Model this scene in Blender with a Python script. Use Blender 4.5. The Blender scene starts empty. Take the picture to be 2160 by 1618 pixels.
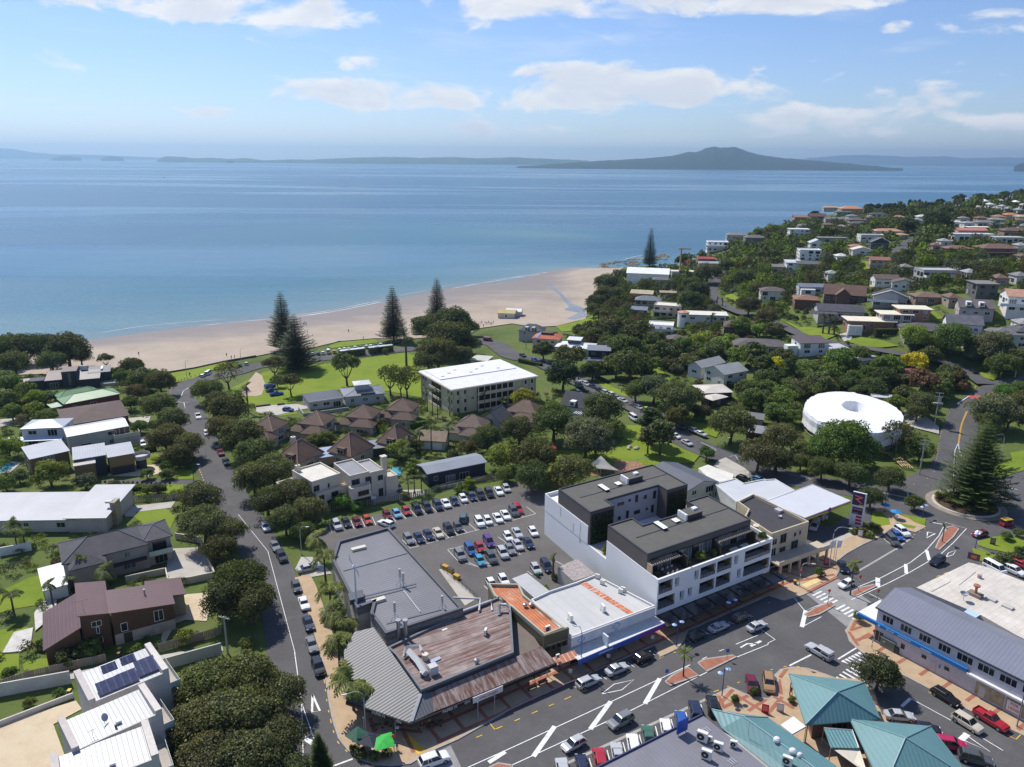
import bpy,bmesh,math,random
import numpy as np
from mathutils import Vector as Ve,Matrix
Rg=range;Tp=tuple;En=enumerate;N_=None
R_=math.radians
rnd=random.Random(7)
scene=bpy.context.scene
COL=scene.collection
CAMH=85.0;FPX=1600.0
PITCH=math.atan((809-335.5)/FPX);ROLL=R_(.4)
cam=bpy.data.objects.new('camera',bpy.data.cameras.new('camera'));COL.objects.link(cam)
CM=Matrix.Rotation(math.pi/2-PITCH,3,'X')@Matrix.Rotation(ROLL,3,'Z')
cam.matrix_world=Matrix.Translation((0,0,CAMH))@CM.to_4x4()
cam.data.sensor_width=36;cam.data.lens=FPX/2160*36;cam.data.clip_start=1;cam.data.clip_end=90000
scene.camera=cam
SUN_EL=R_(52);SUN_AZ=math.atan2(.76,-.65)
sd=Ve((math.cos(SUN_AZ)*math.cos(SUN_EL),math.sin(SUN_AZ)*math.cos(SUN_EL),math.sin(SUN_EL)))
sl=bpy.data.lights.new('sun','SUN');sl.energy=4.3;sl.angle=R_(.53);sl.color=(1,.955,.88)
so=bpy.data.objects.new('sun',sl);COL.objects.link(so);so.location=(-200,250,400)
so.rotation_euler=sd.to_track_quat('Z','Y').to_euler()
scene.view_settings.view_transform='Standard';scene.view_settings.look='None'
scene.view_settings.exposure=0.24;scene.view_settings.gamma=1
W=bpy.data.worlds.new('World');scene.world=W;W.use_nodes=True
W.cycles.sampling_method='MANUAL';W.cycles.sample_map_resolution=256
class NT:
 def __init__(s,nt):s.nt=nt;s.n=nt.nodes;s.l=nt.links
 def new(s,t,**k):
  n=s.n.new(t)
  for a,v in k.items():
   if a=='ins':
    for i,x in v.items():
     if hasattr(x,'is_linked')or isinstance(x,bpy.types.NodeSocket):s.l.new(x,n.inputs[i])
     else:n.inputs[i].default_value=x
   else:setattr(n,a,v)
  return n
 def math(s,op,a,b=N_,c=N_,clamp=False):
  i={0:a}
  if b is not N_:i[1]=b
  if c is not N_:i[2]=c
  return s.new('ShaderNodeMath',operation=op,use_clamp=clamp,ins=i).outputs[0]
 def noise(s,vec,scale,detail=4,ro=.55,dist=0,dim='3D'):
  i={'Scale':scale,'Detail':detail,'Roughness':ro,'Distortion':dist}
  if vec is not N_:i['Vector']=vec
  return s.new('ShaderNodeTexNoise',noise_dimensions=dim,ins=i).outputs['Fac']
 def ramp(s,fac,stops,interp='LINEAR'):
  r=s.new('ShaderNodeValToRGB',ins={'Fac':fac});e=r.color_ramp;e.interpolation=interp
  while len(e.elements)<len(stops):e.elements.new(.5)
  for el,(p,c)in zip(e.elements,stops):el.position=p;el.color=(*c,1)if len(c)==3 else c
  return r.outputs['Color']
 def mix(s,fac,a,b,blend='MIX'):
  m=s.new('ShaderNodeMix',data_type='RGBA',blend_type=blend)
  for i,x in((0,fac),(6,a),(7,b)):
   if isinstance(x,bpy.types.NodeSocket):s.l.new(x,m.inputs[i])
   else:m.inputs[i].default_value=x if i==0 else((*x,1)if len(x)==3 else x)
  return m.outputs[2]
 def mr(s,v,a,b,c=0,d=1,smooth=True):
  return s.new('ShaderNodeMapRange',interpolation_type='SMOOTHSTEP' if smooth else 'LINEAR',ins={0:v,1:a,2:b,3:c,4:d}).outputs[0]
def build_world():
 t=NT(W.node_tree);t.n.clear()
 out=t.new('ShaderNodeOutputWorld');bg=t.new('ShaderNodeBackground')
 sky=t.new('ShaderNodeTexSky',sky_type='NISHITA',sun_disc=False,sun_elevation=SUN_EL)
 sky.sun_rotation=math.pi/2-SUN_AZ;sky.air_density=1.0;sky.dust_density=.2;sky.ozone_density=3.5;sky.altitude=50
 tc=t.new('ShaderNodeTexCoord');g=tc.outputs['Generated']
 s=t.new('ShaderNodeSeparateXYZ',ins={0:g});x,y,z=s.outputs
 a=t.math('MULTIPLY',t.math('ARCTAN2',x,y),57.2958)
 e=t.math('MULTIPLY',t.math('ARCSINE',z),57.2958)
 banks=[(-20,9.3,13,1.25,1.0),(12,10.1,18,1.2,1.0),(30,7.9,5,1.0,.95),(25,8.0,1.6,.5,.8),(7,4.85,12,1.8,1.1),(-9,4.4,11,1.15,.9),(-11,6.3,2.6,.7,.72),(-4,1.9,9,.7,.62),(26,2.6,10,1.7,.66),(-20.2,2.9,2.4,.4,.8),(-14.5,3.0,2.2,.4,.62),(-42,8,12,2.5,.9),(48,7,14,2.5,.95),(0,22,40,4,.9),(-50,22,16,5,.9),(60,22,18,5,.9),(100,10,25,3,.9),(150,14,30,4,.9),(-110,12,30,4,.9),(-160,8,25,3,.8),(180,8,20,3,.8)]
 dn=N_
 for(ba,be,hw,hh,st)in banks:
  da=t.math('DIVIDE',t.math('SUBTRACT',a,ba),hw);de=t.math('DIVIDE',t.math('SUBTRACT',e,be),hh)
  r2=t.math('ADD',t.math('MULTIPLY',da,da),t.math('MULTIPLY',de,de))
  k=t.math('MULTIPLY',t.mr(r2,1.5,0,0,1),st)
  dn=k if dn is N_ else t.math('MAXIMUM',dn,k)
 def cl(off):
  v=t.new('ShaderNodeCombineXYZ',ins={0:t.math('MULTIPLY',a,.17),1:t.math('MULTIPLY',t.math('ADD',e,off),.42),2:3.7}).outputs[0]
  return t.noise(v,1.15,7,.58,.35)
 def mask(off):
  n=cl(off)
  lay=t.math('ADD',t.math('MULTIPLY',n,2.6),t.math('MULTIPLY',dn,.72))
  return lay
 m0=mask(0);m1=mask(.55)
 alpha=t.mr(m0,1.58,2.0,0,1)
 lit=t.mr(m1,1.5,2.3,1,.0)
 ccol=t.mix(lit,(.80,.83,.90),(1.0,1.0,1.0))
 v2=t.new('ShaderNodeCombineXYZ',ins={0:t.math('MULTIPLY',a,.05),1:t.math('MULTIPLY',e,.25),2:9.1}).outputs[0]
 wisp=t.mr(t.noise(v2,1.6,5,.6,.6),.52,.82,0,.45)
 wisp=t.math('MULTIPLY',wisp,t.mr(e,0,2,.3,1))
 skyc=t.mix(1.0,sky.outputs[0],(.90,.95,1.16),'MULTIPLY')
 cscale=t.new('ShaderNodeVectorMath',operation='SCALE',ins={0:ccol,3:SKY_CLOUD}).outputs[0]
 c1=t.mix(wisp,skyc,cscale)
 fade=t.math('MULTIPLY',alpha,t.mr(e,-.2,1.6,.0,.94))
 c2=t.mix(fade,c1,cscale)
 t.l.new(c2,bg.inputs[0]);bg.inputs[1].default_value=SKY_STR
 t.l.new(bg.outputs[0],out.inputs[0])
SKY_STR=.098;SKY_CLOUD=8.4
build_world()
def ray(p):
 d=CM@Ve(((p[0]-1080)/FPX,-(p[1]-809)/FPX,-1));return d
def PZ(p,z):
 d=ray(p);k=(z-CAMH)/d.z;return Ve((d.x*k,d.y*k,z))
def reg(ox,oy,s=3.994):return lambda x,y:(ox+x/s,oy+y/s)
A1,A2,A3,A4=[reg(540*i,600)for i in Rg(4)]
B1,B2,B3,B4=[reg(540*i,960)for i in Rg(4)]
C1,C2,C3,C4=[reg(540*i,1213)for i in Rg(4)]
D1,D2=reg(1200,380,4.436),reg(1680,380,4.436)
Lp=lambda f,*a:[f(x,y)for x,y in zip(a[::2],a[1::2])]
CTRL=[(600,1600,0),(0,1600,0),(0,1200,0),(300,1000,0),(500,1100,0),(1080,1600,0),(2160,1600,0),(2160,1200,0),(1600,1200,0),(2050,1060,0),(1300,900,0),(1080,1050,0),(700,1000,0),(1600,1000,0),(1900,960,.5),(0,950,0),(0,850,-1),(100,800,-2),(250,780,-3),(420,870,-2),(440,800,-3.5),(560,760,-4),(720,748,-4),(850,715,-4),(1000,740,-3),(1100,720,-3),(1030,690,-5),(750,800,-3),(640,850,-2.2),(1000,860,-1),(350,785,-4.6),(600,742,-5),(800,714,-5),(1000,692,-5.4),(1060,668,-5.8),(1110,660,-5.9),(1070,640,-6.6),(1130,640,-6.6),(1180,640,-6.5),(1020,655,-6.4),(1230,660,-5.6),(100,760,-4.6),(180,722,-8),(290,705,-8),(476,685,-8),(700,660,-8),(880,625,-8),(1000,603,-8),(1130,582,-8),(1270,565,-8),(1345,545,-8),(0,690,-10),(0,600,-20),(600,600,-16),(1000,560,-16),(1300,520,-16),(0,450,-40),(700,450,-40),(1200,430,-40),(1210,640,-7.2),(1150,620,-7),(1367,560,-2),(1290,640,-2),(1300,590,-4),(1330,680,1),(1420,640,4),(1500,600,8),(1600,620,12),(1700,600,18),(1600,700,8),(1750,700,12),(1850,690,15),(1950,590,26),(2050,700,17),(2150,640,27),(1500,520,17),(1620,470,29),(1730,438,39),(1900,470,37),(2000,500,35),(1960,425,43),(2100,405,45),(2150,470,40),(2150,560,31),(1800,760,8),(1700,820,4.5),(1600,800,4),(2000,800,5),(2150,800,7),(2080,760,9),(1480,780,3),(1350,780,0),(2300,800,8),(2300,600,32),(2300,450,45),(1450,700,3),(1960,1000,0),(2000,870,2.2)]
SIL=[(1440,548,4),(1520,492,18),(1600,464,28),(1730,432,38),(1850,418,42),(1960,414,43.5),(2060,404,45)]
GX0,GX1,GY0,GY1,GS=-420.,1160.,30.,1520.,5.
def build_height():
 pts=[];zs=[]
 for px,py,z in CTRL:q=PZ((px,py),z);pts.append((q.x,q.y));zs.append(z)
 for px,py,z in SIL:
  q=PZ((px,py),z);d=Ve((q.x,q.y));e=d+d.normalized()*55+Ve((-25,0));pts.append((d.x,d.y));zs.append(z);pts.append((e.x,e.y));zs.append(-14)
  e=d+d.normalized()*160+Ve((-60,0));pts.append((e.x,e.y));zs.append(-35)
 pts+=[(900,1300),(1100,1100),(1100,700),(700,500),(600,300),(500,150),(300,60),(-300,60),(-60,40),(60,40),(1100,1500)];zs+=[40,45,45,40,28,12,0,0,0,0,30]
 X=np.array(pts)/100.;Z=np.array(zs);n=len(X)
 def k(r2):return .5*r2*np.log(r2+1e-9)
 A=np.zeros((n+3,n+3));A[:n,:n]=k(((X[:,N_]-X[N_])**2).sum(-1))+np.eye(n)*.012
 A[:n,n]=1;A[:n,n+1:]=X;A[n,:n]=1;A[n+1:,:n]=X.T
 w=np.linalg.solve(A,np.concatenate([Z,np.zeros(3)]))
 gx=np.arange(GX0,GX1+.1,GS);gy=np.arange(GY0,GY1+.1,GS)
 XX,YY=np.meshgrid(gx/100,gy/100)
 out=w[n]+w[n+1]*XX+w[n+2]*YY
 for i in Rg(n):out+=w[i]*k((XX-X[i,0])**2+(YY-X[i,1])**2)
 XX*=100;YY*=100
 dx=np.maximum(0,np.maximum(XX-145,-XX-150));dy=np.maximum(0,YY-205)
 d=np.clip(np.hypot(dx,dy)/45,0,1);d=d*d*(3-2*d)
 out=np.clip(out*d,-45,50)
 sk=np.array([(1380,560),(1440,554),(1520,503),(1600,477),(1730,446),(1850,433),(1960,426),(2060,414),(2180,406)])
 P_=1080+FPX*XX/(YY*math.cos(PITCH)+(CAMH-out)*math.sin(PITCH));s_=np.interp(P_,sk[:,0],sk[:,1]);a_=PITCH+np.arctan((s_-809-(P_-1080)*math.tan(ROLL))/FPX)
 return np.where((YY>380)&(XX>100)&(P_>1380)&(P_<2180),np.minimum(out,CAMH-np.hypot(XX,YY)*np.tan(a_)*1.005),out)
HG=build_height()
def Hn(x,y):
 fx=np.clip((np.asarray(x)-GX0)/GS,0,HG.shape[1]-1.001);fy=np.clip((np.asarray(y)-GY0)/GS,0,HG.shape[0]-1.001)
 i=fx.astype(int);j=fy.astype(int);a=fx-i;b=fy-j
 return(HG[j,i]*(1-a)+HG[j,i+1]*a)*(1-b)+(HG[j+1,i]*(1-a)+HG[j+1,i+1]*a)*b
def H(x,y):return float(Hn(x,y))
TT=np.linspace(60,1500,1441)
def PT(p,h=0.,flat=N_):
 if flat is not N_:return PZ(p,flat)
 d=ray(p);s=math.hypot(d.x,d.y);dx,dy,dz=d.x/s,d.y/s,d.z/s
 g=CAMH+TT*dz-(Hn(TT*dx,TT*dy)+h)
 k=np.nonzero(g<=0)[0]
 if len(k)==0:t=TT[-1]
 else:
  k=k[0]
  t=TT[k]if k==0 else TT[k-1]+(TT[k]-TT[k-1])*g[k-1]/(g[k-1]-g[k])
 return Ve((dx*t,dy*t,CAMH+dz*t))
def ppm(w):
 return FPX/max(1,-(CM.transposed()@(Ve(w)-Ve((0,0,CAMH)))).z)
def proj(w):
 v=CM.transposed()@(Ve(w)-Ve((0,0,CAMH)));return(1080+FPX*v.x/-v.z,809-FPX*v.y/-v.z)
MATS={}
def srgb(r,g,b):
 f=lambda c:(c/255/12.92)if c<=10 else((c/255+.055)/1.055)**2.4
 return(f(r),f(g),f(b))
def mat(name,col=(.5,.5,.5),ro=.6,var=.12,scale=.8,pat=N_,ps=1.,bump=0.,metal=0.,obj=False,spec=.4,pv=.18,rust=N_,fine=0.,coat=0.):
 if name in MATS:return MATS[name]
 m=bpy.data.materials.new(name);m.use_nodes=True;t=NT(m.node_tree);b=t.n['Principled BSDF']
 tc=t.new('ShaderNodeTexCoord').outputs['Object']
 if obj:c=t.new('ShaderNodeObjectInfo').outputs['Color']
 else:c=t.new('ShaderNodeRGB');c.outputs[0].default_value=(*col,1);c=c.outputs[0]
 n=t.noise(tc,scale,6,.62)
 k=t.mr(n,.3,.7,1-var,1+var,False)
 h=N_
 if pat:
  s=t.new('ShaderNodeSeparateXYZ',ins={0:tc}).outputs
  ax={'x':0,'y':1,'z':2}[pat[-1]]
  f=t.math('FRACT',t.math('MULTIPLY',s[ax],ps))
  if pat.startswith('corr'):
   h=t.math('SINE',t.math('MULTIPLY',s[ax],ps*6.2832))
   k=t.math('MULTIPLY',k,t.mr(h,-1,1,1-pv,1+pv,False))
  elif pat.startswith('seam'):
   h=t.mr(t.math('ABSOLUTE',t.math('SUBTRACT',f,.5)),.36,.46,0,1)
   k=t.math('MULTIPLY',k,t.mr(h,0,1,1,1-pv,False))
  elif pat.startswith('tile'):
   h=f;o=s[1-ax]if ax<2 else s[0]
   h2=t.math('SINE',t.math('MULTIPLY',o,ps*14))
   k=t.math('MULTIPLY',k,t.math('MULTIPLY',t.mr(f,0,.35,1-pv*1.6,1,False),t.mr(h2,-1,1,1-pv*.4,1+pv*.4,False)))
  elif pat.startswith('board'):
   h=t.mr(f,0,.1,0,1)
   k=t.math('MULTIPLY',k,t.mr(h,0,1,1-pv*2,1,False))
 if fine:k=t.math('MULTIPLY',k,t.mr(t.noise(tc,fine,3,.7),.3,.7,.9,1.1,False))
 cc=t.new('ShaderNodeVectorMath',operation='SCALE',ins={0:c,3:k}).outputs[0]
 if rust:
  sv=t.new('ShaderNodeVectorMath',operation='MULTIPLY',ins={0:tc,1:rust[2]}).outputs[0]
  rn=t.noise(sv,rust[3]if len(rust)>3 else .5,7,.68,.4)
  cc=t.mix(t.mr(rn,rust[1]-.12,rust[1]+.12,0,1),cc,rust[0])
 t.l.new(cc,b.inputs['Base Color']);b.inputs['Roughness'].default_value=ro;b.inputs['Metallic'].default_value=metal
 b.inputs['Specular IOR Level'].default_value=spec
 if coat:b.inputs['Coat Weight'].default_value=coat;b.inputs['Coat Roughness'].default_value=.05
 if h is not N_ or bump:
  bm_=t.new('ShaderNodeBump',ins={'Strength':max(bump,.25),'Distance':.05,'Height':h if h is not N_ else n});t.l.new(bm_.outputs[0],b.inputs['Normal'])
 MATS[name]=m;return m
def leaf_mat(name,trans=.36):
 m=bpy.data.materials.new(name);m.use_nodes=True;t=NT(m.node_tree);t.n.clear()
 oi=t.new('ShaderNodeObjectInfo');geo=t.new('ShaderNodeNewGeometry');tc=t.new('ShaderNodeTexCoord').outputs['Object']
 n=t.noise(tc,2.2,4,.6);r=geo.outputs['Random Per Island']
 k=t.math('MULTIPLY',t.mr(n,.3,.7,.6,1.35,False),t.mr(r,0,1,.55,1.5,False))
 k=t.math('MULTIPLY',k,t.mr(oi.outputs['Random'],0,1,.82,1.18,False))
 c=t.new('ShaderNodeVectorMath',operation='SCALE',ins={0:oi.outputs['Color'],3:k}).outputs[0]
 c2=t.mix(t.mr(r,.75,1,0,.4),c,t.mix(1.0,c,(1.5,1.25,.7),'MULTIPLY'))
 d=t.new('ShaderNodeBsdfDiffuse',ins={0:c2});tr=t.new('ShaderNodeBsdfTranslucent',ins={0:t.mix(1.0,c2,(1.2,1.3,.5),'MULTIPLY')})
 gl=t.new('ShaderNodeBsdfGlossy',ins={0:(.5,.55,.5,1),1:.6})
 a=t.new('ShaderNodeMixShader',ins={0:trans,1:d.outputs[0],2:tr.outputs[0]});b=t.new('ShaderNodeMixShader',ins={0:.045,1:a.outputs[0],2:gl.outputs[0]})
 o=t.new('ShaderNodeOutputMaterial',ins={0:b.outputs[0]});MATS[name]=m;return m
LEAF=leaf_mat('leaf')
PA=mat('painted_wall',ro=.75,var=.09,scale=.35,obj=True,fine=3.)
BOARD=mat('weatherboard',ro=.7,var=.08,scale=.4,obj=True,pat='boardz',ps=4.5,pv=.1)
CLADX=mat('vertical_cladding_x',ro=.7,var=.12,scale=.4,obj=True,pat='seamx',ps=2.5,pv=.25)
CORX=mat('corrugated_roof_x',ro=.42,var=.10,scale=.25,obj=True,pat='corrx',ps=2.2,pv=.13,spec=.5)
CORY=mat('corrugated_roof_y',ro=.42,var=.10,scale=.25,obj=True,pat='corry',ps=2.2,pv=.13,spec=.5)
TRAYX=mat('tray_roof_x',ro=.4,var=.09,scale=.2,obj=True,pat='seamx',ps=1.6,pv=.16,spec=.5)
TRAYY=mat('tray_roof_y',ro=.4,var=.09,scale=.2,obj=True,pat='seamy',ps=1.6,pv=.16,spec=.5)
TILEX=mat('tile_roof_x',ro=.75,var=.22,scale=.5,obj=True,pat='tilex',ps=2.6,pv=.16,fine=2.5)
TILEY=mat('tile_roof_y',ro=.75,var=.22,scale=.5,obj=True,pat='tiley',ps=2.6,pv=.16,fine=2.5)
MEMB=mat('roof_membrane',ro=.7,var=.09,scale=.3,obj=True,fine=1.5)
GLASS=mat('window_glass',(.02,.024,.028),ro=.09,var=.4,scale=.3,spec=.4)
CURT=mat('curtain_glass',(.16,.17,.18),ro=.12,var=.5,scale=.6,pat='corrx',ps=1.3,pv=.4,spec=.8)
FRAME=mat('frame_paint',ro=.5,var=.04,obj=True)
MT=mat('galvanised',(.42,.43,.44),ro=.35,metal=.7,var=.12)
DM=mat('dark_metal',(.02,.02,.022),ro=.45,var=.1)
BARK=mat('bark',(.10,.075,.055),ro=.9,var=.4,scale=3,bump=.5)
CONC=mat('concrete',(.42,.40,.37),ro=.85,var=.16,scale=.5,fine=4)
OB=mat('plain_paint',ro=.5,var=.06,obj=True)
WH=(.78,.78,.77);CREAM=(.62,.56,.42);BEIGE=(.55,.47,.36);GREY=(.30,.31,.32);CHAR=(.045,.047,.055);BROWN=(.10,.055,.04)
def link(o,parent=N_):
 COL.objects.link(o)
 if parent is not N_:o.parent=parent
 return o
def mesh(verts,faces,name='m'):
 me=bpy.data.meshes.new(name);me.from_pydata([Tp(v)for v in verts],[],faces);me.update();return me
def qmesh(V,name,tri=False):
 V=np.asarray(V,dtype=np.float32);n=len(V);k=V.shape[1]
 me=bpy.data.meshes.new(name);me.vertices.add(n*k);me.vertices.foreach_set('co',V.reshape(-1))
 me.loops.add(n*k);me.loops.foreach_set('vertex_index',np.arange(n*k,dtype=np.int32))
 me.polygons.add(n);me.polygons.foreach_set('loop_start',np.arange(0,n*k,k,dtype=np.int32))
 me.update(calc_edges=True);return me
def boxvf(x0,x1,y0,y1,z0,z1):
 v=[(x0,y0,z0),(x1,y0,z0),(x1,y1,z0),(x0,y1,z0),(x0,y0,z1),(x1,y0,z1),(x1,y1,z1),(x0,y1,z1)]
 f=[(0,3,2,1),(4,5,6,7),(0,1,5,4),(1,2,6,5),(2,3,7,6),(3,0,4,7)];return v,f
class MB:
 def __init__(s):s.v=[];s.f=[]
 def add(s,v,f):
  n=len(s.v);s.v+=[Tp(p)for p in v];s.f+=[Tp(i+n for i in q)for q in f];return s
 def box(s,*a):return s.add(*boxvf(*a))
 def prism(s,poly,z0,z1):
  n=len(poly);
  ar=sum(poly[i][0]*poly[(i+1)%n][1]-poly[(i+1)%n][0]*poly[i][1]for i in Rg(n))
  if ar<0:poly=poly[::-1]
  zb=z0 if hasattr(z0,'__len__')else[z0]*n;zt=z1 if hasattr(z1,'__len__')else[z1]*n
  v=[(p[0],p[1],zb[i])for i,p in En(poly)]+[(p[0],p[1],zt[i])for i,p in En(poly)]
  f=[Tp(Rg(n))[::-1],Tp(Rg(n,2*n))]+[(i,(i+1)%n,(i+1)%n+n,i+n)for i in Rg(n)]
  return s.add(v,f)
 def tube(s,pts,rad,seg=8,cap=True):
  pts=[Ve(p)for p in pts];rr=rad if hasattr(rad,'__len__')else[rad]*len(pts);n0=len(s.v);n=len(pts)
  for i,p in En(pts):
   d=(pts[min(i+1,n-1)]-pts[max(i-1,0)]).normalized();a=d.cross(Ve((0,0,1))if abs(d.z)<.95 else Ve((1,0,0))).normalized();b=d.cross(a)
   for k in Rg(seg):
    th=2*math.pi*k/seg;s.v.append(Tp(p+(a*math.cos(th)+b*math.sin(th))*rr[i]))
  for i in Rg(n-1):
   for k in Rg(seg):
    s.f.append((n0+i*seg+k,n0+(i+1)*seg+k,n0+(i+1)*seg+(k+1)%seg,n0+i*seg+(k+1)%seg))
  if cap:s.f.append(Tp(Rg(n0,n0+seg)));s.f.append(Tp(Rg(n0+(n-1)*seg,n0+n*seg))[::-1])
  return s
 def cyl(s,x,y,z0,z1,r,seg=12,r2=N_):
  return s.tube([(x,y,z0),(x,y,z1)],[r,r if r2 is N_ else r2],seg)
 def lathe(s,prof,seg=16,cx=0,cy=0):
  n0=len(s.v);n=len(prof)
  for r,z in prof:
   for k in Rg(seg):a=2*math.pi*k/seg;s.v.append((cx+r*math.cos(a),cy+r*math.sin(a),z))
  for i in Rg(n-1):
   for k in Rg(seg):s.f.append((n0+i*seg+k,n0+i*seg+(k+1)%seg,n0+(i+1)*seg+(k+1)%seg,n0+(i+1)*seg+k))
  return s
 def me(s,name='m'):return mesh(s.v,s.f,name)
BX=lambda*a:MB().box(*a)
CY=lambda*a,**k:MB().cyl(*a,**k)
PR=lambda*a:MB().prism(*a)
TU=lambda*a:MB().tube(*a)
LA=lambda*a:MB().lathe(*a)
AD=lambda*a:MB().add(*a)
def obj(name,me,m=N_,parent=N_,color=N_,smooth=False):
 if isinstance(me,MB):me=me.me(name)
 o=bpy.data.objects.new(name,me)
 if m is not N_ and(len(me.materials)==0):me.materials.append(m)
 if color is not N_:o.color=(*color,1)if len(color)==3 else color
 if smooth:me.polygons.foreach_set('use_smooth',[True]*len(me.polygons))
 return link(o,parent)
def tag(o,label=N_,cat=N_,group=N_,kind=N_):
 for k,v in(('label',label),('category',cat),('group',group),('kind',kind)):
  if v:o[k]=v
 return o
def empty(name,loc,rz=0,label=N_,cat=N_,group=N_):
 o=bpy.data.objects.new(name,N_);o.empty_display_size=.5;o.location=loc;o.rotation_euler=(0,0,rz);link(o);return tag(o,label,cat,group)
def stc(name,me,m,color=N_):
 o=obj(name,me,m,N_,color);o['kind']='structure';return o
SHARE={}
def shr(key,fn):
 if key not in SHARE:SHARE[key]=fn()
 return SHARE[key]
def text_mesh(s,size,depth=.02):
 cu=bpy.data.curves.new('t','FONT');cu.body=s;cu.size=size;cu.extrude=depth;cu.align_x='CENTER';cu.align_y='CENTER'
 o=bpy.data.objects.new('t',cu);COL.objects.link(o);dg=bpy.context.evaluated_depsgraph_get()
 me=bpy.data.meshes.new_from_object(o.evaluated_get(dg));bpy.data.objects.remove(o);bpy.data.curves.remove(cu);return me
def letr(s,size,parent,loc,rot,color,name='lettering',mt=N_):
 o=obj(name,text_mesh(s,size),mt or OB,parent,color);o.location=loc;o.rotation_euler=rot;return o
DRAPED=[]
def drape(name,poly,off,m,h=N_,cell=N_,parent=N_,thick=0.,color=N_,world=False,base=0.):
 P2=[Ve((p[0],p[1]))for p in poly]if world else[PT(p,base).to_2d()for p in poly]
 DRAPED.append([Tp(p)for p in P2])
 bm=bmesh.new();vs=[bm.verts.new((p.x,p.y,0))for p in P2]
 es=[bm.edges.new((vs[i],vs[(i+1)%len(vs)]))for i in Rg(len(vs))]
 bmesh.ops.triangle_fill(bm,use_beauty=True,edges=es)
 if cell:
  for ax in(0,1):
   lo=min(p[ax]for p in P2);hi=max(p[ax]for p in P2);c=lo+cell
   while c<hi:
    co=[0,0,0];co[ax]=c;no=[0,0,0];no[ax]=1
    bmesh.ops.bisect_plane(bm,geom=bm.verts[:]+bm.edges[:]+bm.faces[:],plane_co=co,plane_no=no);c+=cell
 for f in bm.faces:
  if f.normal.z<0:f.normal_flip()
 if thick:
  r=bmesh.ops.extrude_face_region(bm,geom=bm.faces[:])
  top=[v for v in r['geom']if isinstance(v,bmesh.types.BMVert)];ts=set(top)
  for v in bm.verts:v.co.z=H(v.co.x,v.co.y)+off-(0 if v in ts else thick)
  bmesh.ops.recalc_face_normals(bm,faces=bm.faces[:])
 else:
  for v in bm.verts:v.co.z=H(v.co.x,v.co.y)+off
 me=bpy.data.meshes.new(name);bm.to_mesh(me);bm.free()
 return obj(name,me,m,parent,color)
def strip(pts,width,close=False):
 L=[];R=[];n=len(pts)
 for i,p in En(pts):
  a=pts[max(i-1,0)];b=pts[min(i+1,n-1)];d=(b-a).normalized();q=Ve((-d.y,d.x));w=(width[i]if hasattr(width,'__len__')else width)/2
  L.append(p+q*w);R.append(p-q*w)
 return L,R
def lmesh(segs,off,thick=N_):
 mb=MB()
 for pts,w in segs:
  pts=[Ve((p[0],p[1]))for p in pts];L,Rr=strip(pts,w);n=len(pts)
  v=[(p.x,p.y,H(p.x,p.y)+off)for p in L]+[(p.x,p.y,H(p.x,p.y)+off)for p in Rr]
  mb.add(v,[(i+n,i+1+n,i+1,i)for i in Rg(n-1)])
 return mb
def sline(pts,step=3.):
 out=[];P_=[pts[0]*2-pts[1]]+list(pts)+[pts[-1]*2-pts[-2]]
 for i in Rg(1,len(P_)-2):
  a,b,c,d=P_[i-1:i+3];n=max(1,int((c-b).length/step))
  for k in Rg(n):
   t=k/n;out.append(.5*((2*b)+(c-a)*t+(2*a-5*b+4*c-d)*t*t+(3*b-a-3*c+d)*t**3))
 out.append(pts[-1]);return out
# ================================================================ SETTING
def xy(p,h=0.):return PT(p,h).to_2d()
def in_poly(X,Y,poly):
 ins=np.zeros(X.shape,bool);n=len(poly)
 for i in Rg(n):
  x1,y1=poly[i];x2,y2=poly[(i+1)%n]
  c=((y1>Y)!=(y2>Y))&(X<(x2-x1)*(Y-y1)/((y2-y1)if abs(y2-y1)>1e-9 else 1e-9)+x1);ins^=c
 return ins
def dst(*a,**k):o=drape(*a,**k);o['kind']='structure';return o
CARVE=[];ROADS=[]
def gmat(name,cols,scale,ro=.95,bump=.0,extra=N_):
 m=bpy.data.materials.new(name);m.use_nodes=True;t=NT(m.node_tree);b=t.n['Principled BSDF']
 tc=t.new('ShaderNodeTexCoord').outputs['Object']
 n1=t.noise(tc,scale,8,.65);n2=t.noise(tc,scale*11,5,.7)
 f=t.math('ADD',t.math('MULTIPLY',n1,.7),t.math('MULTIPLY',n2,.3))
 c=t.ramp(f,[(.32+.36*i/(len(cols)-1),c)for i,c in En(cols)])
 if extra:c=extra(t,tc,c)
 t.l.new(c,b.inputs['Base Color']);b.inputs['Roughness'].default_value=ro;b.inputs['Specular IOR Level'].default_value=.15
 if bump:bb=t.new('ShaderNodeBump',ins={'Strength':bump,'Distance':.3,'Height':n2});t.l.new(bb.outputs[0],b.inputs['Normal'])
 MATS[name]=m;return m
GRND=gmat('scrub_ground',[(.05,.07,.018),(.09,.125,.03),(.12,.15,.042),(.15,.135,.065)],.05,bump=.6)
def mow(t,tc,c):
 s=t.new('ShaderNodeSeparateXYZ',ins={0:tc}).outputs;d=t.math('ADD',t.math('MULTIPLY',s[0],.30),t.math('MULTIPLY',s[1],.95))
 w=t.math('SINE',t.math('MULTIPLY',d,1.1))
 return t.mix(t.mr(w,-1,1,0,.22),c,t.mix(1.0,c,(.78,.86,.7),'MULTIPLY'))
LAWN=gmat('lawn',[(.115,.165,.016),(.16,.22,.022),(.195,.25,.03),(.22,.24,.055)],.09,bump=.2,extra=mow)
LAWN2=gmat('rough_grass',[(.07,.11,.014),(.12,.17,.02),(.17,.20,.035),(.20,.18,.07)],.15,bump=.3)
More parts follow.
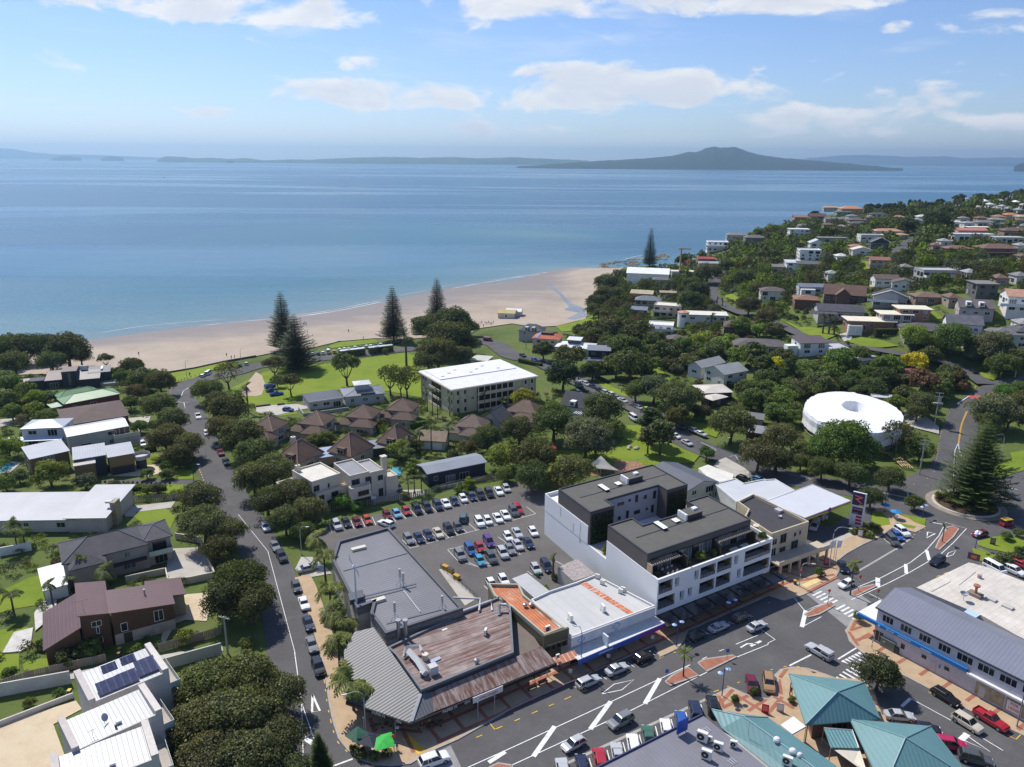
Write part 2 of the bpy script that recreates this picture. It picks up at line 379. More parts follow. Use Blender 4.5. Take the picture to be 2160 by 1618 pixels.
def worn(t,tc,c):
 n=t.noise(tc,.12,6,.7,.8);c=t.mix(t.mr(n,.52,.72,0,.35),c,(.18,.17,.165))
 return t.mix(t.mr(t.noise(tc,3.,2,.5),.62,.7,0,.3),c,(.03,.03,.03))
ASPH=gmat('asphalt',[(.082,.080,.081),(.105,.102,.102),(.125,.121,.12)],.11,ro=.85,extra=worn)
ASPH2=gmat('car_park_asphalt',[(.10,.095,.09),(.135,.125,.118),(.16,.15,.14)],.08,ro=.9,extra=worn)
PAVE=gmat('tan_paving',[(.38,.27,.17),(.46,.335,.215),(.52,.39,.26)],.5,ro=.85)
BAND=gmat('red_paving',[(.27,.10,.065),(.34,.14,.09),(.40,.18,.12)],.8,ro=.85)
DRIVE=gmat('driveway_concrete',[(.36,.33,.29),(.45,.42,.37),(.52,.48,.42)],.2,ro=.85)
DRIVE2=gmat('tan_driveway',[(.48,.38,.25),(.58,.47,.32),(.62,.52,.37)],.3,ro=.85)
EARTH=gmat('garden_soil',[(.04,.028,.018),(.08,.055,.035),(.12,.09,.05)],.6)
PAINTW=mat('road_paint_white',(.72,.72,.70),ro=.7,var=.2,scale=1.2,fine=8)
PAINTY=mat('road_paint_yellow',(.70,.42,.04),ro=.7,var=.2,scale=1.2,fine=8)
GRASS_EDGE=[(-120,800),(60,790),(180,790),*Lp(A1,1000,730,1390,745,1650,700,1900,648,2157,605),*Lp(A2,230,560,450,540,700,480,1000,455,1300,460,1800,420),(1010,693),A3(0,330),(1130,690),*Lp(A3,380,350,620,290,640,180,700,60),*Lp(D1,430,1000,430,880,650,800,870,760)]
SEA_EDGE=[D1(900,690),(1345,542),(1270,563),(1130,580),(1000,601),(880,623),(700,658),(476,683),(290,703),(180,720),(60,738),(-120,760)]
WL=[PZ(p,-8).to_2d()for p in SEA_EDGE]
bp=[xy(p)for p in GRASS_EDGE]+[w+Ve((w.x,w.y)).normalized()*45 for w in WL]
CARVE.append([Tp(p)for p in bp])
def wet(t,tc,c):
 s=t.new('ShaderNodeSeparateXYZ',ins={0:tc}).outputs
 n=t.noise(t.new('ShaderNodeVectorMath',operation='MULTIPLY',ins={0:tc,1:(.3,1.0,1)}).outputs[0],.09,6,.65,.5)
 z=t.math('ADD',s[2],t.math('MULTIPLY',t.math('SUBTRACT',n,.5),1.9))
 c=t.mix(t.mr(z,-7.6,-6.2,.85,0),c,(.215,.195,.195))
 return c
SAND=gmat('sand',[(.32,.26,.20),(.39,.32,.25),(.45,.375,.295)],.05,ro=.8,extra=wet)
beach=drape('beach',bp,.12,SAND,cell=6,world=True);beach['kind']='structure'
def road(name,px,width,m=N_,off=.1,cell=5,step=4):
 pts=sline([xy(p)for p in px],step);L,Rr=strip(pts,width)
 poly=L+Rr[::-1];CARVE.append([Tp(p)for p in strip(pts,width+3)[0]]+[Tp(p)for p in strip(pts,width+3)[1][::-1]]);ROADS.append([Tp(p)for p in poly])
 mb=MB();n=len(pts);V=[]
 for k in Rg(5):V+=[(a.x+(b.x-a.x)*k/4,a.y+(b.y-a.y)*k/4,max(H(a.x,a.y),H(b.x,b.y),H((a.x+b.x)/2,(a.y+b.y)/2))+off)for a,b in zip(L,Rr)]
 F=[(k*n+i,(k+1)*n+i,(k+1)*n+i+1,k*n+i+1)for k in Rg(4)for i in Rg(n-1)]
 o=stc(name,AD(V,F),m or ASPH);return o,pts
LEFT_PX=[(648,1700),(640,1640),(622,1400),(602,1290),(570,1200),(537,1135),(492,1060),(455,993),(428,933),(405,880),(390,850),*Lp(A1,1510,910,1580,840,1780,785,2000,738),*Lp(A2,0,690,300,650,640,615,1150,560,1400,530,1700,480,1880,460)]
left_road,LRP=road('beach_street',LEFT_PX,[9.2]*0 or 9.0,off=.012)
park_road,PRP=road('park_road',[A2(1840,470),A2(2010,500),*Lp(A3,0,600,200,640,420,740,560,810,800,920,1100,1060,1300,1220,1450,1310,1650,1400,1900,1490),(1645,1003),(1708,1016),(1790,1030),(1880,1045)],10.5,off=.016)
hill_street,HSP=road('hill_street',[(1530,575),(1503,605),(1512,636),(1556,660),(1600,672),(1642,687),(1700,712),(1765,727),(1830,737),(1910,752),(1995,768),(2041,785),(2080,812)],7)
upper_road,_=road('upper_road',[(1888,540),(1905,522),(1939,500),(1973,489),(2040,484)],8)
ridge_road,_=road('ridge_road',[(1930,592),(2000,573),(2070,563),(2170,553)],7)
cul,_=road('cul_de_sac',[(1560,560),(1520,575),(1505,600)],7,off=.13)
MAIN=[(600,1700),(605,1500),(640,1420),(1000,1330),(1400,1250),(1640,1180),(1800,1080),(1880,1020),(1905,1010),(1960,985),(1976,950),(1983,913),(2003,863),(2041,831),(2085,805),(2230,780),(2240,803),(2160,818),(2100,842),(2066,890),(2058,951),(2060,985),(2240,1000),(2260,1700)]
mr=drape('main_street',MAIN,.0,ASPH,cell=8);mr['kind']='structure'
ROADS.append([Tp(xy(p))for p in MAIN]);CARVE.append(ROADS[-1])
LOT=[(655,1150),(680,1112),(700,1105),(805,1082),(1000,1040),(1090,1018),(1160,1040),(1165,1140),(1290,1190),(1200,1240),(1060,1300),(930,1310),(800,1200),(700,1160)]
lot=drape('car_park',LOT,.008,ASPH2);lot['kind']='structure';ROADS.append([Tp(xy(p))for p in LOT])
def build_terrain():
 gx=np.arange(GX0,GX1+.1,GS);gy=np.arange(GY0,GY1+.1,GS);XX,YY=np.meshgrid(gx,gy);Z=HG.copy()-.05
 c=np.zeros(XX.shape,bool)
 for poly in CARVE:c|=in_poly(XX,YY,poly)
 d=c.copy()
 for a,b in((1,0),(-1,0),(0,1),(0,-1),(1,1),(-1,-1),(1,-1),(-1,1)):d|=np.roll(np.roll(c,a,0),b,1)
 core=(YY<205)&(np.abs(XX)<146)
 Z=np.where(d&~core,Z-.2,Z)
 ny,nx=XX.shape;V=np.stack([XX,YY,Z],-1).reshape(-1,3)
 idx=np.arange(ny*nx).reshape(ny,nx);F=np.stack([idx[:-1,:-1],idx[:-1,1:],idx[1:,1:],idx[1:,:-1]],-1).reshape(-1,4)
 keep=(Z.reshape(-1)[F].max(1)>-20);F=F[keep]
 me=bpy.data.meshes.new('terrain');me.vertices.add(len(V));me.vertices.foreach_set('co',V.astype(np.float32).reshape(-1))
 me.loops.add(F.size);me.loops.foreach_set('vertex_index',F.astype(np.int32).reshape(-1));me.polygons.add(len(F));me.polygons.foreach_set('loop_start',np.arange(0,F.size,4,dtype=np.int32));me.update(calc_edges=True)
 me.polygons.foreach_set('use_smooth',[True]*len(F))
 return stc('terrain',me,GRND)
build_terrain()
def build_sea():
 xs=np.concatenate([[-24800,-12000,-6000,-3000,-1500,-1000],np.arange(-800,900,20.),[1000,1500,3000,6000,12000,24800]])
 ys=np.concatenate([[-3000,0],np.arange(200,1200,20.),[1300,1600,2200,3500,6000,12000,24800]])
 XX,YY=np.meshgrid(xs,ys);ny,nx=XX.shape
 dep=np.clip(-8-Hn(XX,YY),0,40);dep=np.where((XX<-410)|(XX>1150)|(YY>1500)|(YY<40),40,dep)
 V=np.stack([XX,YY,np.full(XX.shape,-8.)],-1).reshape(-1,3)
 idx=np.arange(ny*nx).reshape(ny,nx);F=np.stack([idx[:-1,:-1],idx[:-1,1:],idx[1:,1:],idx[1:,:-1]],-1).reshape(-1,4)
 me=mesh(V.tolist(),F.tolist(),'sea');at=me.attributes.new('depth','FLOAT','POINT');at.data.foreach_set('value',dep.reshape(-1).astype(np.float32))
 m=bpy.data.materials.new('sea_water');m.use_nodes=True;t=NT(m.node_tree);b=t.n['Principled BSDF']
 tc=t.new('ShaderNodeTexCoord').outputs['Object'];at=t.new('ShaderNodeAttribute',attribute_name='depth').outputs['Fac']
 sv=t.new('ShaderNodeVectorMath',operation='MULTIPLY',ins={0:tc,1:(.35,1.,1.)}).outputs[0]
 n=t.noise(sv,.0035,6,.6,.6);n2=t.noise(sv,.02,5,.6)
 c=t.ramp(t.mr(at,0,18,0,1,False),[(0,(.22,.22,.19)),(.06,(.11,.20,.21)),(.3,(.03,.135,.185)),(1,(.014,.09,.165))])
 c=t.mix(t.mr(n,.35,.7,0,.5),c,(.024,.125,.19));c=t.mix(t.mr(n2,.55,.75,0,.3),c,(.04,.14,.19))
 t.l.new(c,b.inputs['Base Color'])
 sl=t.noise(t.new('ShaderNodeVectorMath',operation='MULTIPLY',ins={0:tc,1:(.22,1.,1.)}).outputs[0],.0016,5,.55,1.2)
 slick=t.mr(sl,.47,.60,0,1)
 t.l.new(t.mr(slick,0,1,.30,.18,False),b.inputs['Roughness']);b.inputs['IOR'].default_value=1.33;b.inputs['Specular IOR Level'].default_value=.5
 wv=t.noise(t.new('ShaderNodeVectorMath',operation='MULTIPLY',ins={0:tc,1:(.55,1.2,1.)}).outputs[0],.35,6,.62,.3)
 wv2=t.noise(t.new('ShaderNodeVectorMath',operation='MULTIPLY',ins={0:tc,1:(.3,1.,1.)}).outputs[0],.05,4,.55,.3)
 hh=t.math('ADD',wv,t.math('MULTIPLY',wv2,1.5))
 bu=t.new('ShaderNodeBump',ins={'Strength':t.mr(slick,0,1,.5,.25,False),'Distance':1.1,'Height':hh});t.l.new(bu.outputs[0],b.inputs['Normal'])
 return stc('sea',me,m)
build_sea()
def build_foam():
 FO=mat('foam',(.75,.76,.76),ro=.9,var=.1);r=random.Random(3);mb=MB()
 base=sline(WL[::-1],6)
 for(off,amp,wd,pr)in((1.0,1.2,.9,.8),(7,2.0,.7,.4),(15,3.0,.5,.24)):
  run=[]
  for i,p in En(base):
   d=Ve((p.x,p.y)).normalized();q=p+d*(off+amp*math.sin(i*.37+off)+r.uniform(-.3,.3))
   if math.sin(i*.21+off*2)+r.uniform(-.3,.3)>1-2*pr:run.append(q)
   else:
    if len(run)>2:L,Rr=strip(run,[wd*r.uniform(.3,1.3)if 0<j<len(run)-1 else .05 for j in Rg(len(run))]);n=len(run);mb.add([(a.x,a.y,-7.93)for a in L]+[(a.x,a.y,-7.93)for a in Rr],[(j+n,j+1+n,j+1,j)for j in Rg(n-1)])
    run=[]
 o=obj('surf_foam',mb,FO);tag(o,'thin white lines of surf breaking along the beach','surf',kind='stuff')
build_foam()
dst('stream',Lp(A3,290,0,350,20,430,90,500,160,600,200,640,270,520,300,460,290,560,240,440,215,480,190,400,90,330,30),.17,mat('stream_water',(.17,.17,.17),ro=.2,var=.2),cell=6)
ROCK=mat('reef_rock',(.17,.13,.085),ro=.9,var=.4,scale=.25,bump=.6)
def reef():
 r=random.Random(5);mb=MB()
 for a,b,w,n in((D1(310,790),D1(640,735),5,46),(D1(310,800),D1(440,845),4,22),(D1(540,800),D1(650,760),9,40),(D1(800,745),D1(890,700),10,40)):
  A=PZ(a,-7.8).to_2d();B=PZ(b,-7.8).to_2d()
  for i in Rg(n):
   c=A+(B-A)*r.random()+Ve((r.gauss(0,w*.4),r.gauss(0,w*.4)));s=r.uniform(1.,3.2);z=max(-8,H(c.x,c.y))
   v=[(c.x+s*math.cos(k*1.047+r.uniform(-.3,.3))*r.uniform(.7,1.3),c.y+s*math.sin(k*1.047)*r.uniform(.7,1.3),z-.3)for k in Rg(6)]
   v+=[(c.x+(p[0]-c.x)*.6,c.y+(p[1]-c.y)*.6,z+r.uniform(.25,.7))for p in v]
   mb.add(v,[(k,(k+1)%6,(k+1)%6+6,k+6)for k in Rg(6)]+[Tp(Rg(6,12))])
 tag(obj('reef',mb,ROCK),'low brown rock reef at the far end of the beach','reef',kind='stuff')
reef()
def ridge(name,prof,dist,depth,m,base_y=-8.,seed=1,n=140,ro=8.):
 r=random.Random(seed);ph=[r.uniform(0,6)for _ in Rg(6)]
 xs=np.linspace(prof[0][0],prof[-1][0],n);ys=np.interp(xs,[p[0]for p in prof],[p[1]for p in prof])
 rows=11;V=[]
 for x,y in zip(xs,ys):
  d=ray((x,y));k=dist/d.y;top=CAMH+d.z*k
  jit=sum(math.sin(x*f+p)*a for f,p,a in((.11,ph[0],.35),(.31,ph[1],.25),(.83,ph[2],.2),(1.9,ph[3],.15)))*ro
  for j in Rg(rows):
   u=j/(rows-1)*2-1;s=max(0,1-abs(u)**1.35);w=math.sin(x*.23+j*1.7+ph[4])*.35+math.sin(x*.57-j*2.3)*.25
   V.append((d.x*k*(1+u*depth/dist),dist+u*depth,base_y-3+max(0,(top+jit-base_y+3)*s*(1+.12*w*(1-s)))))
 F=[(i*rows+j,(i+1)*rows+j,(i+1)*rows+j+1,i*rows+j+1)for i in Rg(n-1)for j in Rg(rows-1)]
 o=obj(name,mesh(V,F,name),m,smooth=True);o['kind']='structure';return o
BUSH=gmat('island_bush',[(.012,.02,.012),(.022,.032,.018),(.034,.043,.024)],.012,bump=.8)
FARM=gmat('island_pasture',[(.02,.03,.018),(.06,.09,.03),(.11,.14,.05)],.0022)
ridge('volcanic_island',[(1090,351.5),(1150,347),(1230,341),(1330,336),(1400,331),(1430,326),(1455,320),(1467,321.5),(1490,312),(1508,309.6),(1520,311.5),(1545,309.8),(1553,311),(1575,319),(1610,328),(1660,334),(1720,339),(1800,346),(1850,350.5),(1905,355.5)],9600,1450,BUSH,seed=2,n=220,ro=6)
ridge('low_island',[(330,340),(343,331.5),(352,329.5),(385,331),(410,334),(440,332.5),(480,335),(520,333.6),(560,338.5),(610,336),(650,337),(700,334.5),(760,332),(830,331),(890,333),(950,331),(1010,334),(1080,331.5),(1130,334),(1180,336),(1240,338.5)],14200,500,FARM,seed=4,n=240,ro=5)
ridge('small_island',[(108,334),(120,331.5),(130,329.5),(150,329.8),(166,331.5),(172,334.5)],16500,160,BUSH,seed=6,n=40,ro=2)
ridge('small_island',[(212,335),(222,331),(232,328.6),(246,330.5),(257,331.5),(262,335)],16500,160,BUSH,seed=7,n=40,ro=2)
ridge('far_range',[(1620,345),(1700,334),(1760,329),(1800,326.5),(1860,328),(1920,331),(1990,329.5),(2040,334),(2110,332),(2200,333),(2300,336)],23500,900,BUSH,seed=8,n=120,ro=12)
ridge('far_shore',[(1900,347),(1940,345.5),(2000,346.5),(2060,345),(2160,345),(2250,346)],20500,300,BUSH,seed=9,n=80,ro=5)
ridge('far_range',[(-200,308),(-60,311),(20,313.5),(60,320),(110,325),(190,326.5),(300,331),(380,334)],24000,500,BUSH,seed=10,n=80,ro=10)
ridge('far_point',[(2140,350),(2152,345),(2200,338)],9000,200,BUSH,seed=12,n=30,ro=2)
def lawn(name,px,m=LAWN,off=.035,cell=6):o=drape(name,px,off,m,cell=cell);o['kind']='structure';return o
lawn('park_lawn',[*Lp(A2,70,740,300,695,640,665,900,625,1250,575,1380,610,1340,720,1420,780,1420,960,1100,900,780,880,420,930,330,990,200,1020,0,1035),*Lp(A1,1950,1010,1900,900,2157,770)],off=.11)
lawn('verge_lawn',Lp(A1,1400,755,1650,710,1900,655,1990,690,1800,720,1640,790,1450,840),off=.14)
lawn('verge_lawn',Lp(A2,600,525,700,487,1000,462,1030,490,640,540),off=.18)
lawn('verge_lawn',Lp(A2,-40,1060,0,1040,330,1010,345,1090,200,1110,20,1090),off=.05)
lawn('playground_lawn',Lp(A3,870,1180,1090,1190,1150,1340,1400,1340,1590,1430,1530,1500,1100,1530,700,1540,560,1560,300,1600,300,1400,650,1400,850,1400,950,1300))
lawn('garden_lawn',Lp(A3,1150,690,1240,700,1330,800,1340,890,1200,850,1130,780),off=.15)
lawn('beach_lawn',Lp(A3,370,355,560,310,740,240,760,340,560,390,420,400),off=.2)
for k in(Lp(A4,90,290,260,360,420,370,600,420,480,470,330,430),Lp(A4,650,480,780,445,980,480,1100,520,960,535,800,525),Lp(D1,1470,1060,1540,1070,1600,1120,1530,1140,1460,1100),Lp(A4,1300,260,1400,230,1480,290,1380,310),Lp(D2,600,860,890,850,700,895,480,930,160,940,240,900),Lp(D2,600,770,680,760,750,835,640,840),Lp(D2,1170,460,1290,470,1200,500),Lp(D2,1180,690,1300,740,1200,750),Lp(A4,1780,740,1950,780,1900,810,1800,780)):
 lawn('garden_lawn',k,off=.22)
lawn('roadside_lawn',Lp(A3,1500,1150,1620,1170,1740,1250,1720,1290,1560,1230))
lawn('roadside_lawn',Lp(A3,700,790,780,830,950,910,1010,960,900,930,760,870),off=.1)
for k in(Lp(B1,1200,0,1330,-10,1340,60,1230,90),Lp(B1,1440,110,1620,130,1640,200,1470,205),Lp(B1,1400,250,1600,230,1720,260,1600,330,1400,320),Lp(B1,880,260,1400,250,1400,330,1050,340),Lp(B1,0,330,640,285,640,350,200,410,0,450),Lp(B1,1140,480,1400,450,1480,520,1420,650,1230,600,1130,520),Lp(B1,0,1150,250,1030,360,1010,390,1250,100,1300,0,1330),Lp(C1,0,460,250,440,60,620,20,670,160,660,160,800,0,850),Lp(C1,185,720,520,690,520,790,260,850,200,800),Lp(A1,1010,960,1150,970,1190,1030,1060,1000)):
 lawn('front_lawn',k)
for k in(Lp(B4,940,600,870,560,880,480,950,480,1020,540,1030,590),Lp(B4,1110,495,1330,540,1320,600,1240,570),Lp(B4,1080,570,1250,605,1230,625,1090,600),Lp(B4,1760,730,1900,690,2000,680,2157,690,2157,770,2040,830,1850,790,1770,760),Lp(B4,1715,790,1790,790,1920,850,1850,900,1760,890),Lp(B4,1840,110,2000,60,2157,40,2157,130,1960,190,1900,180),Lp(A4,2040,1420,2157,1400,2157,1480,2060,1490)):
 dst('reserve_lawn',k,.13,LAWN)
dst('gravel_track',[*Lp(A2,0,740,50,770,80,850,50,930,0,945),A1(2030,940),A1(2060,860)],.16,gmat('gravel',[(.36,.28,.2),(.44,.35,.26),(.5,.41,.31)],.3),cell=6)
dst('lane',Lp(A2,0,1035,120,1020,350,1010,480,1040,340,1065,180,1105,40,1090,0,1070),.15,DRIVE,cell=6)
for k,m in((Lp(B1,1040,440,1480,390,1440,445,1150,480,1130,520,1055,520),DRIVE),(Lp(B1,1420,790,1640,780,1700,760,1790,1030,1600,1075,1440,1085,1400,1000),DRIVE),(Lp(B1,1500,1180,1750,1160,1800,1210,1760,1340,1740,1400,1560,1390,1480,1420,1380,1600,1350,1590,1390,1400),DRIVE2),(Lp(A1,1180,1530,1370,1510,1390,1580,1250,1618,900,1618,920,1590),DRIVE2),(Lp(B1,850,215,1640,205,1660,250,900,240),ASPH),(Lp(C1,-200,1320,640,1060,690,1130,450,1260,560,1560,300,1700,-300,1700),DRIVE2),(Lp(C1,-200,960,0,935,1340,680,1870,590,1880,640,1370,730,600,880,0,985,-200,1010),DRIVE),(Lp(B2,1080,310,1130,300,1400,290,1440,330,1150,390,820,410,800,330),DRIVE),(Lp(A1,1060,1130,1270,1110,1240,1210,1130,1180),DRIVE),(Lp(A1,1150,1270,1270,1260,1290,1370,1120,1370),ASPH),(Lp(A4,600,420,720,390,700,470,640,480),DRIVE),(Lp(A1,0,1135,140,1130,150,1180,0,1200),DRIVE),(Lp(B3,1730,50,1800,20,1960,110,2050,190,1900,200,1700,90),DRIVE),(Lp(B4,340,600,700,590,720,690,460,790,330,760),ASPH),(Lp(B4,440,760,720,640,730,690,470,800),DRIVE),(Lp(A3,860,1480,1080,1500,1150,1560,860,1590),gmat('bark_mulch',[(.25,.13,.08),(.34,.19,.12),(.4,.25,.17)],.4)),(Lp(A3,600,1480,900,1560,700,1618,600,1600),gmat('mulch',[(.20,.11,.06),(.28,.16,.09),(.33,.2,.12)],.4)),(Lp(B2,380,860,500,860,640,1000,400,1040,330,960),DRIVE),(Lp(A4,1150,1060,1250,1050,1440,1200,1440,1260,1200,1200,1140,1140),DRIVE)):
 dst('driveway' if m in(DRIVE,DRIVE2,ASPH)else 'bark_bed',k,.07 if m is not ASPH else .05,m)
dst('speed_table',Lp(A4,1680,935,1760,925,1840,955,1730,975),.02,mat('red_road',(.42,.09,.09),ro=.8))
dst('road_table',Lp(A1,1500,955,1640,950,1650,985,1495,1000),.035,DRIVE2)
def pav(name,px,m=PAVE,h=.12):o=drape(name,px,h,m,thick=.3);o['kind']='structure';return o
PN=[*Lp(C2,555,640,580,800,600,950,620,1080,650,1230,700,1380,780,1480,900,1560,1010,1595,1140,1605,1300,1590,1480,1480,1700,1385),*Lp(C3,0,1125,500,897,1200,592,1245,692,1390,622,1445,555,1480,470,2157,172),*Lp(B4,130,1225,290,1180,450,1100,560,1040,600,970,570,900,660,830,800,752,940,690,1050,610,1240,650,1330,605,1240,560,1100,500,950,440,900,470,1000,540,1020,590,930,600,700,690,430,815,400,880,0,1000),B3(1215,1330),*Lp(C2,1500,1000,1200,900,760,700)]
pn=pav('pavement',PN)
PE=Lp(C4,790,340,700,395,660,470,690,560,760,625,830,680,1150,850,1370,965,1640,1115,2157,1355,2400,1470,2400,1300,1560,850,900,450,900,380)
pe=pav('pavement',PE)
PL=[*Lp(C3,1720,1010,1840,950,1985,1015,2157,1050),*Lp(C4,60,1010,85,880,55,850,110,800,200,780,330,790,480,840,560,870,800,880,900,1000,960,1180,1250,1250,1450,1400,1500,1618,1500,1800),*Lp(C3,2000,1800,1780,1300,1720,1150)]
pl=pav('plaza',PL)
dst('side_path',[(p.x,p.y)for p in sum([strip([xy(q)for q in(C2(640,760),*Lp(B2,560,1480,500,1290,440,1120,390,1020))],3.2)[0],strip([xy(q)for q in(C2(640,760),*Lp(B2,560,1480,500,1290,440,1120,390,1020))],3.2)[1][::-1]],[])],.1,PAVE,world=True,thick=.2)
KERB=mat('kerb_concrete',(.36,.34,.31),ro=.85,var=.15,scale=1)
def kerb(px,parent,w=.28,h=.135):
 pts=[xy(p)for p in px];mb=MB();L,Rr=strip(pts,w);n=len(pts)
 g=[H(p.x,p.y)for p in pts]
 v=[(p.x,p.y,g[i]+h)for i,p in En(L)]+[(p.x,p.y,g[i]+h)for i,p in En(Rr)]+[(p.x,p.y,g[i]-.02)for i,p in En(L)]+[(p.x,p.y,g[i]-.02)for i,p in En(Rr)]
 f=[(i+n,i+1+n,i+1,i)for i in Rg(n-1)]+[(i,i+1,i+1+2*n,i+2*n)for i in Rg(n-1)]+[(i+n,i+3*n,i+1+3*n,i+1+n)for i in Rg(n-1)]
 obj('kerb',mb.add(v,f),KERB,parent)
kerb(PN[:33],pn);kerb(PE[:10],pe);kerb(PL[:12],pl)
MC=[0]
def bnd(parent,a,b,w=.62,off=.127,m=BAND):MC[0]+=1;obj('paving_band',lmesh([([a,b],w)],off+.0011*(MC[0]%9)),m,parent)
S0=xy(C2(1500,1470));E0=xy(C3(2157,172));u=(E0-S0).normalized();nv=Ve((-u.y,u.x));L_=(E0-S0).length;k=1.5
while k<L_+10:
 bnd(pn,S0+u*k+nv*.5,S0+u*k+nv*6.8);k+=4.3
for o in(.9,4.2):bnd(pn,S0+u*1+nv*o,S0+u*(L_+9)+nv*o,off=.131)
for a,b in((C2(1160,1300),C2(1400,1330)),(C2(1240,1320),C2(1330,1500)),(C2(960,1210),C2(1000,1330)),(B4(0,1110),B4(560,1010)),(B4(120,980),B4(470,1080)),(B4(230,930),B4(590,960)),(B4(430,880),B4(560,930)),(B4(330,1160),B4(580,1030))):bnd(pn,xy(a),xy(b),off=.134)
S1=xy(C4(700,540));E1=xy(C4(2157,1350));u1=(E1-S1).normalized();n1=Ve((-u1.y,u1.x));k=1.
while k<(E1-S1).length:bnd(pe,S1+u1*k+n1*.4,S1+u1*k+n1*4.4);k+=3.9
for a,b in((C4(680,480),C4(760,600)),(C4(690,470),C4(790,440)),(C4(720,560),C4(890,510)),(C4(740,390),C4(700,470))):bnd(pe,xy(a),xy(b),off=.131)
for a,b in((C3(1760,1080),C3(1860,970)),(C3(1780,1120),C3(1990,1020)),(C3(1880,1010),C3(2157,1180)),(C3(1990,1150),C3(2157,1040)),(C4(0,1000),C4(220,1130)),(C4(0,1170),C4(120,1030)),(C4(90,880),C4(110,1010)),(C4(100,870),C4(160,790)),(C3(1740,1020),C3(1790,1130))):bnd(pl,xy(a),xy(b))
for(a,b)in((C2(1260,1370),C2(1400,1500)),(B4(300,1110),B4(430,1050))):obj('tactile_paving',lmesh([([xy(a),xy(b)],1.3)],.138),PAINTY if a[1]>1400 else mat('pale_tactile',(.7,.55,.25)),pn)
def island(name,px,h=.16,m=BAND):
 o=drape(name,px,h,m,thick=.3);o['kind']='structure';kerb(px+[px[0]],o,.3,h+.01);return o
island('median_island',Lp(C3,1290,905,1350,850,1480,780,1570,850,1330,935))
island('median_island',Lp(C3,1565,745,1620,715,1860,680,1890,692,1640,815))
island('crossing_island',Lp(B4,310,1345,390,1295,530,1240,560,1270,430,1345,340,1368))
island('crossing_island',Lp(B4,700,1155,780,1120,890,1095,912,1106,740,1190))
island('splitter_island',Lp(B4,1410,790,1440,720,1510,610,1560,600,1605,625,1560,690,1440,800))
island('splitter_island',[*Lp(A4,1590,1490,1600,1540,1612,1600),*Lp(B4,1640,160,1600,140,1595,100)],m=DRIVE)
island('crossing_island',Lp(C2,2157,1610,2040,1590,1900,1660,2000,1720,2157,1680))
RBC=Ve((117.6,179.6))
def roundabout():
 mb=MB();mb.lathe([(9.3,0),(9.3,.1),(7.6,.13),(7.55,.3),(7.1,.34),(7.05,.3),(3,.75),(.05,.95)],48)
 o=obj('roundabout',mb,gmat('roundabout_bed',[(.2,.17,.14),(.28,.24,.2),(.36,.3,.24)],.6));o.location=(RBC.x,RBC.y,.004);o['kind']='structure'
 obj('planting_bed',LA([(7.0,.36),(3,.80),(.05,1.0)],48),EARTH,o)
 obj('kerb',LA([(7.75,.1),(7.72,.36),(7.3,.38),(7.28,.1)],48),mat('pale_kerb',(.55,.5,.43),ro=.85),o)
roundabout()
plat=drape('crossing_table',Lp(B4,320,1168,590,1040,900,1262,660,1445),.012,gmat('pale_asphalt',[(.22,.215,.21),(.28,.275,.27),(.33,.32,.31)],.5));plat['kind']='structure'
dst('crossing_table',Lp(C2,1370,1570,1640,1435,1740,1640,1600,1900,1400,1900),.012,MATS['pale_asphalt'])
def mark(name,segs,m,parent=N_,off=.024):
 MC[0]+=1;o=obj(name,lmesh(segs,off+.0013*(MC[0]%11)),m,parent or mr);return o
def pl_(pts):return[xy(p)for p in pts]
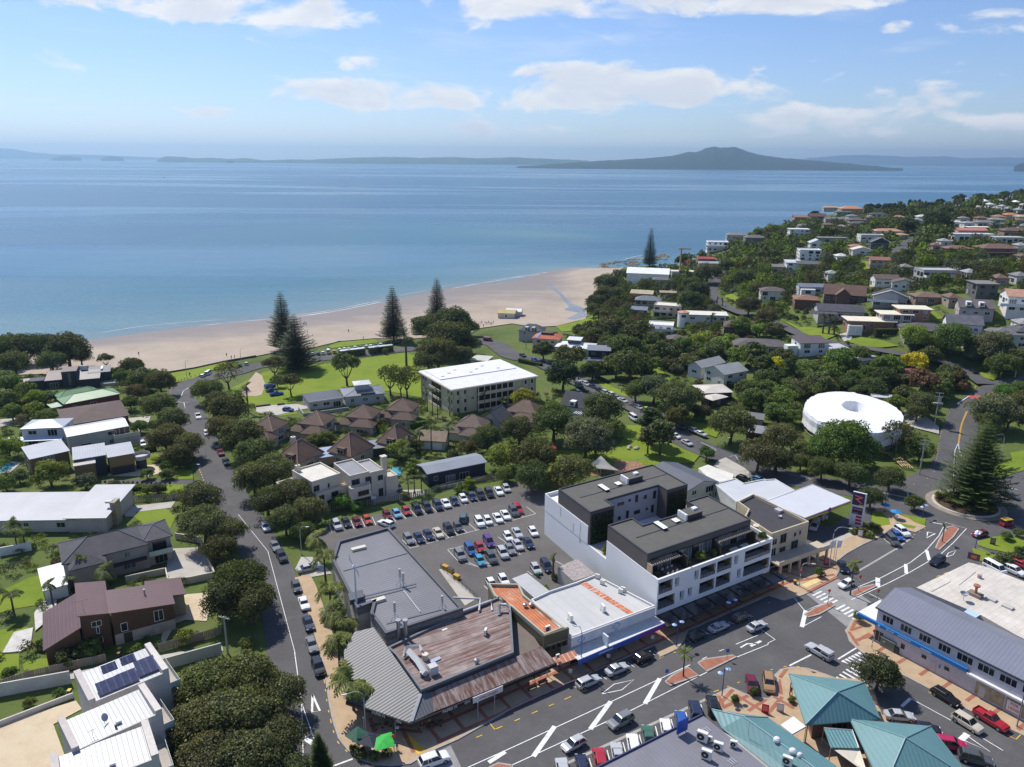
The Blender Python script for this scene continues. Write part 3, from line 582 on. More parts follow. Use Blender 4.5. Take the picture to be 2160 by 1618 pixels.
for nm,pts,w in(('lane_line',Lp(C3,-700,1770,0,1455,640,1160,1280,860,1500,757),.16),('lane_line',[*Lp(C3,-700,1930,0,1603,1000,1143,1900,690,2157,587),*Lp(B4,0,1585,60,1555,-60,1470),C3(2110,492),C3(1885,585)],.16),('hatch_bar',[C3(360,1275),C3(180,1530)],.75),('hatch_bar',[C3(832,1065),C3(660,1300)],.75),('hatch_bar',[C3(1245,872),C3(1120,1085)],.75),('hatch_bar',[C2(2100,1490),C2(1960,1580)],.7),('lane_line',Lp(B4,700,1135,960,1030,1200,905,1330,805,1440,680,1475,610,1495,567,1672,620,1560,740,1450,840,1200,985,1000,1085,700,1220),.17),('hatch_bar',[B4(925,1035),B4(925,1110)],.9),('hatch_bar',[B4(1160,920),B4(1165,1000)],.7),('hatch_bar',[B4(1335,800),B4(1360,890)],.7),('hatch_bar',[B4(318,1310),B4(285,1450)],.8),('lane_line',[B4(285,1450),B4(450,1362)],.15),('lane_line',Lp(B4,165,1135,310,1315,400,1275,540,1235),.15),('lane_line',[B4(850,1165),B4(965,1225)],.15),('lane_line',Lp(C2,325,650,385,1080,400,1618),.14),('lane_line',[C2(385,1080),C2(570,1618)],.14),('lane_line',[C2(330,660),C2(100,-200),B2(-150,500)],.1),('hatch_bar',[C2(400,1370),C2(480,1420)],.8),('stop_line',[C2(630,1618),C2(815,1550)],.3),('stop_line',[C4(180,765),C4(365,672)],.3),('stop_line',[C4(590,710),C4(750,612)],.3),('lane_line',[C4(1200,1040),C4(1540,1225)],.15),('hatch_bar',[C4(1200,1040),C4(1125,1110)],.5),('lane_line',[C4(1790,1365),C4(1980,1480)],.15),('lane_line',Lp(C4,1640,1330,1870,1490,1630,1385),.2),('hatch_bar',[C4(1680,1340),C4(1625,1390)],.9),('lane_line',[*Lp(A4,1605,1345,1610,1400,1650,1500),B4(1700,170),B4(1560,200),A4(1575,1400),A4(1600,1345)],.16),('limit_line',[B4(1360,565),B4(1470,583)],.3),('limit_line',[B4(1930,255),B4(2100,290)],.3),('limit_line',Lp(B4,900,305,1185,362,1175,320),.3),('lane_line',Lp(A3,1590,1333,1720,1395,1700,1410),.15),('lane_line',Lp(A3,1815,1455,1880,1440,1905,1480),.15),('lane_line',[B4(170,160),B4(370,205)],.14),('lane_line',[A4(1600,1005),A4(1690,945)],.3),('lane_line',Lp(A1,1525,950,1545,900,1620,855,1780,805),.2),('lane_line',Lp(A1,1500,990,1550,1000,1560,1045,1552,1000,1640,990),.2),('lane_line',Lp(D2,1010,625,1120,570,1250,515),.25)):
 mark(nm,[(pl_(pts),w)],PAINTW,off=.03 if pts[0][1]>950 else .15)
for tri in(Lp(C2,476,1010,538,1145,472,1155),Lp(B4,1345,648,1408,662,1338,698)):mark('give_way_triangle',[(pl_(tri+[tri[0]]),.35)],PAINTW)
for dm in(Lp(C3,755,1003,860,920,1028,883,925,968),Lp(B4,1500,860,1520,825,1585,800,1560,840)):mark('diamond_marking',[(pl_(dm+[dm[0]]),.16)],PAINTW)
mark('turn_arrow',[(pl_(Lp(C3,1925,612,1980,580,2070,580)),.3),(pl_([C3(2010,600),C3(2098,556)]),.5)],PAINTW)
for a,b in((C3(1600,710),C3(1642,690)),(C3(1745,642),C3(1785,627))):mark('lane_dash',[(pl_([a,b]),.14)],PAINTW)
a0,a1=xy(B4(400,1135)),xy(B4(560,1230));b0,b1=xy(B4(590,1270)),xy(B4(840,1345))
ud=(xy(B4(590,1040))-xy(B4(320,1168))).normalized()
P0,P1=xy(B4(350,1180)),xy(B4(720,1400));
for i in Rg(11):
 c=P0+(P1-P0)*((i+.5)/11)+ud*1.9
 if i in(5,):continue
 mark('zebra_bar',[([c-ud*1.5,c+ud*1.5],.42)],PAINTW,off=.03)
P0,P1=xy(C4(575,860)),xy(C4(790,690));us=(xy(C4(1640,1115))-xy(C4(1150,850))).normalized()
for i in Rg(9):
 c=P0+(P1-P0)*(i/8);mark('zebra_bar',[([c,c+us*2.8],.42)],PAINTW)
P0,P1=xy(C4(625,722)),xy(C4(785,640))
for i in Rg(7):
 c=P0+(P1-P0)*(i/6);n_=Ve((-us.y,us.x));v=[c-n_*.38,c+n_*.38,c+us*1.2]
 obj('give_way_tooth',AD([(q.x,q.y,.03)for q in v],[(0,1,2)]),PAINTW,mr)
mark('lane_line',[(pl_([C4(840,668),C4(940,715)]),.2)],PAINTW)
def dashes(px,ln=1.1,gap=1.4,w=.16,m=PAINTY,off=.03):
 pts=sline(pl_(px),.5)if len(px)>2 else[xy(px[0])+(xy(px[1])-xy(px[0]))*t/200 for t in Rg(201)]
 d=0;on=[];o_=off
 for a,b in zip(pts,pts[1:]):
  if d%(ln+gap)<ln:on.append(a)
  elif len(on)>1:mark('yellow_dash',[(on,w)],m,off=o_);on=[]
  else:on=[]
  d+=(b-a).length
dashes(Lp(C2,574,880,600,1080,635,1250,685,1400,770,1490,850,1550,940,1595,1060,1620))
dashes(Lp(C3,-300,1370,0,1240,370,1080,580,990,860,870,1200,722),1.5,1.8)
dashes(Lp(C3,1280,672,1340,660,1400,640,1430,590),.9,.8);dashes(Lp(C3,1700,985,1810,945,1960,885,2060,845))
dashes(Lp(C4,20,800,130,773,240,772,350,792,450,820,540,850));dashes(Lp(C4,650,460,680,540,760,640));dashes([C4(1140,842),C4(1320,925)])
dashes(Lp(B4,1180,700,1290,640,1360,590));dashes([B4(1420,1025),B4(1560,970)],1.3,1.2);dashes(Lp(B4,0,1245,200,1200,330,1160),.8,1)
dashes(Lp(A1,1430,940,1450,870,1520,830),1.2,1.2,.25,off=.06);dashes([B1(1680,120),B1(1740,270)],1,1);dashes([*Lp(A4,1530,1080,1460,1250,1430,1420,1400,1560),B4(1390,170),B4(1200,260)],1.,1.3,off=.05);dashes(Lp(A4,1770,820,1730,900,1690,930),1.2,1.3,.25,off=.1)
for pts in(Lp(A4,1672,1070,1625,1190,1602,1340),Lp(A4,1680,1072,1633,1190,1610,1340),[A4(1810,952),A4(1910,902)],[A4(1995,872),A4(2157,828)]):mark('centre_line',[(sline(pl_(pts),3),.16)],PAINTY,off=.08)
for pts in(Lp(C3,530,940,575,980,630,970),Lp(C3,1200,640,1275,690,1240,705),Lp(C2,1910,1250,1955,1230,2010,1300,2075,1275),Lp(C4,2020,1350,2090,1385,2130,1345),[C4(1350,985),C4(1450,1040)]):mark('bay_corner',[(pl_(pts),.16)],PAINTY)
for pts in([C3(750,850),C3(800,880)],[C3(970,735),C3(1030,775)],[C3(1210,650),C3(1255,680)],[C3(1620,480),C3(1680,500)],[C3(1820,395),C3(1880,415)],[C3(1470,530),C3(1510,575)],[C3(2000,345),C3(2030,350)],[B4(970,700),B4(1090,800)]):mark('parking_line',[(pl_(pts),.14)],PAINTW)
for a,b in((C3(650,1545),C3(680,1650)),(C3(800,1475),C3(826,1570)),(C3(935,1410),C3(960,1505)),(C3(1072,1345),C3(1096,1440)),(C3(1208,1275),C3(1232,1370)),(C3(1340,1215),C3(1364,1310)),(C3(1463,1155),C3(1490,1250)),(C3(1590,1090),C3(1610,1150))):mark('parking_line',[(pl_([a,b]),.16)],PAINTW)
kerb(Lp(C3,380,1625,1000,1340,1720,1008),mr,.5,.03)
kerb(Lp(B4,730,995,860,920,1080,790,1220,690),mr,.45,.03)
def bay_lines(a,b,n,depth,parent):
 A,B=xy(a),xy(b);u=(B-A).normalized();q=Ve((-u.y,u.x))
 for i in Rg(n+1):
  c=A+(B-A)*(i/n);mark('parking_line',[([c,c+q*depth],.11)],PAINTW,parent,off=.03)
bay_lines(B2(640,650),B2(1010,590),4,4.6,lot);bay_lines(B2(1180,560),B2(2157,330),12,4.6,lot)
bay_lines(B2(1300,785),B2(2157,555),11,4.6,lot);bay_lines(B3(0,545),B3(200,495),2,4.6,lot)
mark('parking_line',[(pl_([B2(1300,785),B2(2157,552),B3(200,495)]),.12)],PAINTW,lot,off=.034)
for pts in(Lp(B2,1615,800,1700,890,1890,950,1700,895),[B2(1615,795),B2(1780,760)],[B2(1890,952),B2(1980,930)],[B2(1780,900),B2(1890,950)],[B2(1900,880),B2(1975,925)],[B2(2040,690),B2(2110,740)],[B3(40,780),B3(70,840)],[B3(360,890),B3(430,925)],[B3(130,980),B3(170,1010)],[B2(1920,1100),B2(1950,1130)]):mark('parking_line',[(pl_(pts),.12)],PAINTW,lot,off=.036)
# ================================================================ BUILDING KIT
FOOT=[]
class Th:
 def __init__(s,name,O,ang,label,cat='building',group=N_):
  s.O=Ve(O);s.a=ang;s.root=empty(name,s.O,ang,label,cat,group);s.c,s.s=math.cos(ang),math.sin(ang)
 def w(s,x,y):return Ve((s.O.x+s.c*x-s.s*y,s.O.y+s.s*x+s.c*y))
 def l(s,p):dx,dy=p[0]-s.O.x,p[1]-s.O.y;return Ve((s.c*dx+s.s*dy,-s.s*dx+s.c*dy))
 def pt(s,name,mb,m,color=N_,parent=N_,smooth=False):return obj(name,mb,m,parent or s.root,color,smooth)
 def box(s,name,m,color,x0,x1,y0,y1,z0,z1,parent=N_):return s.pt(name,BX(min(x0,x1),max(x0,x1),min(y0,y1),max(y0,y1),z0,z1),m,color,parent)
 def lp(s,p,z):
  return s.l(PZ(p,s.O.z+z))
 def foot(s,poly):FOOT.append([Tp(s.w(*p))for p in poly])
def win_mesh(w,h,mull,bars=1):
 b=.07;mb=MB()
 mb.box(-w/2,w/2,-.06,.0,0,b).box(-w/2,w/2,-.06,.0,h-b,h).box(-w/2,-w/2+b,-.058,.0,b,h-b).box(w/2-b,w/2,-.058,.0,b,h-b)
 for k in Rg(mull):x=-w/2+w*(k+1)/(mull+1);mb.box(x-.03,x+.03,-.05,0,b,h-b)
 return mb.me('window')
def pane_mesh(w,h):return mesh([(-w/2+.05,-.02,.05),(w/2-.05,-.02,.05),(w/2-.05,-.02,h-.05),(-w/2+.05,-.02,h-.05)],[(0,1,2,3)],'pane')
def wnd(t,a,d,s,z,w,h,fc=WH,mull=N_,pane=N_,name='window',parent=N_):
 w=round(w,1);h=round(h,1);mull=(1 if w>1.1 else 0)+(1 if w>2.4 else 0)if mull is N_ else mull
 o=obj(name,shr(('w',w,h,mull),lambda:win_mesh(w,h,mull)),FRAME,parent or t.root,fc)
 o.location=(a[0]+d[0]*s+d[1]*.004,a[1]+d[1]*s-d[0]*.004,z);o.rotation_euler=(0,0,math.atan2(d[1],d[0]))
 pm=pane or GLASS
 p=obj('pane',shr(('p',w,h,pm.name),lambda:pane_mesh(w,h)),pm,o);return o
def door(t,a,d,s,z,w,h,color,name='door'):
 o=obj(name,shr(('d',round(w,1),round(h,1)),lambda:BX(-w/2,w/2,-.05,0,0,h).box(-w/2+.1,w/2-.1,-.07,-.05,.12,h*.45).box(-w/2+.1,w/2-.1,-.07,-.05,h*.52,h-.12).me('door')),OB,t.root,color)
 o.location=(a[0]+d[0]*s+d[1]*.004,a[1]+d[1]*s-d[0]*.004,z);o.rotation_euler=(0,0,math.atan2(d[1],d[0]))
 obj('handle',shr(('dh',),lambda:BX(-.03,.03,-.12,-.07,0,.14).me('handle')),MT,o).location=(w/2-.14,0,1.0)
 return o
def slab(polys,th):
 V=[];ix={};F=[]
 def vi(p):
  k=(round(p[0],3),round(p[1],3),round(p[2],3))
  if k not in ix:ix[k]=len(V);V.append(k)
  return ix[k]
 for p in polys:F.append([vi(q)for q in p])
 n=len(V);ed={}
 for f in F:
  for i in Rg(len(f)):a,b=f[i],f[(i+1)%len(f)];ed[(a,b)]=1
 out=[Tp(f)for f in F]+[Tp(i+n for i in f[::-1])for f in F]
 for(a,b)in ed:
  if(b,a)not in ed:out.append((b,a,a+n,b+n))
 return AD(V+[(x,y,z-th)for x,y,z in V],out)
def rpolys(kind,x0,x1,y0,y1,z,rise,axis='x'):
 if axis=='y' and kind!='mono':
  return[[(q[1],q[0],q[2])for q in p][::-1]for p in rpolys(kind,y0,y1,x0,x1,z,rise,'x')]
 yc=(y0+y1)/2;zr=z+rise
 if kind=='gable':return[[(x0,y0,z),(x1,y0,z),(x1,yc,zr),(x0,yc,zr)],[(x0,yc,zr),(x1,yc,zr),(x1,y1,z),(x0,y1,z)]]
 if kind=='hip':
  hw=(y1-y0)/2
  if(x1-x0)<=2*hw+.05:
   c=((x0+x1)/2,yc,zr);return[[(x0,y0,z),(x1,y0,z),c],[(x1,y0,z),(x1,y1,z),c],[(x1,y1,z),(x0,y1,z),c],[(x0,y1,z),(x0,y0,z),c]]
  a,b=(x0+hw,yc,zr),(x1-hw,yc,zr)
  return[[(x0,y0,z),(x1,y0,z),b,a],[(x1,y0,z),(x1,y1,z),b],[(x1,y1,z),(x0,y1,z),a,b],[(x0,y1,z),(x0,y0,z),a]]
 if kind=='mono':
  zz={'y':(z,z,zr,zr),'-y':(zr,zr,z,z),'x':(z,zr,zr,z),'-x':(zr,z,z,zr)}[axis]
  return[[(x0,y0,zz[0]),(x1,y0,zz[1]),(x1,y1,zz[2]),(x0,y1,zz[3])]]
 return[[(x0,y0,z),(x1,y0,z),(x1,y1,z),(x0,y1,z)]]
RM={'tile':(TILEY,TILEX),'corr':(CORX,CORY),'tray':(TRAYX,TRAYY),'memb':(MEMB,MEMB)}
def blk(t,x0,x1,y0,y1,z0,ze,kind,rise,wc,rc,rm='tile',axis='x',ov=.5,wm=N_,th=.18,nms=('wall','roof'),ridge=False,fsc=N_):
 wm=wm or PA;mb=MB()
 if kind=='gable':
  mb.box(x0,x1,y0,y1,z0,ze-.02)
  if axis=='x':yc=(y0+y1)/2;mb.add([(x0+.003,y0,ze-.02),(x0+.003,y1,ze-.02),(x0+.003,yc,ze+rise-.1),(x1-.003,y0,ze-.02),(x1-.003,y1,ze-.02),(x1-.003,yc,ze+rise-.1)],[(0,2,1),(3,4,5),(0,3,5,2),(1,2,5,4)])
  else:xc=(x0+x1)/2;mb.add([(x0,y0+.003,ze-.02),(x1,y0+.003,ze-.02),(xc,y0+.003,ze+rise-.1),(x0,y1-.003,ze-.02),(x1,y1-.003,ze-.02),(xc,y1-.003,ze+rise-.1)],[(0,1,2),(3,5,4),(0,2,5,3),(1,4,5,2)])
 elif kind=='mono':
  zz=[q[2]-.2 for q in rpolys('mono',x0,x1,y0,y1,ze,rise,axis)[0]];mb.prism([(x0,y0),(x1,y0),(x1,y1),(x0,y1)],z0,zz)
 else:mb.box(x0,x1,y0,y1,z0,ze-(.02 if kind=='hip' else .1))
 w=t.pt(nms[0],mb,wm,wc)
 m=RM[rm][0 if axis in('x','y' if kind=='mono' else 'x','-y')else 1]
 if kind=='flat':r=t.pt(nms[1],BX(x0-ov,x1+ov,y0-ov,y1+ov,ze-.15,ze+.12),m,rc)
 elif kind=='parapet':
  r=t.pt(nms[1],BX(x0+.2,x1-.2,y0+.2,y1-.2,ze-.15,ze+.1),m,rc)
  t.pt('parapet',BX(x0,x1,y0-.02,y0+.25,ze-.1,ze+.5).box(x0,x1,y1-.25,y1+.02,ze-.1,ze+.5).box(x0-.02,x0+.25,y0+.25,y1-.25,ze-.1,ze+.49).box(x1-.25,x1+.02,y0+.25,y1-.25,ze-.1,ze+.49),wm,wc)
 else:
  r=t.pt(nms[1],slab(rpolys(kind,x0-ov,x1+ov,y0-ov,y1+ov,ze+(.12 if kind!='mono' else 0),rise,axis),th),m,rc)
  if ridge and kind in('hip','gable'):
   P_=rpolys(kind,x0-ov,x1+ov,y0-ov,y1+ov,ze+.14,rise,axis);seen={};mb=MB()
   for p in P_:
    for i in Rg(len(p)):
     a,b=p[i],p[(i+1)%len(p)];k=Tp(sorted((a,b)))
     if k in seen:mb.tube([a,b],.11,5)
     seen[k]=1
   t.pt('ridge_cap',mb,OB,[min(1,c*1.5+.01)for c in rc],r)
  if fsc:t.pt('gutter',BX(x0-ov-.1,x1+ov+.1,y0-ov-.12,y0-ov,ze-.1,ze+.06).box(x0-ov-.1,x1+ov+.1,y1+ov,y1+ov+.12,ze-.1,ze+.06),OB,fsc,r)
 return w,r
def rect_from(A,B,C,h):
 a,b,c=PT(A,h),PT(B,h),PT(C,h);z=(H(a.x,a.y)+H(b.x,b.y)+H(c.x,c.y))/3
 a2,b2,c2=a.to_2d(),b.to_2d(),c.to_2d();u=(b2-a2);L=u.length;u/=L;q=Ve((-u.y,u.x));Wd=(c2-b2).dot(q)
 if Wd<0:a2,b2=b2,a2;u=-u;Wd=-Wd
 return Ve((a2.x,a2.y,z)),math.atan2(u.y,u.x),L,Wd
CAMP=Ve((0,0))
def wauto(t,x0,x1,y0,y1,z0,ze,sto,fc,seed,skip=(),big=.25,dn=1.,pane=N_):
 r=random.Random(seed);fh=(ze-z0)/sto
 walls=[((x0,y0),(1,0),x1-x0),((x1,y0),(0,1),y1-y0),((x1,y1),(-1,0),x1-x0),((x0,y1),(0,-1),y1-y0)]
 for wi,(a,d,ln)in En(walls):
  if wi in skip:continue
  mid=t.w(a[0]+d[0]*ln/2,a[1]+d[1]*ln/2);nw=Ve((t.c*d[1]+t.s*d[0],t.s*d[1]-t.c*d[0]))
  if nw.dot(-mid)<-.25*mid.length:continue
  for s in Rg(sto):
   n=max(1,int(ln/3.4*dn));
   for k in Rg(n):
    if r.random()<.1 and n>1:continue
    slot=ln/n;wd=min(slot*.72,r.choice([1.2,1.6,2.0,2.4]));hh=r.choice([1.1,1.3,1.3])
    zz=z0+s*fh+(fh-hh)*.55
    if r.random()<big:hh=min(2.1,fh-.5);wd=min(slot*.85,2.8);zz=z0+s*fh+.12
    wnd(t,a,d,slot*(k+.5)+r.uniform(-.15,.15)*slot*.3,zz,wd,hh,fc,pane=pane or(CURT if r.random()<.2 else N_))
def house(label,A,B,C,ev,kind='hip',rise=2.,wc=WH,rc=CHAR,rm='tile',axis=N_,sto=N_,wm=N_,ov=.5,fc=WH,name='house',cat='house',group=N_,win=True,ridge=False,inset=True,seed=N_,dn=1.,big=.25,dd=True,skip=(),down=0.):
 O,ang,L,Wd=rect_from(A,B,C,ev);return hAt(label,O,ang,L,Wd,ev,kind,rise,wc,rc,rm,axis,sto,wm,ov,fc,name,cat,group,win,ridge,inset,seed,dn,big,dd,skip,down)
HN=[0]
def hAt(label,O,ang,L,Wd,ev,kind='hip',rise=2.,wc=WH,rc=CHAR,rm='tile',axis=N_,sto=N_,wm=N_,ov=.5,fc=WH,name='house',cat='house',group=N_,win=True,ridge=False,inset=True,seed=N_,dn=1.,big=.25,dd=True,skip=(),down=0.):
 HN[0]+=1;seed=seed or HN[0]*13
 axis=axis or('x' if L>=Wd else 'y');sto=sto or max(1,round(ev/2.9));t=Th(name,O,ang,label,cat,group);t.L,t.W,t.ze=L,Wd,ev
 i=ov if inset else 0;x0,x1,y0,y1=i,L-i,i,Wd-i
 t.wall,t.roof=blk(t,x0,x1,y0,y1,-1.2-down,ev,kind,rise,wc,rc,rm,axis,ov,wm,ridge=ridge);t.r=(x0,x1,y0,y1)
 t.foot([(-1,-1),(L+1,-1),(L+1,Wd+1),(-1,Wd+1)])
 if win:wauto(t,x0,x1,y0,y1,0,ev,sto,fc,seed,dn=dn,big=big,skip=skip)
 if dd and win:
  ws=[((x0,y0),(1,0),x1-x0),((x1,y0),(0,1),y1-y0),((x0,y1),(0,-1),y1-y0)]
  a,d,ln=ws[1 if(t.w(x1,(y0+y1)/2)).length<t.w(x0,(y0+y1)/2).length else 2];door(t,a,d,ln*.12+.5,0,.95,2.1,random.Random(seed).choice([(.25,.05,.04),(.03,.04,.08),(.5,.5,.5),(.06,.05,.04)]))
 return t
def hC(label,p,Lpx,Wd,ang,ev,kind='hip',rise=1.8,wc=WH,rc=CHAR,rm='tile',**k):
 c=PT(p,ev+rise*.3);L=Lpx/ppm(c)/max(.5,abs(math.cos(R_(ang))));a=R_(ang);O=Ve((c.x-math.cos(a)*L/2+math.sin(a)*Wd/2,c.y-math.sin(a)*L/2-math.cos(a)*Wd/2,0))
 O.z=min(H(c.x,c.y),c.z-ev)-.0;O.z=c.z-ev-rise*.3
 return hAt(label,O,a,L,Wd,ev,kind,rise,wc,rc,rm,down=2.5,**k)
def balc(t,x0,x1,y0,y1,z,col=WH,rail=(.6,.65,.66)):
 b=t.pt('balcony',BX(x0,x1,y0,y1,z-.2,z),PA,col);mb=MB()
 mb.box(x0,x1,y0,y0+.05,z,z+1).box(x0,x0+.05,y0+.05,y1,z,z+1).box(x1-.05,x1,y0+.05,y1,z,z+1)
 t.pt('rail',mb,OB,rail,b);return b
def chim(t,x,y,z0,z1,w=.8,d=.6,col=(.3,.2,.15)):
 c=t.pt('chimney',BX(x-w/2,x+w/2,y-d/2,y+d/2,z0,z1),PA,col,t.roof);t.pt('chimney_pot',CY(x,y,z1,z1+.5,.14,8),OB,(.3,.12,.07),c)
def acunit(loc,rz,label,col=(.72,.7,.64),s=1.):
 t=Th('condenser_unit',loc,rz,label,'air conditioner','rooftop condenser units')
 t.pt('cabinet',BX(-.5*s,.5*s,-.2*s,.2*s,.12,1.1*s),OB,col)
 g=t.pt('fan_grille',TU([(-.12*s,-.2*s-.002,.6*s),(-.12*s,-.23*s,.6*s)],.36*s,16),DM);t.pt('hub',TU([(-.12*s,-.23*s,.6*s),(-.12*s,-.25*s,.6*s)],.1*s,8),OB,col,g)
 for x in(-.4*s,.4*s):t.box('foot',MT,N_,x-.05,x+.05,-.28*s,.28*s,0,.12)
 return t
# ================================================================ HOUSES
R1=(.075,.05,.042);TBR=(.135,.085,.06);SLATE=(.06,.062,.07);TAN=(.42,.34,.23)
t=house('long white house with pale ribbed metal roof and stone chimney above the lawn',*Lp(B1,-500,560,640,545,560,340),3.3,'mono',1.0,(.46,.43,.40),(.38,.385,.40),'tray',axis='y',ov=.6,fc=(.35,.5,.48),dn=.5)
blk(t,t.L-2,t.L+6.5,.2,t.W+1.5,-1,3.9,'mono',1.3,(.42,.39,.36),(.39,.395,.41),'tray',axis='y',ov=.7,nms=('wing','wing_roof'))
t.pt('chimney',BX(t.L+6.4,t.L+7.6,3.5,6.2,-.5,5.9),mat('stacked_stone',(.30,.25,.18),var=.5,scale=3,bump=.8));t.foot([(t.L,-1),(t.L+8,-1),(t.L+8,t.W+2),(t.L,t.W+2)])
t.pt('flue',BX(t.L+5,t.L+6.6,4.2,5.0,5.4,5.9),OB,(.6,.6,.6))
t=house('two-storey taupe house with dark grey hipped roof and glass balcony',*Lp(B1,520,930,1265,750,1225,580),5.6,'hip',2.4,(.36,.32,.28),(.068,.066,.075),'tile',ridge=True,fc=(.45,.47,.42),dn=.6)
blk(t,t.L-1.0,t.L+4.2,1.2,t.W-1.2,-1,5.9,'hip',1.5,(.36,.32,.28),(.068,.066,.075),'tile',axis='x',nms=('wing','wing_roof'),ridge=True);t.foot([(t.L-1,0),(t.L+5,0),(t.L+5,t.W),(t.L-1,t.W)])
blk(t,1.5,t.L*.45,-2.2,1.,-1,5.2,'hip',1.1,(.34,.30,.26),(.068,.066,.075),'tile',axis='x',nms=('bay_wall','bay_roof'))
t.pt('verandah_roof',BX(t.L*.55,t.L-1,-1.0,.5,2.7,2.9),OB,(.03,.03,.035));balc(t,t.L-.5,t.L+4.2,-.6,1.2,3.0,(.36,.33,.28),(.35,.45,.4))
wnd(t,(t.L-.3,1.2),(1,0),2.2,.1,2.6,2.3,(.3,.3,.3));wnd(t,(t.L-.3,1.2),(1,0),2.2,3.1,2.8,2.2,(.05,.05,.05))
t=house('white flat-roofed outbuilding beside the taupe house',*Lp(B1,360,1150,580,1090,550,900),2.6,'flat',.2,WH,(.68,.68,.68),'corr',ov=.3,win=False,name='shed',cat='shed')
t=house('brown house with stepped dark red-brown ribbed metal roofs and timber walls',*Lp(C1,660,390,930,320,1000,20),6.6,'mono',1.0,(.095,.05,.03),(.125,.062,.055),'tray',axis='-x',wm=CLADX,fc=(.7,.7,.66),dn=.4,ov=.3,dd=False)
L,Wd=t.L,t.W
blk(t,-5.5,-.05,-.5,Wd*.95,-1,3.2,'mono',2.6,(.09,.048,.03),(.12,.06,.052),'tray',axis='x',wm=CLADX,nms=('lean_to_wall','lean_to_roof'),ov=.35)
blk(t,L+.05,L+10.2,-.2,Wd*.62,-1,5.4,'mono',1.5,(.095,.05,.03),(.125,.062,.055),'tray',axis='-x',wm=CLADX,nms=('wing','wing_roof'),ov=.35)
blk(t,L+6.8,L+12.6,Wd*.3,Wd*.8,-1,4.6,'mono',1.,(.33,.29,.23),(.125,.062,.055),'tray',axis='-x',nms=('garage_wall','garage_roof'),ov=.35)
t.foot([(-6,-1),(L+13,-1),(L+13,Wd+1),(-6,Wd+1)])
t.pt('plinth',BX(L+.1,L+10.2,-.26,-.2,-1,2.1),PA,(.38,.34,.28))
for s,z,w_,h_ in((2.0,3.0,.5,1.4),):wnd(t,(0.3,.3),(1,0),s*1.2,z,w_,h_)
for s,z,w_,h_ in((1.8,2.4,1.1,1.7),(7.6,2.6,1.6,2.2)):wnd(t,(L,-.2),(1,0),s,z,w_,h_)
door(t,(L,-.26),(1,0),2.2,0,1.4,2.0,(.05,.045,.04));t.pt('flue',CY(L+6,Wd*.35,5.8,7.2,.15,8),MT);t.box('bay_window',PA,(.36,.33,.27),L+6.5,L+7.6,-.6,-.26,.1,1.8)
t.pt('aerial',TU([(1,2,7.2),(1,2,9.4)],.03,5).tube([(-.6,2,9.3),(2.6,2,9.3)],.025,5),MT)
row=[('white row house with five solar panels on its pale metal roof',*Lp(C1,760,1110,1425,835,1265,625),9.),('white row house with a satellite dish, between its two neighbours',*Lp(C1,620,1520,1370,1180,1215,970),9.),('white row house lowest in the photo',*Lp(C1,480,1900,1345,1560,1170,1310),9.)]
for k,(lb,a,b,c,e)in En(row):
 t=house(lb,a,b,c,e,'mono',.5,(.55,.52,.48),(.36,.375,.39),'tray',axis='y',ov=.0,inset=False,sto=3,win=False,name='row_house',group='white row houses')
 L,Wd=t.L,t.W
 t.pt('end_parapet',BX(L-.9,L,-.1,Wd+.15,8.6,10.2),PA,(.58,.53,.48));t.pt('rear_parapet',BX(-.1,.8,-.1,Wd+.15,8.6,10.2),PA,(.5,.45,.42));t.pt('side_parapet',BX(.8,L-.9,-.12,.12,8.5,9.6),PA,(.55,.52,.48))
 for z in(3.,6.):balc(t,L,L+1.6,.6,Wd-.4,z,(.4,.36,.32),(.5,.55,.55));
 for z in(.2,3.1,6.1):wnd(t,(L,0),(0,1),Wd*.45,z,2.8,2.2,(.2,.2,.2))
 t.pt('skylight',BX(L*.52,L*.58,2,2.7,9.3,9.6),OB,WH);t.pt('vent_pipe',CY(L*.5,1.6,9.2,9.6,.16,8),DM)
 if k==0:
  PVM=mat('solar_cells',(.045,.05,.10),ro=.18,var=.25,scale=2,pat='seamx',ps=1.0,pv=-.9,spec=.8)
  for(x,y,w_,d_)in((L*.14,Wd*.12,2.9,2.2),(L*.40,Wd*.12,2.7,2.3),(L*.66,Wd*.20,2.9,2.9),(L*.30,Wd*.72,2.1,1.3),(L*.55,Wd*.74,2.1,1.3)):
   s=t.pt('solar_panel',AD([(x,y,9.45),(x+w_,y,9.45),(x+w_,y+d_,9.75+d_*.22),(x,y+d_,9.75+d_*.22),(x,y,9.38),(x+w_,y,9.38),(x+w_,y+d_,9.68+d_*.22),(x,y+d_,9.68+d_*.22)],[(0,1,2,3),(7,6,5,4),(0,4,5,1),(1,5,6,2),(2,6,7,3),(3,7,4,0)]),PVM)
   for q in(.15,w_-.15):t.pt('panel_leg',BX(x+q-.03,x+q+.03,y+d_-.1,y+d_-.04,9.0,9.6+d_*.22),MT,N_,s)
 if k==1:
  d=t.pt('satellite_dish',LA([(.02,0),(.3,.05),(.55,.18),(.57,.2),(.3,.08),(.02,.03)],16),OB,(.35,.38,.42));d.location=(L*.42,Wd*.5,10.0);d.rotation_euler=(R_(60),0,R_(40));t.pt('mast',CY(L*.42,Wd*.5+.15,9.2,10,.04,6),MT)
  t.pt('aerial',TU([(L*.25,1.8,9.2),(L*.25,1.8,10.3)],.03,5).tube([(L*.2,1.8,10.2),(L*.3,1.8,10.2)],.03,5),MT)
t=house('curved grey metal roof over brown timber walls at the end nearest the pool',*Lp(A1,245,1475,590,1400,560,1310),5.4,'mono',.7,(.19,.115,.06),(.36,.37,.40),'tray',axis='y',ov=.35,wm=BOARD,dn=.3,name='house')
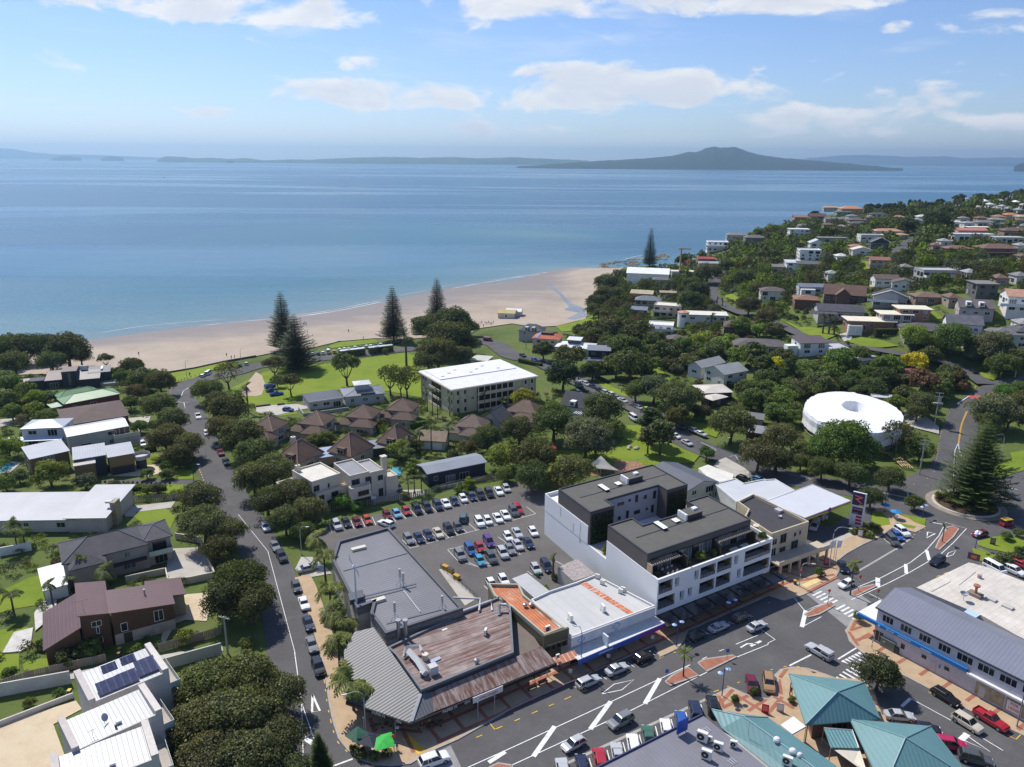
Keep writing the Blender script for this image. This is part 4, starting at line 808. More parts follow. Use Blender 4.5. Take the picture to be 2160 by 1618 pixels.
t2=house('middle brown and charcoal house section with grey barrel roof',*Lp(A1,610,1480,895,1435,870,1350),5.6,'mono',.6,(.06,.065,.08),(.34,.35,.38),'tray',axis='y',ov=.3,dn=.3)
t2.pt('timber_box',BX(.2,5.2,-2.6,.3,-1,4.6),BOARD,(.21,.13,.07));t2.pt('box_roof',BX(0,5.4,-2.8,.25,4.6,4.8),MEMB,(.5,.46,.4))
t3=house('brown timber house end with rounded grey roof above a dark garage door',*Lp(A1,905,1460,1135,1420,1110,1335),5.6,'mono',.5,(.21,.125,.06),(.36,.37,.40),'tray',axis='y',ov=.3,wm=BOARD,win=False)
t3.pt('garage_door',BX(.6,t3.L-.6,.2,.27,-.2,2.3),OB,(.03,.03,.035));t3.pt('upper_boards',BX(.3,t3.L-.3,.21,.26,2.6,5.2),BOARD,(.27,.165,.075))
t3.pt('round_balcony',CY(t3.L+1.5,2.5,3.1,3.3,2.6,20),PA,(.5,.48,.44));t3.pt('balcony_rail',LA([(2.55,3.3),(2.55,4.2),(2.5,4.2),(2.5,3.3)],20,t3.L+1.5,2.5),OB,(.45,.42,.38));t3.pt('balcony_post',CY(t3.L+1.5,2.5,-.2,3.1,1.4,16),OB,(.05,.05,.055))
t=house('pale blue-white house with light metal roof on the left edge',*Lp(A1,165,1220,530,1205,520,1135),5.4,'hip',1.2,(.56,.57,.58),(.42,.45,.49),'tray',ov=.3,wm=BOARD,dn=.6)
t.pt('lean_to_roof',slab(rpolys('mono',-4.5,t.L,-2.4,.3,2.4,.5,'y'),.12),TRAYX,(.60,.64,.72))
t=house('long white house with pale metal roof and cream parapet balcony',*Lp(A1,560,1285,1085,1195,985,1135),5.2,'gable',1.1,(.52,.50,.47),(.43,.45,.49),'tray',ov=.4,wm=BOARD,dn=.5)
balc(t,t.L*.72,t.L+2.5,-2.6,.4,2.9,(.6,.55,.46),(.6,.55,.46));t.pt('lower_wall',BX(t.L*.72,t.L+2.5,-2.5,.4,-1,2.7),PA,(.5,.46,.4));wnd(t,(0.4,.4),(1,0),t.L*.86,3.0,4.4,2.1)
t=house('house with a broad dark brown tiled hip roof behind the pale one',*Lp(A1,525,1180,1095,1105,1060,985),3.4,'hip',1.9,(.11,.05,.04),(.085,.05,.042),'tile',ridge=False,dn=.5)
t=house('brick house with a green corrugated hip roof near the beach trees',*Lp(A1,535,1000,1020,925,1000,875),3.6,'hip',1.7,(.16,.05,.04),(.15,.28,.12),'corr',dn=.6,ridge=True)
blk(t,1,t.L*.72,t.W-1,t.W+4.2,-1,3.7,'hip',1.9,(.16,.05,.04),(.15,.28,.12),'corr',nms=('rear_wing','rear_roof'),ridge=True);t.pt('carport_roof',BX(-3.5,1,2,8,2.5,2.65),CORX,(.4,.48,.36))
t=house('dark modern beach house with staggered brown roofs and a charcoal tower',*Lp(A1,370,810,520,800,510,740),3.4,'mono',.8,(.035,.037,.045),(.27,.21,.18),'tray',axis='y',ov=.3,dn=.8)
L=t.L
blk(t,-5.2,-.2,0,5.5,-1,3.6,'flat',.1,(.035,.037,.045),(.04,.04,.05),'memb',ov=.05,nms=('link_wall','link_roof'));blk(t,-13.2,-5.4,0,5.5,-1,3.,'mono',.6,(.04,.04,.05),(.30,.24,.2),'tray',axis='y',nms=('west_wall','west_roof'),ov=.3)
tw,_=blk(t,L+.2,L+5.4,-.5,7,-1,6.4,'flat',.1,(.038,.04,.05),(.2,.16,.14),'memb',ov=.1,nms=('tower_wall','tower_roof'));t.pt('slot_window',BX(L+2.3,L+3.3,-.56,-.5,1.0,5.6),CURT)
blk(t,L+5.5,L+13,-2,6,-1,3.2,'mono',1.6,(.04,.042,.05),(.075,.055,.05),'tray',axis='y',nms=('east_wall','east_roof'),ov=.3);blk(t,L+9,L+16.5,3,10,-1,4.2,'mono',.9,(.04,.042,.05),(.11,.095,.095),'tray',axis='y',nms=('upper_wall','upper_roof'),ov=.3)
t.pt('white_fin',BX(L+6,L+8.5,6.5,7.0,4,6.6),PA,WH);t.pt('white_fin',BX(L+13.2,L+14,5,10,4.5,5.1),PA,WH);t.pt('deck',BX(L+13,L+20,-1,4,-.8,.4),CONC);t.foot([(-14,-3),(L+18,-3),(L+18,11),(-14,11)])
t=house('single-storey house with curved dark roof and pale courtyard wall by the park',*Lp(A2,440,990,740,950,690,890),3.3,'flat',.1,(.45,.44,.43),(.085,.082,.09),'tray',ov=.4,dn=.9)
t.pt('fascia',BX(-.1,t.L+.1,-.12,0,3.0,3.5),OB,(.6,.6,.6));t.pt('court_wall',BX(-3,t.L,-6.3,-6,-1,1.5).box(-3.3,-3,-6,2,-1,1.5),PA,(.33,.34,.33));t.pt('court_floor',BX(-3,t.L,-6,.3,-.3,.02),mat('slate_paving',(.19,.21,.26),var=.2));t.foot([(-4,-7),(t.L,-7),(t.L,1),(-4,1)])
t=house('grey house with hipped roof and a square lookout turret by the park',*Lp(A2,740,950,1095,915,1020,855),3.6,'hip',1.3,(.46,.47,.48),(.20,.21,.24),'tray',ov=.6,dn=.9,ridge=True)
blk(t,t.L*.33,t.L*.33+5,t.W*.35,t.W*.35+4.6,3.6,6.6,'hip',.7,(.5,.5,.5),(.62,.63,.62),'tray',nms=('turret_wall','turret_roof'),ov=.7);t.pt('dark_roof_panel',BX(t.L*.4,t.L*.75,.3,2.2,4.1,4.3),TRAYX,(.045,.045,.05))
t=house('three-storey cream apartment building with a flat white roof and columns',A2(1650,882),A3(218,765),A2(2100,637),9.6,'flat',.1,(.56,.50,.35),(.66,.66,.67),'memb',ov=.7,win=False,name='apartment_building',cat='building')
L,Wd=t.L,t.W;x0,x1,y0,y1=t.r
t.pt('cornice',BX(-.25,L+.25,-.25,.0,9.1,9.55).box(-.25,0,0,Wd,9.1,9.55).box(L,L+.25,0,Wd,9.1,9.55),PA,(.68,.61,.46))
t.pt('roof_step',BX(L*.05,L*.95,Wd*.45,Wd*.97,9.7,10.0),MEMB,(.68,.68,.69))
for k in Rg(7):t.pt('skylight',BX(L*(.1+.11*k),L*(.1+.11*k)+1.2,Wd*(.55+.1*(k%3)),Wd*(.55+.1*(k%3))+.6,10.0,10.15),OB,(.42,.42,.44))
for fl in Rg(3):
 z=.1+fl*3.1
 for s in(2.,4.8,L-5.6,L-2.8):wnd(t,(x0,y0),(1,0),s,z+.7,1.1,1.6,(.75,.75,.7))
 for s in(2,4.4,Wd-5,Wd-2.4):wnd(t,(x0,y1),(0,-1),s,z+.7,1.1,1.7,(.75,.75,.7));wnd(t,(x1,y0),(0,1),s,z+.7,1.1,1.7,(.75,.75,.7))
 b=t.pt('loggia',BX(L*.29,L*.71,y0-.1,y0-.04,z+.2,z+2.8),DM)
 t.pt('loggia_rail',BX(L*.28,L*.72,y0-1.3,y0-1.15,z-.1,z+.95).box(L*.28,L*.72,y0-1.3,y0-.1,z-.2,z-.05),PA,(.58,.52,.38),b)
 for k in Rg(7):t.pt('loggia_post',BX(L*(.29+.068*k)-.14,L*(.29+.068*k)+.14,y0-1.2,y0-.95,z+.9,z+2.9),PA,(.6,.55,.42),b)
 t.pt('side_loggia',BX(x0-.06,x0-.03,Wd*.36,Wd*.64,z+.3,z+2.7),DM);t.pt('side_rail',BX(x0-1.1,x0-.95,Wd*.35,Wd*.65,z-.1,z+.9),PA,(.62,.56,.43))
for s in(.7,3.4,6.2,L-6.2,L-3.4,L-.7):t.pt('pilaster',BX(s-.32,s+.32,y0-.16,y0-.02,-.5,9.0),PA,(.47,.42,.29))
for s in(.8,3.2,Wd-3.8,Wd-1.):t.pt('pilaster',BX(x0-.16,x0-.02,s-.3,s+.3,-.5,9.0),PA,(.5,.45,.32))
t.pt('pergola',BX(L*.29,L*.71,y0-.9,y0-.7,8.7,8.9),OB,(.1,.07,.05))
TH='brown-tiled townhouses below the cream apartments'
def town(label,c,Lpx,Wd,ang,ev=4.6,rise=3.2,wing=True,rc=TBR,wc=(.40,.36,.30),kind='hip',seed=1):
 t=hC(label,c,Lpx,Wd,ang,ev,kind,rise,wc,rc,'tile',group=TH,name='townhouse',cat='house',ridge=True,dn=.7,seed=seed)
 if wing:
  blk(t,t.L*.35,t.L+1.2,-3.6,.8,-1,3.,'hip',2.0,wc,rc,'tile',nms=('wing','wing_roof'),ridge=True);wauto(t,t.L*.35,t.L+1.2,-3.6,.8,0,3.,1,WH,seed+5,dn=.6)
  blk(t,-2.2,t.L*.3,-1.8,1.5,-1,2.7,'hip',1.5,wc,rc,'tile',nms=('porch_wall','porch_roof'))
 return t
town('brown-tiled townhouse nearest the tree-lined street, back row',A2(115,1165),55,9.5,-18,seed=3)
town('brown-tiled townhouse in front of the curved dark roof',A2(515,1120),58,9.5,-14,seed=4)
town('brown-tiled townhouse in front of the grey turret house',A2(905,1065),60,9.5,-12,seed=5)
town('brown-tiled townhouse nearest the cream apartments lawn',A2(1235,1010),58,9.5,-10,seed=6)
t=town('brown-tiled townhouse with a tall cream chimney, front row left',A2(370,1400),56,10.5,-30,3.4,4.6,False,(.16,.098,.068),kind='hip',seed=7);t.pt('dormer',BX(t.L*.45,t.L*.45+2.6,.2,3,3.4,5.4),PA,(.1,.06,.045));wnd(t,(t.L*.45,.2),(1,0),1.3,3.7,2.2,1.3);chim(t,t.L*.1,t.W*.6,3.5,8,1.2,1.2,(.6,.54,.45))
t=town('brown-tiled townhouse with a white-framed dormer, middle of front row',A2(800,1345),58,10.5,-30,3.4,5.0,False,(.16,.098,.068),kind='hip',seed=8);t.pt('dormer',BX(t.L*.4,t.L*.4+2.6,.3,3,3.4,5.3),PA,(.1,.06,.045));wnd(t,(t.L*.4,.3),(1,0),1.3,3.6,2.2,1.3);t.pt('skylight',BX(1.6,2.6,t.W*.55,t.W*.55+.9,5.9,6.2),OB,WH)
t=town('brown-tiled townhouse with dormer beside the palms, front row right',A2(1185,1270),52,10.,-28,3.4,4.8,False,(.16,.098,.068),kind='hip',seed=9);t.pt('dormer',BX(t.L*.45,t.L*.45+2.6,.3,3,3.4,5.3),PA,(.1,.06,.045));wnd(t,(t.L*.45,.3),(1,0),1.3,3.6,2.2,1.3)
t=hC('cream garage with tan tiled gable among the palms',A2(1500,1275),60,6.5,-8,2.8,'gable',2.2,(.5,.44,.34),(.3,.22,.15),'tile',win=False,name='garage',cat='garage');
for s in(2.4,t.L-2.8):t.pt('garage_door',BX(s-1.4,s+1.4,.44,.49,-.2,2.2),OB,WH)
town('brown-tiled townhouse with pale gables left of the slate roof',A2(1830,1150),62,9.,-20,4.2,3.,True,(.15,.105,.08),(.5,.45,.37),'hip',seed=11)
town('slate-grey gabled townhouse with a dish, in front of the apartments',A2(2020,1100),46,9.,-24,4.2,3.2,False,SLATE,(.48,.44,.38),'gable',seed=12)
town('brown-tiled townhouse next to the yellow-green tree',A3(120,1030),66,9.5,-28,4.,3.4,True,TBR,(.45,.40,.33),seed=13)
t=house('small garage with a blue-grey metal roof between the front townhouses',*Lp(A2,510,1465,690,1440,680,1370),2.7,'mono',.5,(.30,.24,.18),(.30,.36,.46),'tray',axis='y',win=False,name='garage',cat='garage')
t=house('small dark garage with a grey roof beside the dormer townhouses',*Lp(A2,945,1390,1110,1370,1085,1310),2.7,'mono',.4,(.05,.045,.04),(.20,.21,.23),'tray',axis='y',win=False,name='garage',cat='garage')
t=hC('dark slate chalet with white-edged gable and dormer facing the playground',A3(590,980),66,10,-30,3.6,'gable',4.,(.55,.53,.5),(.04,.042,.05),'tile',dn=.7);t.pt('dormer',BX(t.L*.3,t.L*.3+2,.2,3,3.9,5.6),PA,WH);wnd(t,(t.L*.3,.2),(1,0),1,4.1,1.4,1.1)
for k in Rg(7):t.pt('pergola_slat',BX(t.L*.55+k*.8,t.L*.55+k*.8+.25,-3.2,.3,2.6,2.75),OB,WH)
def cubes(label,A,B,C,e,col,roof,grp):
 t=house(label,A,B,C,e,'parapet',.1,col,roof,'memb',ov=.0,inset=False,name='townhouse',group=grp,win=False);return t
CT='cream plaster townhouses beside the car park'
t=cubes('cream plastered townhouse with a low roof terrace beside the street trees',*Lp(B2,470,240,712,165,600,55),7.6,(.60,.53,.43),(.62,.58,.5),CT);L,Wd=t.L,t.W
blk(t,-4.4,-.03,.6,Wd+.5,-1,5.4,'parapet',.1,(.62,.55,.45),(.62,.58,.5),'memb',nms=('side_wing','side_roof'));blk(t,.3,L+2,-1.2,-.03,-1,4.6,'parapet',.1,(.60,.53,.43),(.58,.52,.43),'memb',nms=('front_bay','bay_roof'));t.foot([(-5,-2),(L+3,-2),(L+3,Wd+1),(-5,Wd+1)])
for s,z,w_,h_ in((1.2,5.2,1.6,1.5),(4.6,5.2,.5,1.1)):wnd(t,(0,0),(1,0),s,z,w_,h_,(.1,.1,.1))
for s,z,w_,h_ in((1.5,2.9,1.4,1.4),(5.2,2.9,2.,1.3)):wnd(t,(.3,-1.2),(1,0),s,z,w_,h_,(.1,.1,.1))
t.pt('garage_door',BX(3.2,7.6,-1.26,-1.2,-.1,2.3),OB,(.035,.03,.03));chim(t,1.2,Wd-.8,7.5,9.4,1.2,1.,(.6,.53,.43))
t=cubes('cream plastered townhouse with grey roof decks and a tall square chimney',*Lp(B2,790,190,955,150,870,30),7.8,(.60,.53,.43),(.24,.245,.27),CT);L,Wd=t.L,t.W
blk(t,L+.03,L+4.6,1.,Wd-.5,-1,6.9,'parapet',.1,(.60,.53,.43),(.3,.3,.31),'memb',nms=('east_wing','east_roof'));blk(t,L+4.7,L+8,.2,4.5,-1,4.8,'parapet',.1,(.60,.53,.43),(.5,.44,.36),'memb',nms=('terrace_wall','terrace_roof'));blk(t,-.5,L-.5,-1.8,-.03,-1,5.,'parapet',.1,(.60,.53,.43),(.5,.44,.36),'memb',nms=('front_bay','bay_roof'));t.foot([(-1,-3),(L+9,-3),(L+9,Wd+1),(-1,Wd+1)])
t.pt('chimney',BX(L+4.4,L+5.6,1.4,2.6,-.5,10.4).box(L+4.2,L+5.8,1.2,2.8,10.4,10.7),PA,(.58,.51,.41))
for s,z,w_,h_ in((1.5,5.4,2.2,1.6),(4.8,5.6,1.3,1.3)):wnd(t,(0,0),(1,0),s,z,w_,h_,(.1,.1,.1))
wnd(t,(-.5,-1.8),(1,0),3.2,2.9,3.,1.4,(.1,.1,.1));wnd(t,(L+.03,1),(1,0),.6,2.2,.7,4.2,(.7,.7,.7));wnd(t,(L+.03,1),(1,0),3.4,4.6,1.5,1.4,(.1,.1,.1));door(t,(L+.03,1),(1,0),3.4,0,1.3,2.3,(.04,.035,.03))
t.pt('garage_door',BX(0,4.6,-1.86,-1.8,-.1,2.3),OB,(.035,.03,.03))
t=house('long navy house with a grey low-pitched metal roof beside the car park',*Lp(B2,1440,165,1950,62,1850,-15),3.9,'gable',.8,(.022,.03,.05),(.25,.27,.30),'tray',ov=.5,dn=.8,fc=(.5,.5,.5))
t.pt('front_wall',BX(2,t.L-2,-2.6,-2.3,-.5,.9),CONC)
t=house('large pale grey house with weathered gabled roof and open terrace',*Lp(A3,1470,690,1600,715,1720,620),4.2,'gable',2.,(.55,.55,.53),(.33,.33,.32),'corr',axis='y',dn=.5)
t=house('pale gable-roofed wing with garage, right end of the large grey house',*Lp(A3,1605,715,1790,770,1890,680),4.8,'gable',2.2,(.60,.57,.5),(.29,.30,.30),'corr',axis='y',dn=.7)
t=house('brown house with a pale cream hipped roof, upper wing',*Lp(A3,1600,930,1870,905,1690,840),3.2,'hip',.9,(.07,.04,.03),(.62,.56,.47),'corr',dn=.5)
t=house('brown house with a pale cream roof, lower wing beside the road',*Lp(A3,1580,950,1690,985,1840,945),2.9,'hip',.6,(.06,.035,.03),(.64,.58,.49),'corr',dn=.5)
t=hC('low building with weathered grey roof among trees left of the white drum',A3(1960,1090),75,7,-24,2.8,'gable',.9,(.4,.36,.3),(.17,.165,.16),'corr',dn=.5)
t=hC('brick outbuilding with grey corrugated roof in the trees left of the white drum',A3(2090,1225),52,6,-24,2.6,'mono',.6,(.14,.06,.045),(.25,.25,.25),'corr',axis='y',dn=.5)
t=hC('white-roofed house with a raised clerestory near the beach road',A3(540,505),78,12,-16,3.4,'hip',1.4,(.5,.45,.4),(.76,.77,.77),'tray',dn=.6);blk(t,t.L*.3,t.L*.62,t.W*.35,t.W*.75,3.4,6.3,'mono',.4,(.12,.13,.12),(.70,.71,.70),'tray',axis='y',nms=('clerestory_wall','clerestory_roof'))
t=hC('tall navy-black house with a dark grey flat roof over open decks',A3(735,535),50,10,-8,9.2,'flat',.1,(.018,.02,.03),(.17,.18,.21),'memb',ov=.8,sto=3,fc=(.02,.02,.025));balc(t,0,t.L,-2.5,.4,3.1,(.03,.03,.04),(.05,.05,.06));t.pt('lower_roof',slab(rpolys('mono',-.5,t.L+.5,-3.2,.2,5.6,.7,'y'),.12),TRAYX,(.13,.14,.17))
t=hC('house with orange-red mansard roof striped with blue and white',A3(300,430),58,10,-14,5.6,'hip',2.4,(.58,.5,.4),(.50,.13,.06),'tile',dn=.8);t.pt('top_deck',BX(t.L*.3,t.L*.72,t.W*.3,t.W*.7,6.6,8.0),PA,(.05,.045,.04));t.pt('blue_stripe',slab([[(1.6,.2,5.95),(2.8,.2,5.95),(4.2,t.W*.42,7.9),(3.2,t.W*.42,7.9)]],.1),OB,(.12,.28,.55))
t=hC('dark grey mansard-roofed house with white dormers near the beach road',A3(170,365),52,9,-14,5.4,'hip',2.8,(.4,.39,.38),(.075,.08,.095),'tile',dn=.8)
for k in(.28,.55):t.pt('dormer',BX(t.L*k,t.L*k+1.6,.3,2.6,5.6,7.3),PA,(.5,.5,.52));wnd(t,(t.L*k,.3),(1,0),.8,5.8,1.1,1.1)
t=hC('beach clubhouse with a yellow-tan roof beside the sand',(1070,657),38,9,-10,3.2,'gable',1.4,(.6,.58,.52),(.46,.36,.12),'corr',dn=.6)
t=hC('low park building with a pale flat roof behind the round trees',A2(1900,620),38,9,-16,2.7,'flat',.1,(.4,.4,.38),(.5,.5,.44),'memb',dn=.4)
t=hC('small white-roofed cottage at the edge of the sand',A3(20,215),34,8,-10,3.,'gable',1.2,(.6,.6,.58),(.7,.7,.68),'corr',dn=.6)
HL='houses on the headland'
def hh(label,p,Lpx,Wd,ang,ev,kind,rise,wc,rc,rm='tile',**k):return hC(label,p,Lpx,Wd,ang,ev*.88,kind,rise,wc,rc,rm,group=HL,**k)
BRT=(.15,.085,.055);RED=(.36,.06,.04);SALM=(.52,.24,.14)
t=hh('large white marquee-like gabled building beside the lone headland pine',D1(745,850),86,17,-14,6.5,'gable',3.2,(.80,.80,.80),(.82,.82,.82),'memb',win=False)
hh('cream two-storey house just below the white marquee',D1(870,920),38,9,-10,4.6,'hip',1.4,(.55,.5,.42),(.13,.13,.14))
hh('house with layered straw-coloured gables below the marquee',D1(690,1045),46,11,-18,4,'gable',1.6,(.5,.42,.3),(.46,.38,.25),dn=.8);hh('low house with straw-coloured flat roof left of the grey road',D1(930,1045),36,8,-8,3.2,'flat',.1,(.2,.12,.08),(.36,.28,.19))
hh('house with blue-grey hipped roof and tan walls near the stream',D1(745,1105),54,10,-14,5.6,'hip',2.,(.36,.28,.2),(.15,.17,.21));hh('small dark red house with grey roof beside white parasols',D1(660,1200),34,8,-14,3.6,'mono',.7,(.13,.04,.035),(.17,.18,.22),'tray',axis='y')
t=hh('beige flat-roofed modern house with large balconies near the stream',D1(940,1165),58,12,-20,6.8,'parapet',.1,(.55,.45,.33),(.66,.62,.55),'memb',fc=(.1,.1,.1));balc(t,.5,t.L*.6,-2.4,0.3,3.2,(.5,.42,.32))
t=hh('white house with a curved cream flat roof, centre of lower slope',D1(1290,1245),84,11,-8,4.6,'flat',.1,(.72,.7,.66),(.66,.63,.56),'memb',ov=1.);t.pt('round_tower',CY(-2,-2,-2,5.6,2.8,18),PA,(.74,.72,.7));t.pt('tower_roof',LA([(3.1,5.6),(3.0,5.8),(.1,6.6)],18,-2,-2),TILEY,(.55,.26,.18));wnd(t,(-3,-4.8),(1,0),1,3.4,2.2,1.3,(.1,.1,.1))
t=hh('white flat-roofed house with a square penthouse, below the round tower',D1(865,1345),54,11,-14,5.2,'parapet',.1,(.76,.75,.73),(.68,.67,.62),'memb');balc(t,0,t.L,-2.2,0.2,2.7)
hh('dark brown house with skylights at the bend of the grey road',D1(1590,1340),60,13,-16,4.4,'hip',3.2,(.12,.06,.045),(.085,.055,.045));hh('brown-roofed house with yellow barge boards in the trees',D1(985,1490),64,11,-24,3.4,'gable',1.8,(.18,.1,.06),(.11,.085,.075),axis='y')
hh('wide house with a low mottled dark grey tiled hip roof',D1(1765,1510),104,14,-8,3.2,'hip',1.8,(.32,.28,.22),(.115,.10,.10))
t=hh('white cubic modern house on the cliff edge above the sea',D1(1390,575),45,11,-8,7.6,'parapet',.1,(.78,.78,.77),(.7,.7,.7),'memb',sto=3,fc=(.1,.1,.1));balc(t,-1,t.L,-2.6,.2,3.2)
hh('grey-roofed cliff house right behind the white cubic house',D1(1560,505),40,10,-8,4.4,'hip',1.8,(.5,.48,.45),(.22,.2,.2));hh('dark-roofed cliff house next to the grey-roofed one',D1(1740,528),44,11,-6,4.2,'hip',1.8,(.2,.19,.18),(.14,.125,.125))
hh('house with bright red metal roof among the cliff trees',D1(1280,728),36,8,-8,3.4,'gable',1.2,(.4,.1,.08),RED,'corr');hh('small house with red roof left of the other red roof',D1(1112,752),24,7,-10,3.,'gable',1.,(.4,.12,.1),RED,'corr');hh('long low grey house in front of the red roofs',D1(1320,770),50,8,-6,3.2,'gable',1.,(.42,.42,.42),(.33,.34,.35),'corr')
hh('low white beach house with terrace beside the marquee',D1(1090,850),60,8,-8,3.2,'flat',.1,(.7,.69,.66),(.62,.58,.5),'memb')
hh('white two-storey house with dark brown roof above the grey road',D1(1905,1020),52,10,-10,5.6,'hip',1.8,(.66,.62,.54),(.12,.095,.085));hh('brown house with wide copper-brown roof right of the white two-storey house',D2(90,1095),50,12,-14,4.6,'hip',1.7,(.16,.08,.055),(.24,.125,.075))
hh('small modern house with pale roof above the cul-de-sac',D1(1960,800),30,9,-6,4.,'gable',1.3,(.35,.3,.26),(.20,.18,.18));hh('white angular modern house above the cul-de-sac',D1(2100,760),34,9,-6,6.,'mono',.8,(.74,.74,.73),(.6,.6,.6),'tray',axis='y')
hh('grey roofs of a long house below the salmon-roofed pair',D1(2000,372),38,10,-4,4.,'hip',1.6,(.3,.29,.28),(.18,.165,.165));hh('white modern house with blue-tinted glass on the upper cliff',D2(20,455),42,10,-6,6.2,'flat',.1,(.72,.72,.72),(.6,.61,.62),'memb')
hh('orange-tan house with hipped roof on the skyline, left one',D2(325,252),34,11,-4,4.6,'hip',2.,(.55,.36,.2),(.55,.33,.18));hh('salmon tile-roofed house on the skyline, right of the orange-tan one',D2(505,258),46,12,-4,4.8,'hip',2.2,(.56,.36,.22),SALM)
hh('house with faded red-brown roof at the upper left cliff',D2(50,340),36,10,-6,4,'gable',1.6,(.3,.2,.15),(.28,.15,.11));hh('dark brown steep-roofed house next to the faded red-brown roof',D2(195,330),34,10,-8,4,'gable',2.4,(.15,.09,.07),(.12,.07,.055))
hh('grey twin-gabled house below the salmon roof',D2(350,358),40,9,-6,4,'gable',1.6,(.36,.35,.34),(.17,.165,.17));hh('brown hip-roofed house below the skyline trees',D2(560,365),36,10,-4,4.2,'hip',1.6,(.3,.24,.19),(.13,.10,.09));hh('dark slate hip-roofed house in front of the brown one',D2(600,398),46,10,-4,3.6,'hip',1.5,(.2,.2,.2),(.10,.095,.105))
hh('dark house behind a long white wall near the skyline poplars',D2(760,312),36,9,-2,5.,'hip',1.3,(.55,.52,.46),(.07,.07,.08));hh('low green-roofed house in front of the salmon house',D2(440,292),34,8,-4,3.2,'hip',1.2,(.3,.3,.26),(.15,.18,.13))
hh('white flat-roofed house with a wide front window below the pink tiles',D2(700,512),52,10,-6,4.8,'parapet',.1,(.62,.6,.56),(.5,.48,.44),'memb');hh('long pink-tiled house beside the upper road',D2(850,468),60,10,-4,4.2,'hip',1.6,(.5,.4,.32),(.46,.26,.17));hh('small pink-tiled garage roof right of the long pink-tiled house',D2(985,505),24,8,-4,3.,'hip',1.2,(.45,.36,.28),(.46,.26,.17))
t=hh('black steep-gabled chalet with white barge boards',D2(770,568),36,10,-12,5.2,'gable',3.,(.05,.05,.055),(.035,.035,.04),'tray',axis='y',fc=(.8,.8,.8));t.pt('barge_board',TU([(-.5,-.6,5.3),(t.L/2,-.6,8.3),(t.L+.5,-.6,5.3)],.14,4),OB,WH)
hh('long low grey-roofed house behind the white gabled one',D2(325,535),62,9,-4,3.6,'flat',.1,(.3,.29,.28),(.2,.19,.2),'memb');hh('white house with a sharp gable beside the bare tree',D2(190,575),32,10,-10,5.,'gable',2.4,(.72,.72,.72),(.55,.55,.57),'tray',axis='y');hh('white three-level modern house below the sharp gable',D2(120,650),46,11,-8,7.5,'parapet',.1,(.74,.74,.73),(.6,.6,.6),'memb',sto=3,fc=(.1,.1,.1))
hh('white-gabled house with terracotta side roof left of the black chalet',D2(605,640),40,9,-10,3.6,'gable',1.8,(.72,.7,.66),(.62,.56,.5),axis='y');hh('house with terracotta roof behind the white gable',D2(560,612),30,9,-6,3.6,'hip',1.4,(.4,.26,.18),(.38,.19,.12));hh('house with red-brown roof and pale lower wall above a lawn',D2(775,735),40,9,-14,5.2,'gable',1.5,(.46,.32,.26),(.27,.13,.095))
hh('low house with dark roof and white balcony at left of the slope',D2(100,772),46,9,-8,3.6,'gable',1.4,(.5,.46,.4),(.13,.125,.13));t=hh('grey concrete modern house with two glazed floors on the upper right slope',D2(1305,835),72,12,-4,7.2,'parapet',.1,(.34,.34,.33),(.42,.42,.41),'memb',dn=1.2,fc=(.08,.08,.08),big=.7);balc(t,.5,t.L-.5,-3,0.1,3.4,(.5,.48,.44))
hh('white house with brown-tiled hip roof, long main part',D2(830,905),50,10,-10,4.8,'gable',1.7,(.70,.68,.64),(.125,.09,.075));hh('white arched-window wing with brown-tiled roof',D2(1005,945),44,9,-24,4.,'gable',1.8,(.70,.68,.64),(.125,.09,.075),axis='y')
hh('long white modern house with black ribbon windows near the ridge',D2(1640,500),84,9,-2,4.6,'flat',.1,(.68,.68,.67),(.55,.54,.53),'memb',fc=(.04,.04,.04),big=.9,dn=1.1);hh('pale modern annex right of the long ribbon-window house',D2(1970,530),62,9,-2,4.2,'flat',.1,(.55,.55,.54),(.42,.42,.43),'memb',fc=(.04,.04,.04),big=.8);hh('pink-roofed house behind the ribbon-window house',D2(1625,462),62,9,-2,3.8,'gable',1.5,(.5,.4,.36),(.5,.2,.16))
hh('low brown-roofed house in the hedges below the ribbon windows',D2(1500,628),54,10,-4,3.4,'hip',1.5,(.2,.12,.09),(.21,.12,.085));t=hh('two-tiered brown house with wide eaves on the right slope',D2(1870,620),76,13,-4,5.6,'hip',2.2,(.22,.13,.09),(.17,.10,.075),ov=1.2);t.pt('lower_roof',BX(-2,t.L+2,-2.4,.2,2.7,2.95),TILEY,(.17,.10,.075))
hh('brown hip-roofed house at the right edge near the ridge',D2(2040,462),60,11,-2,3.8,'hip',1.9,(.28,.2,.15),(.15,.09,.065));hh('grey-roofed bungalow near the ridge, left of the brown hip roof',D2(1760,388),42,10,-2,3.4,'hip',1.4,(.42,.38,.33),(.2,.185,.18));hh('long house with white fascia in front of the grey bungalow',D2(1700,437),48,8,-2,3.2,'flat',.1,(.5,.48,.45),(.72,.7,.66),'memb');hh('brown-grey bungalow with white fascia at the right ridge',D2(1950,410),56,9,-2,3.4,'hip',1.3,(.5,.46,.4),(.22,.19,.175));hh('orange-roofed house near the right ridge skyline',D2(2000,318),30,9,0,3.6,'hip',1.5,(.5,.42,.35),(.5,.22,.1));hh('pale-roofed house right of the orange roof',D2(2110,335),28,9,0,3.4,'hip',1.4,(.55,.5,.45),(.45,.36,.28));hh('green-grey roofed bungalow between ridge trees',D2(1860,362),34,9,0,3.2,'hip',1.3,(.4,.4,.36),(.23,.26,.21))
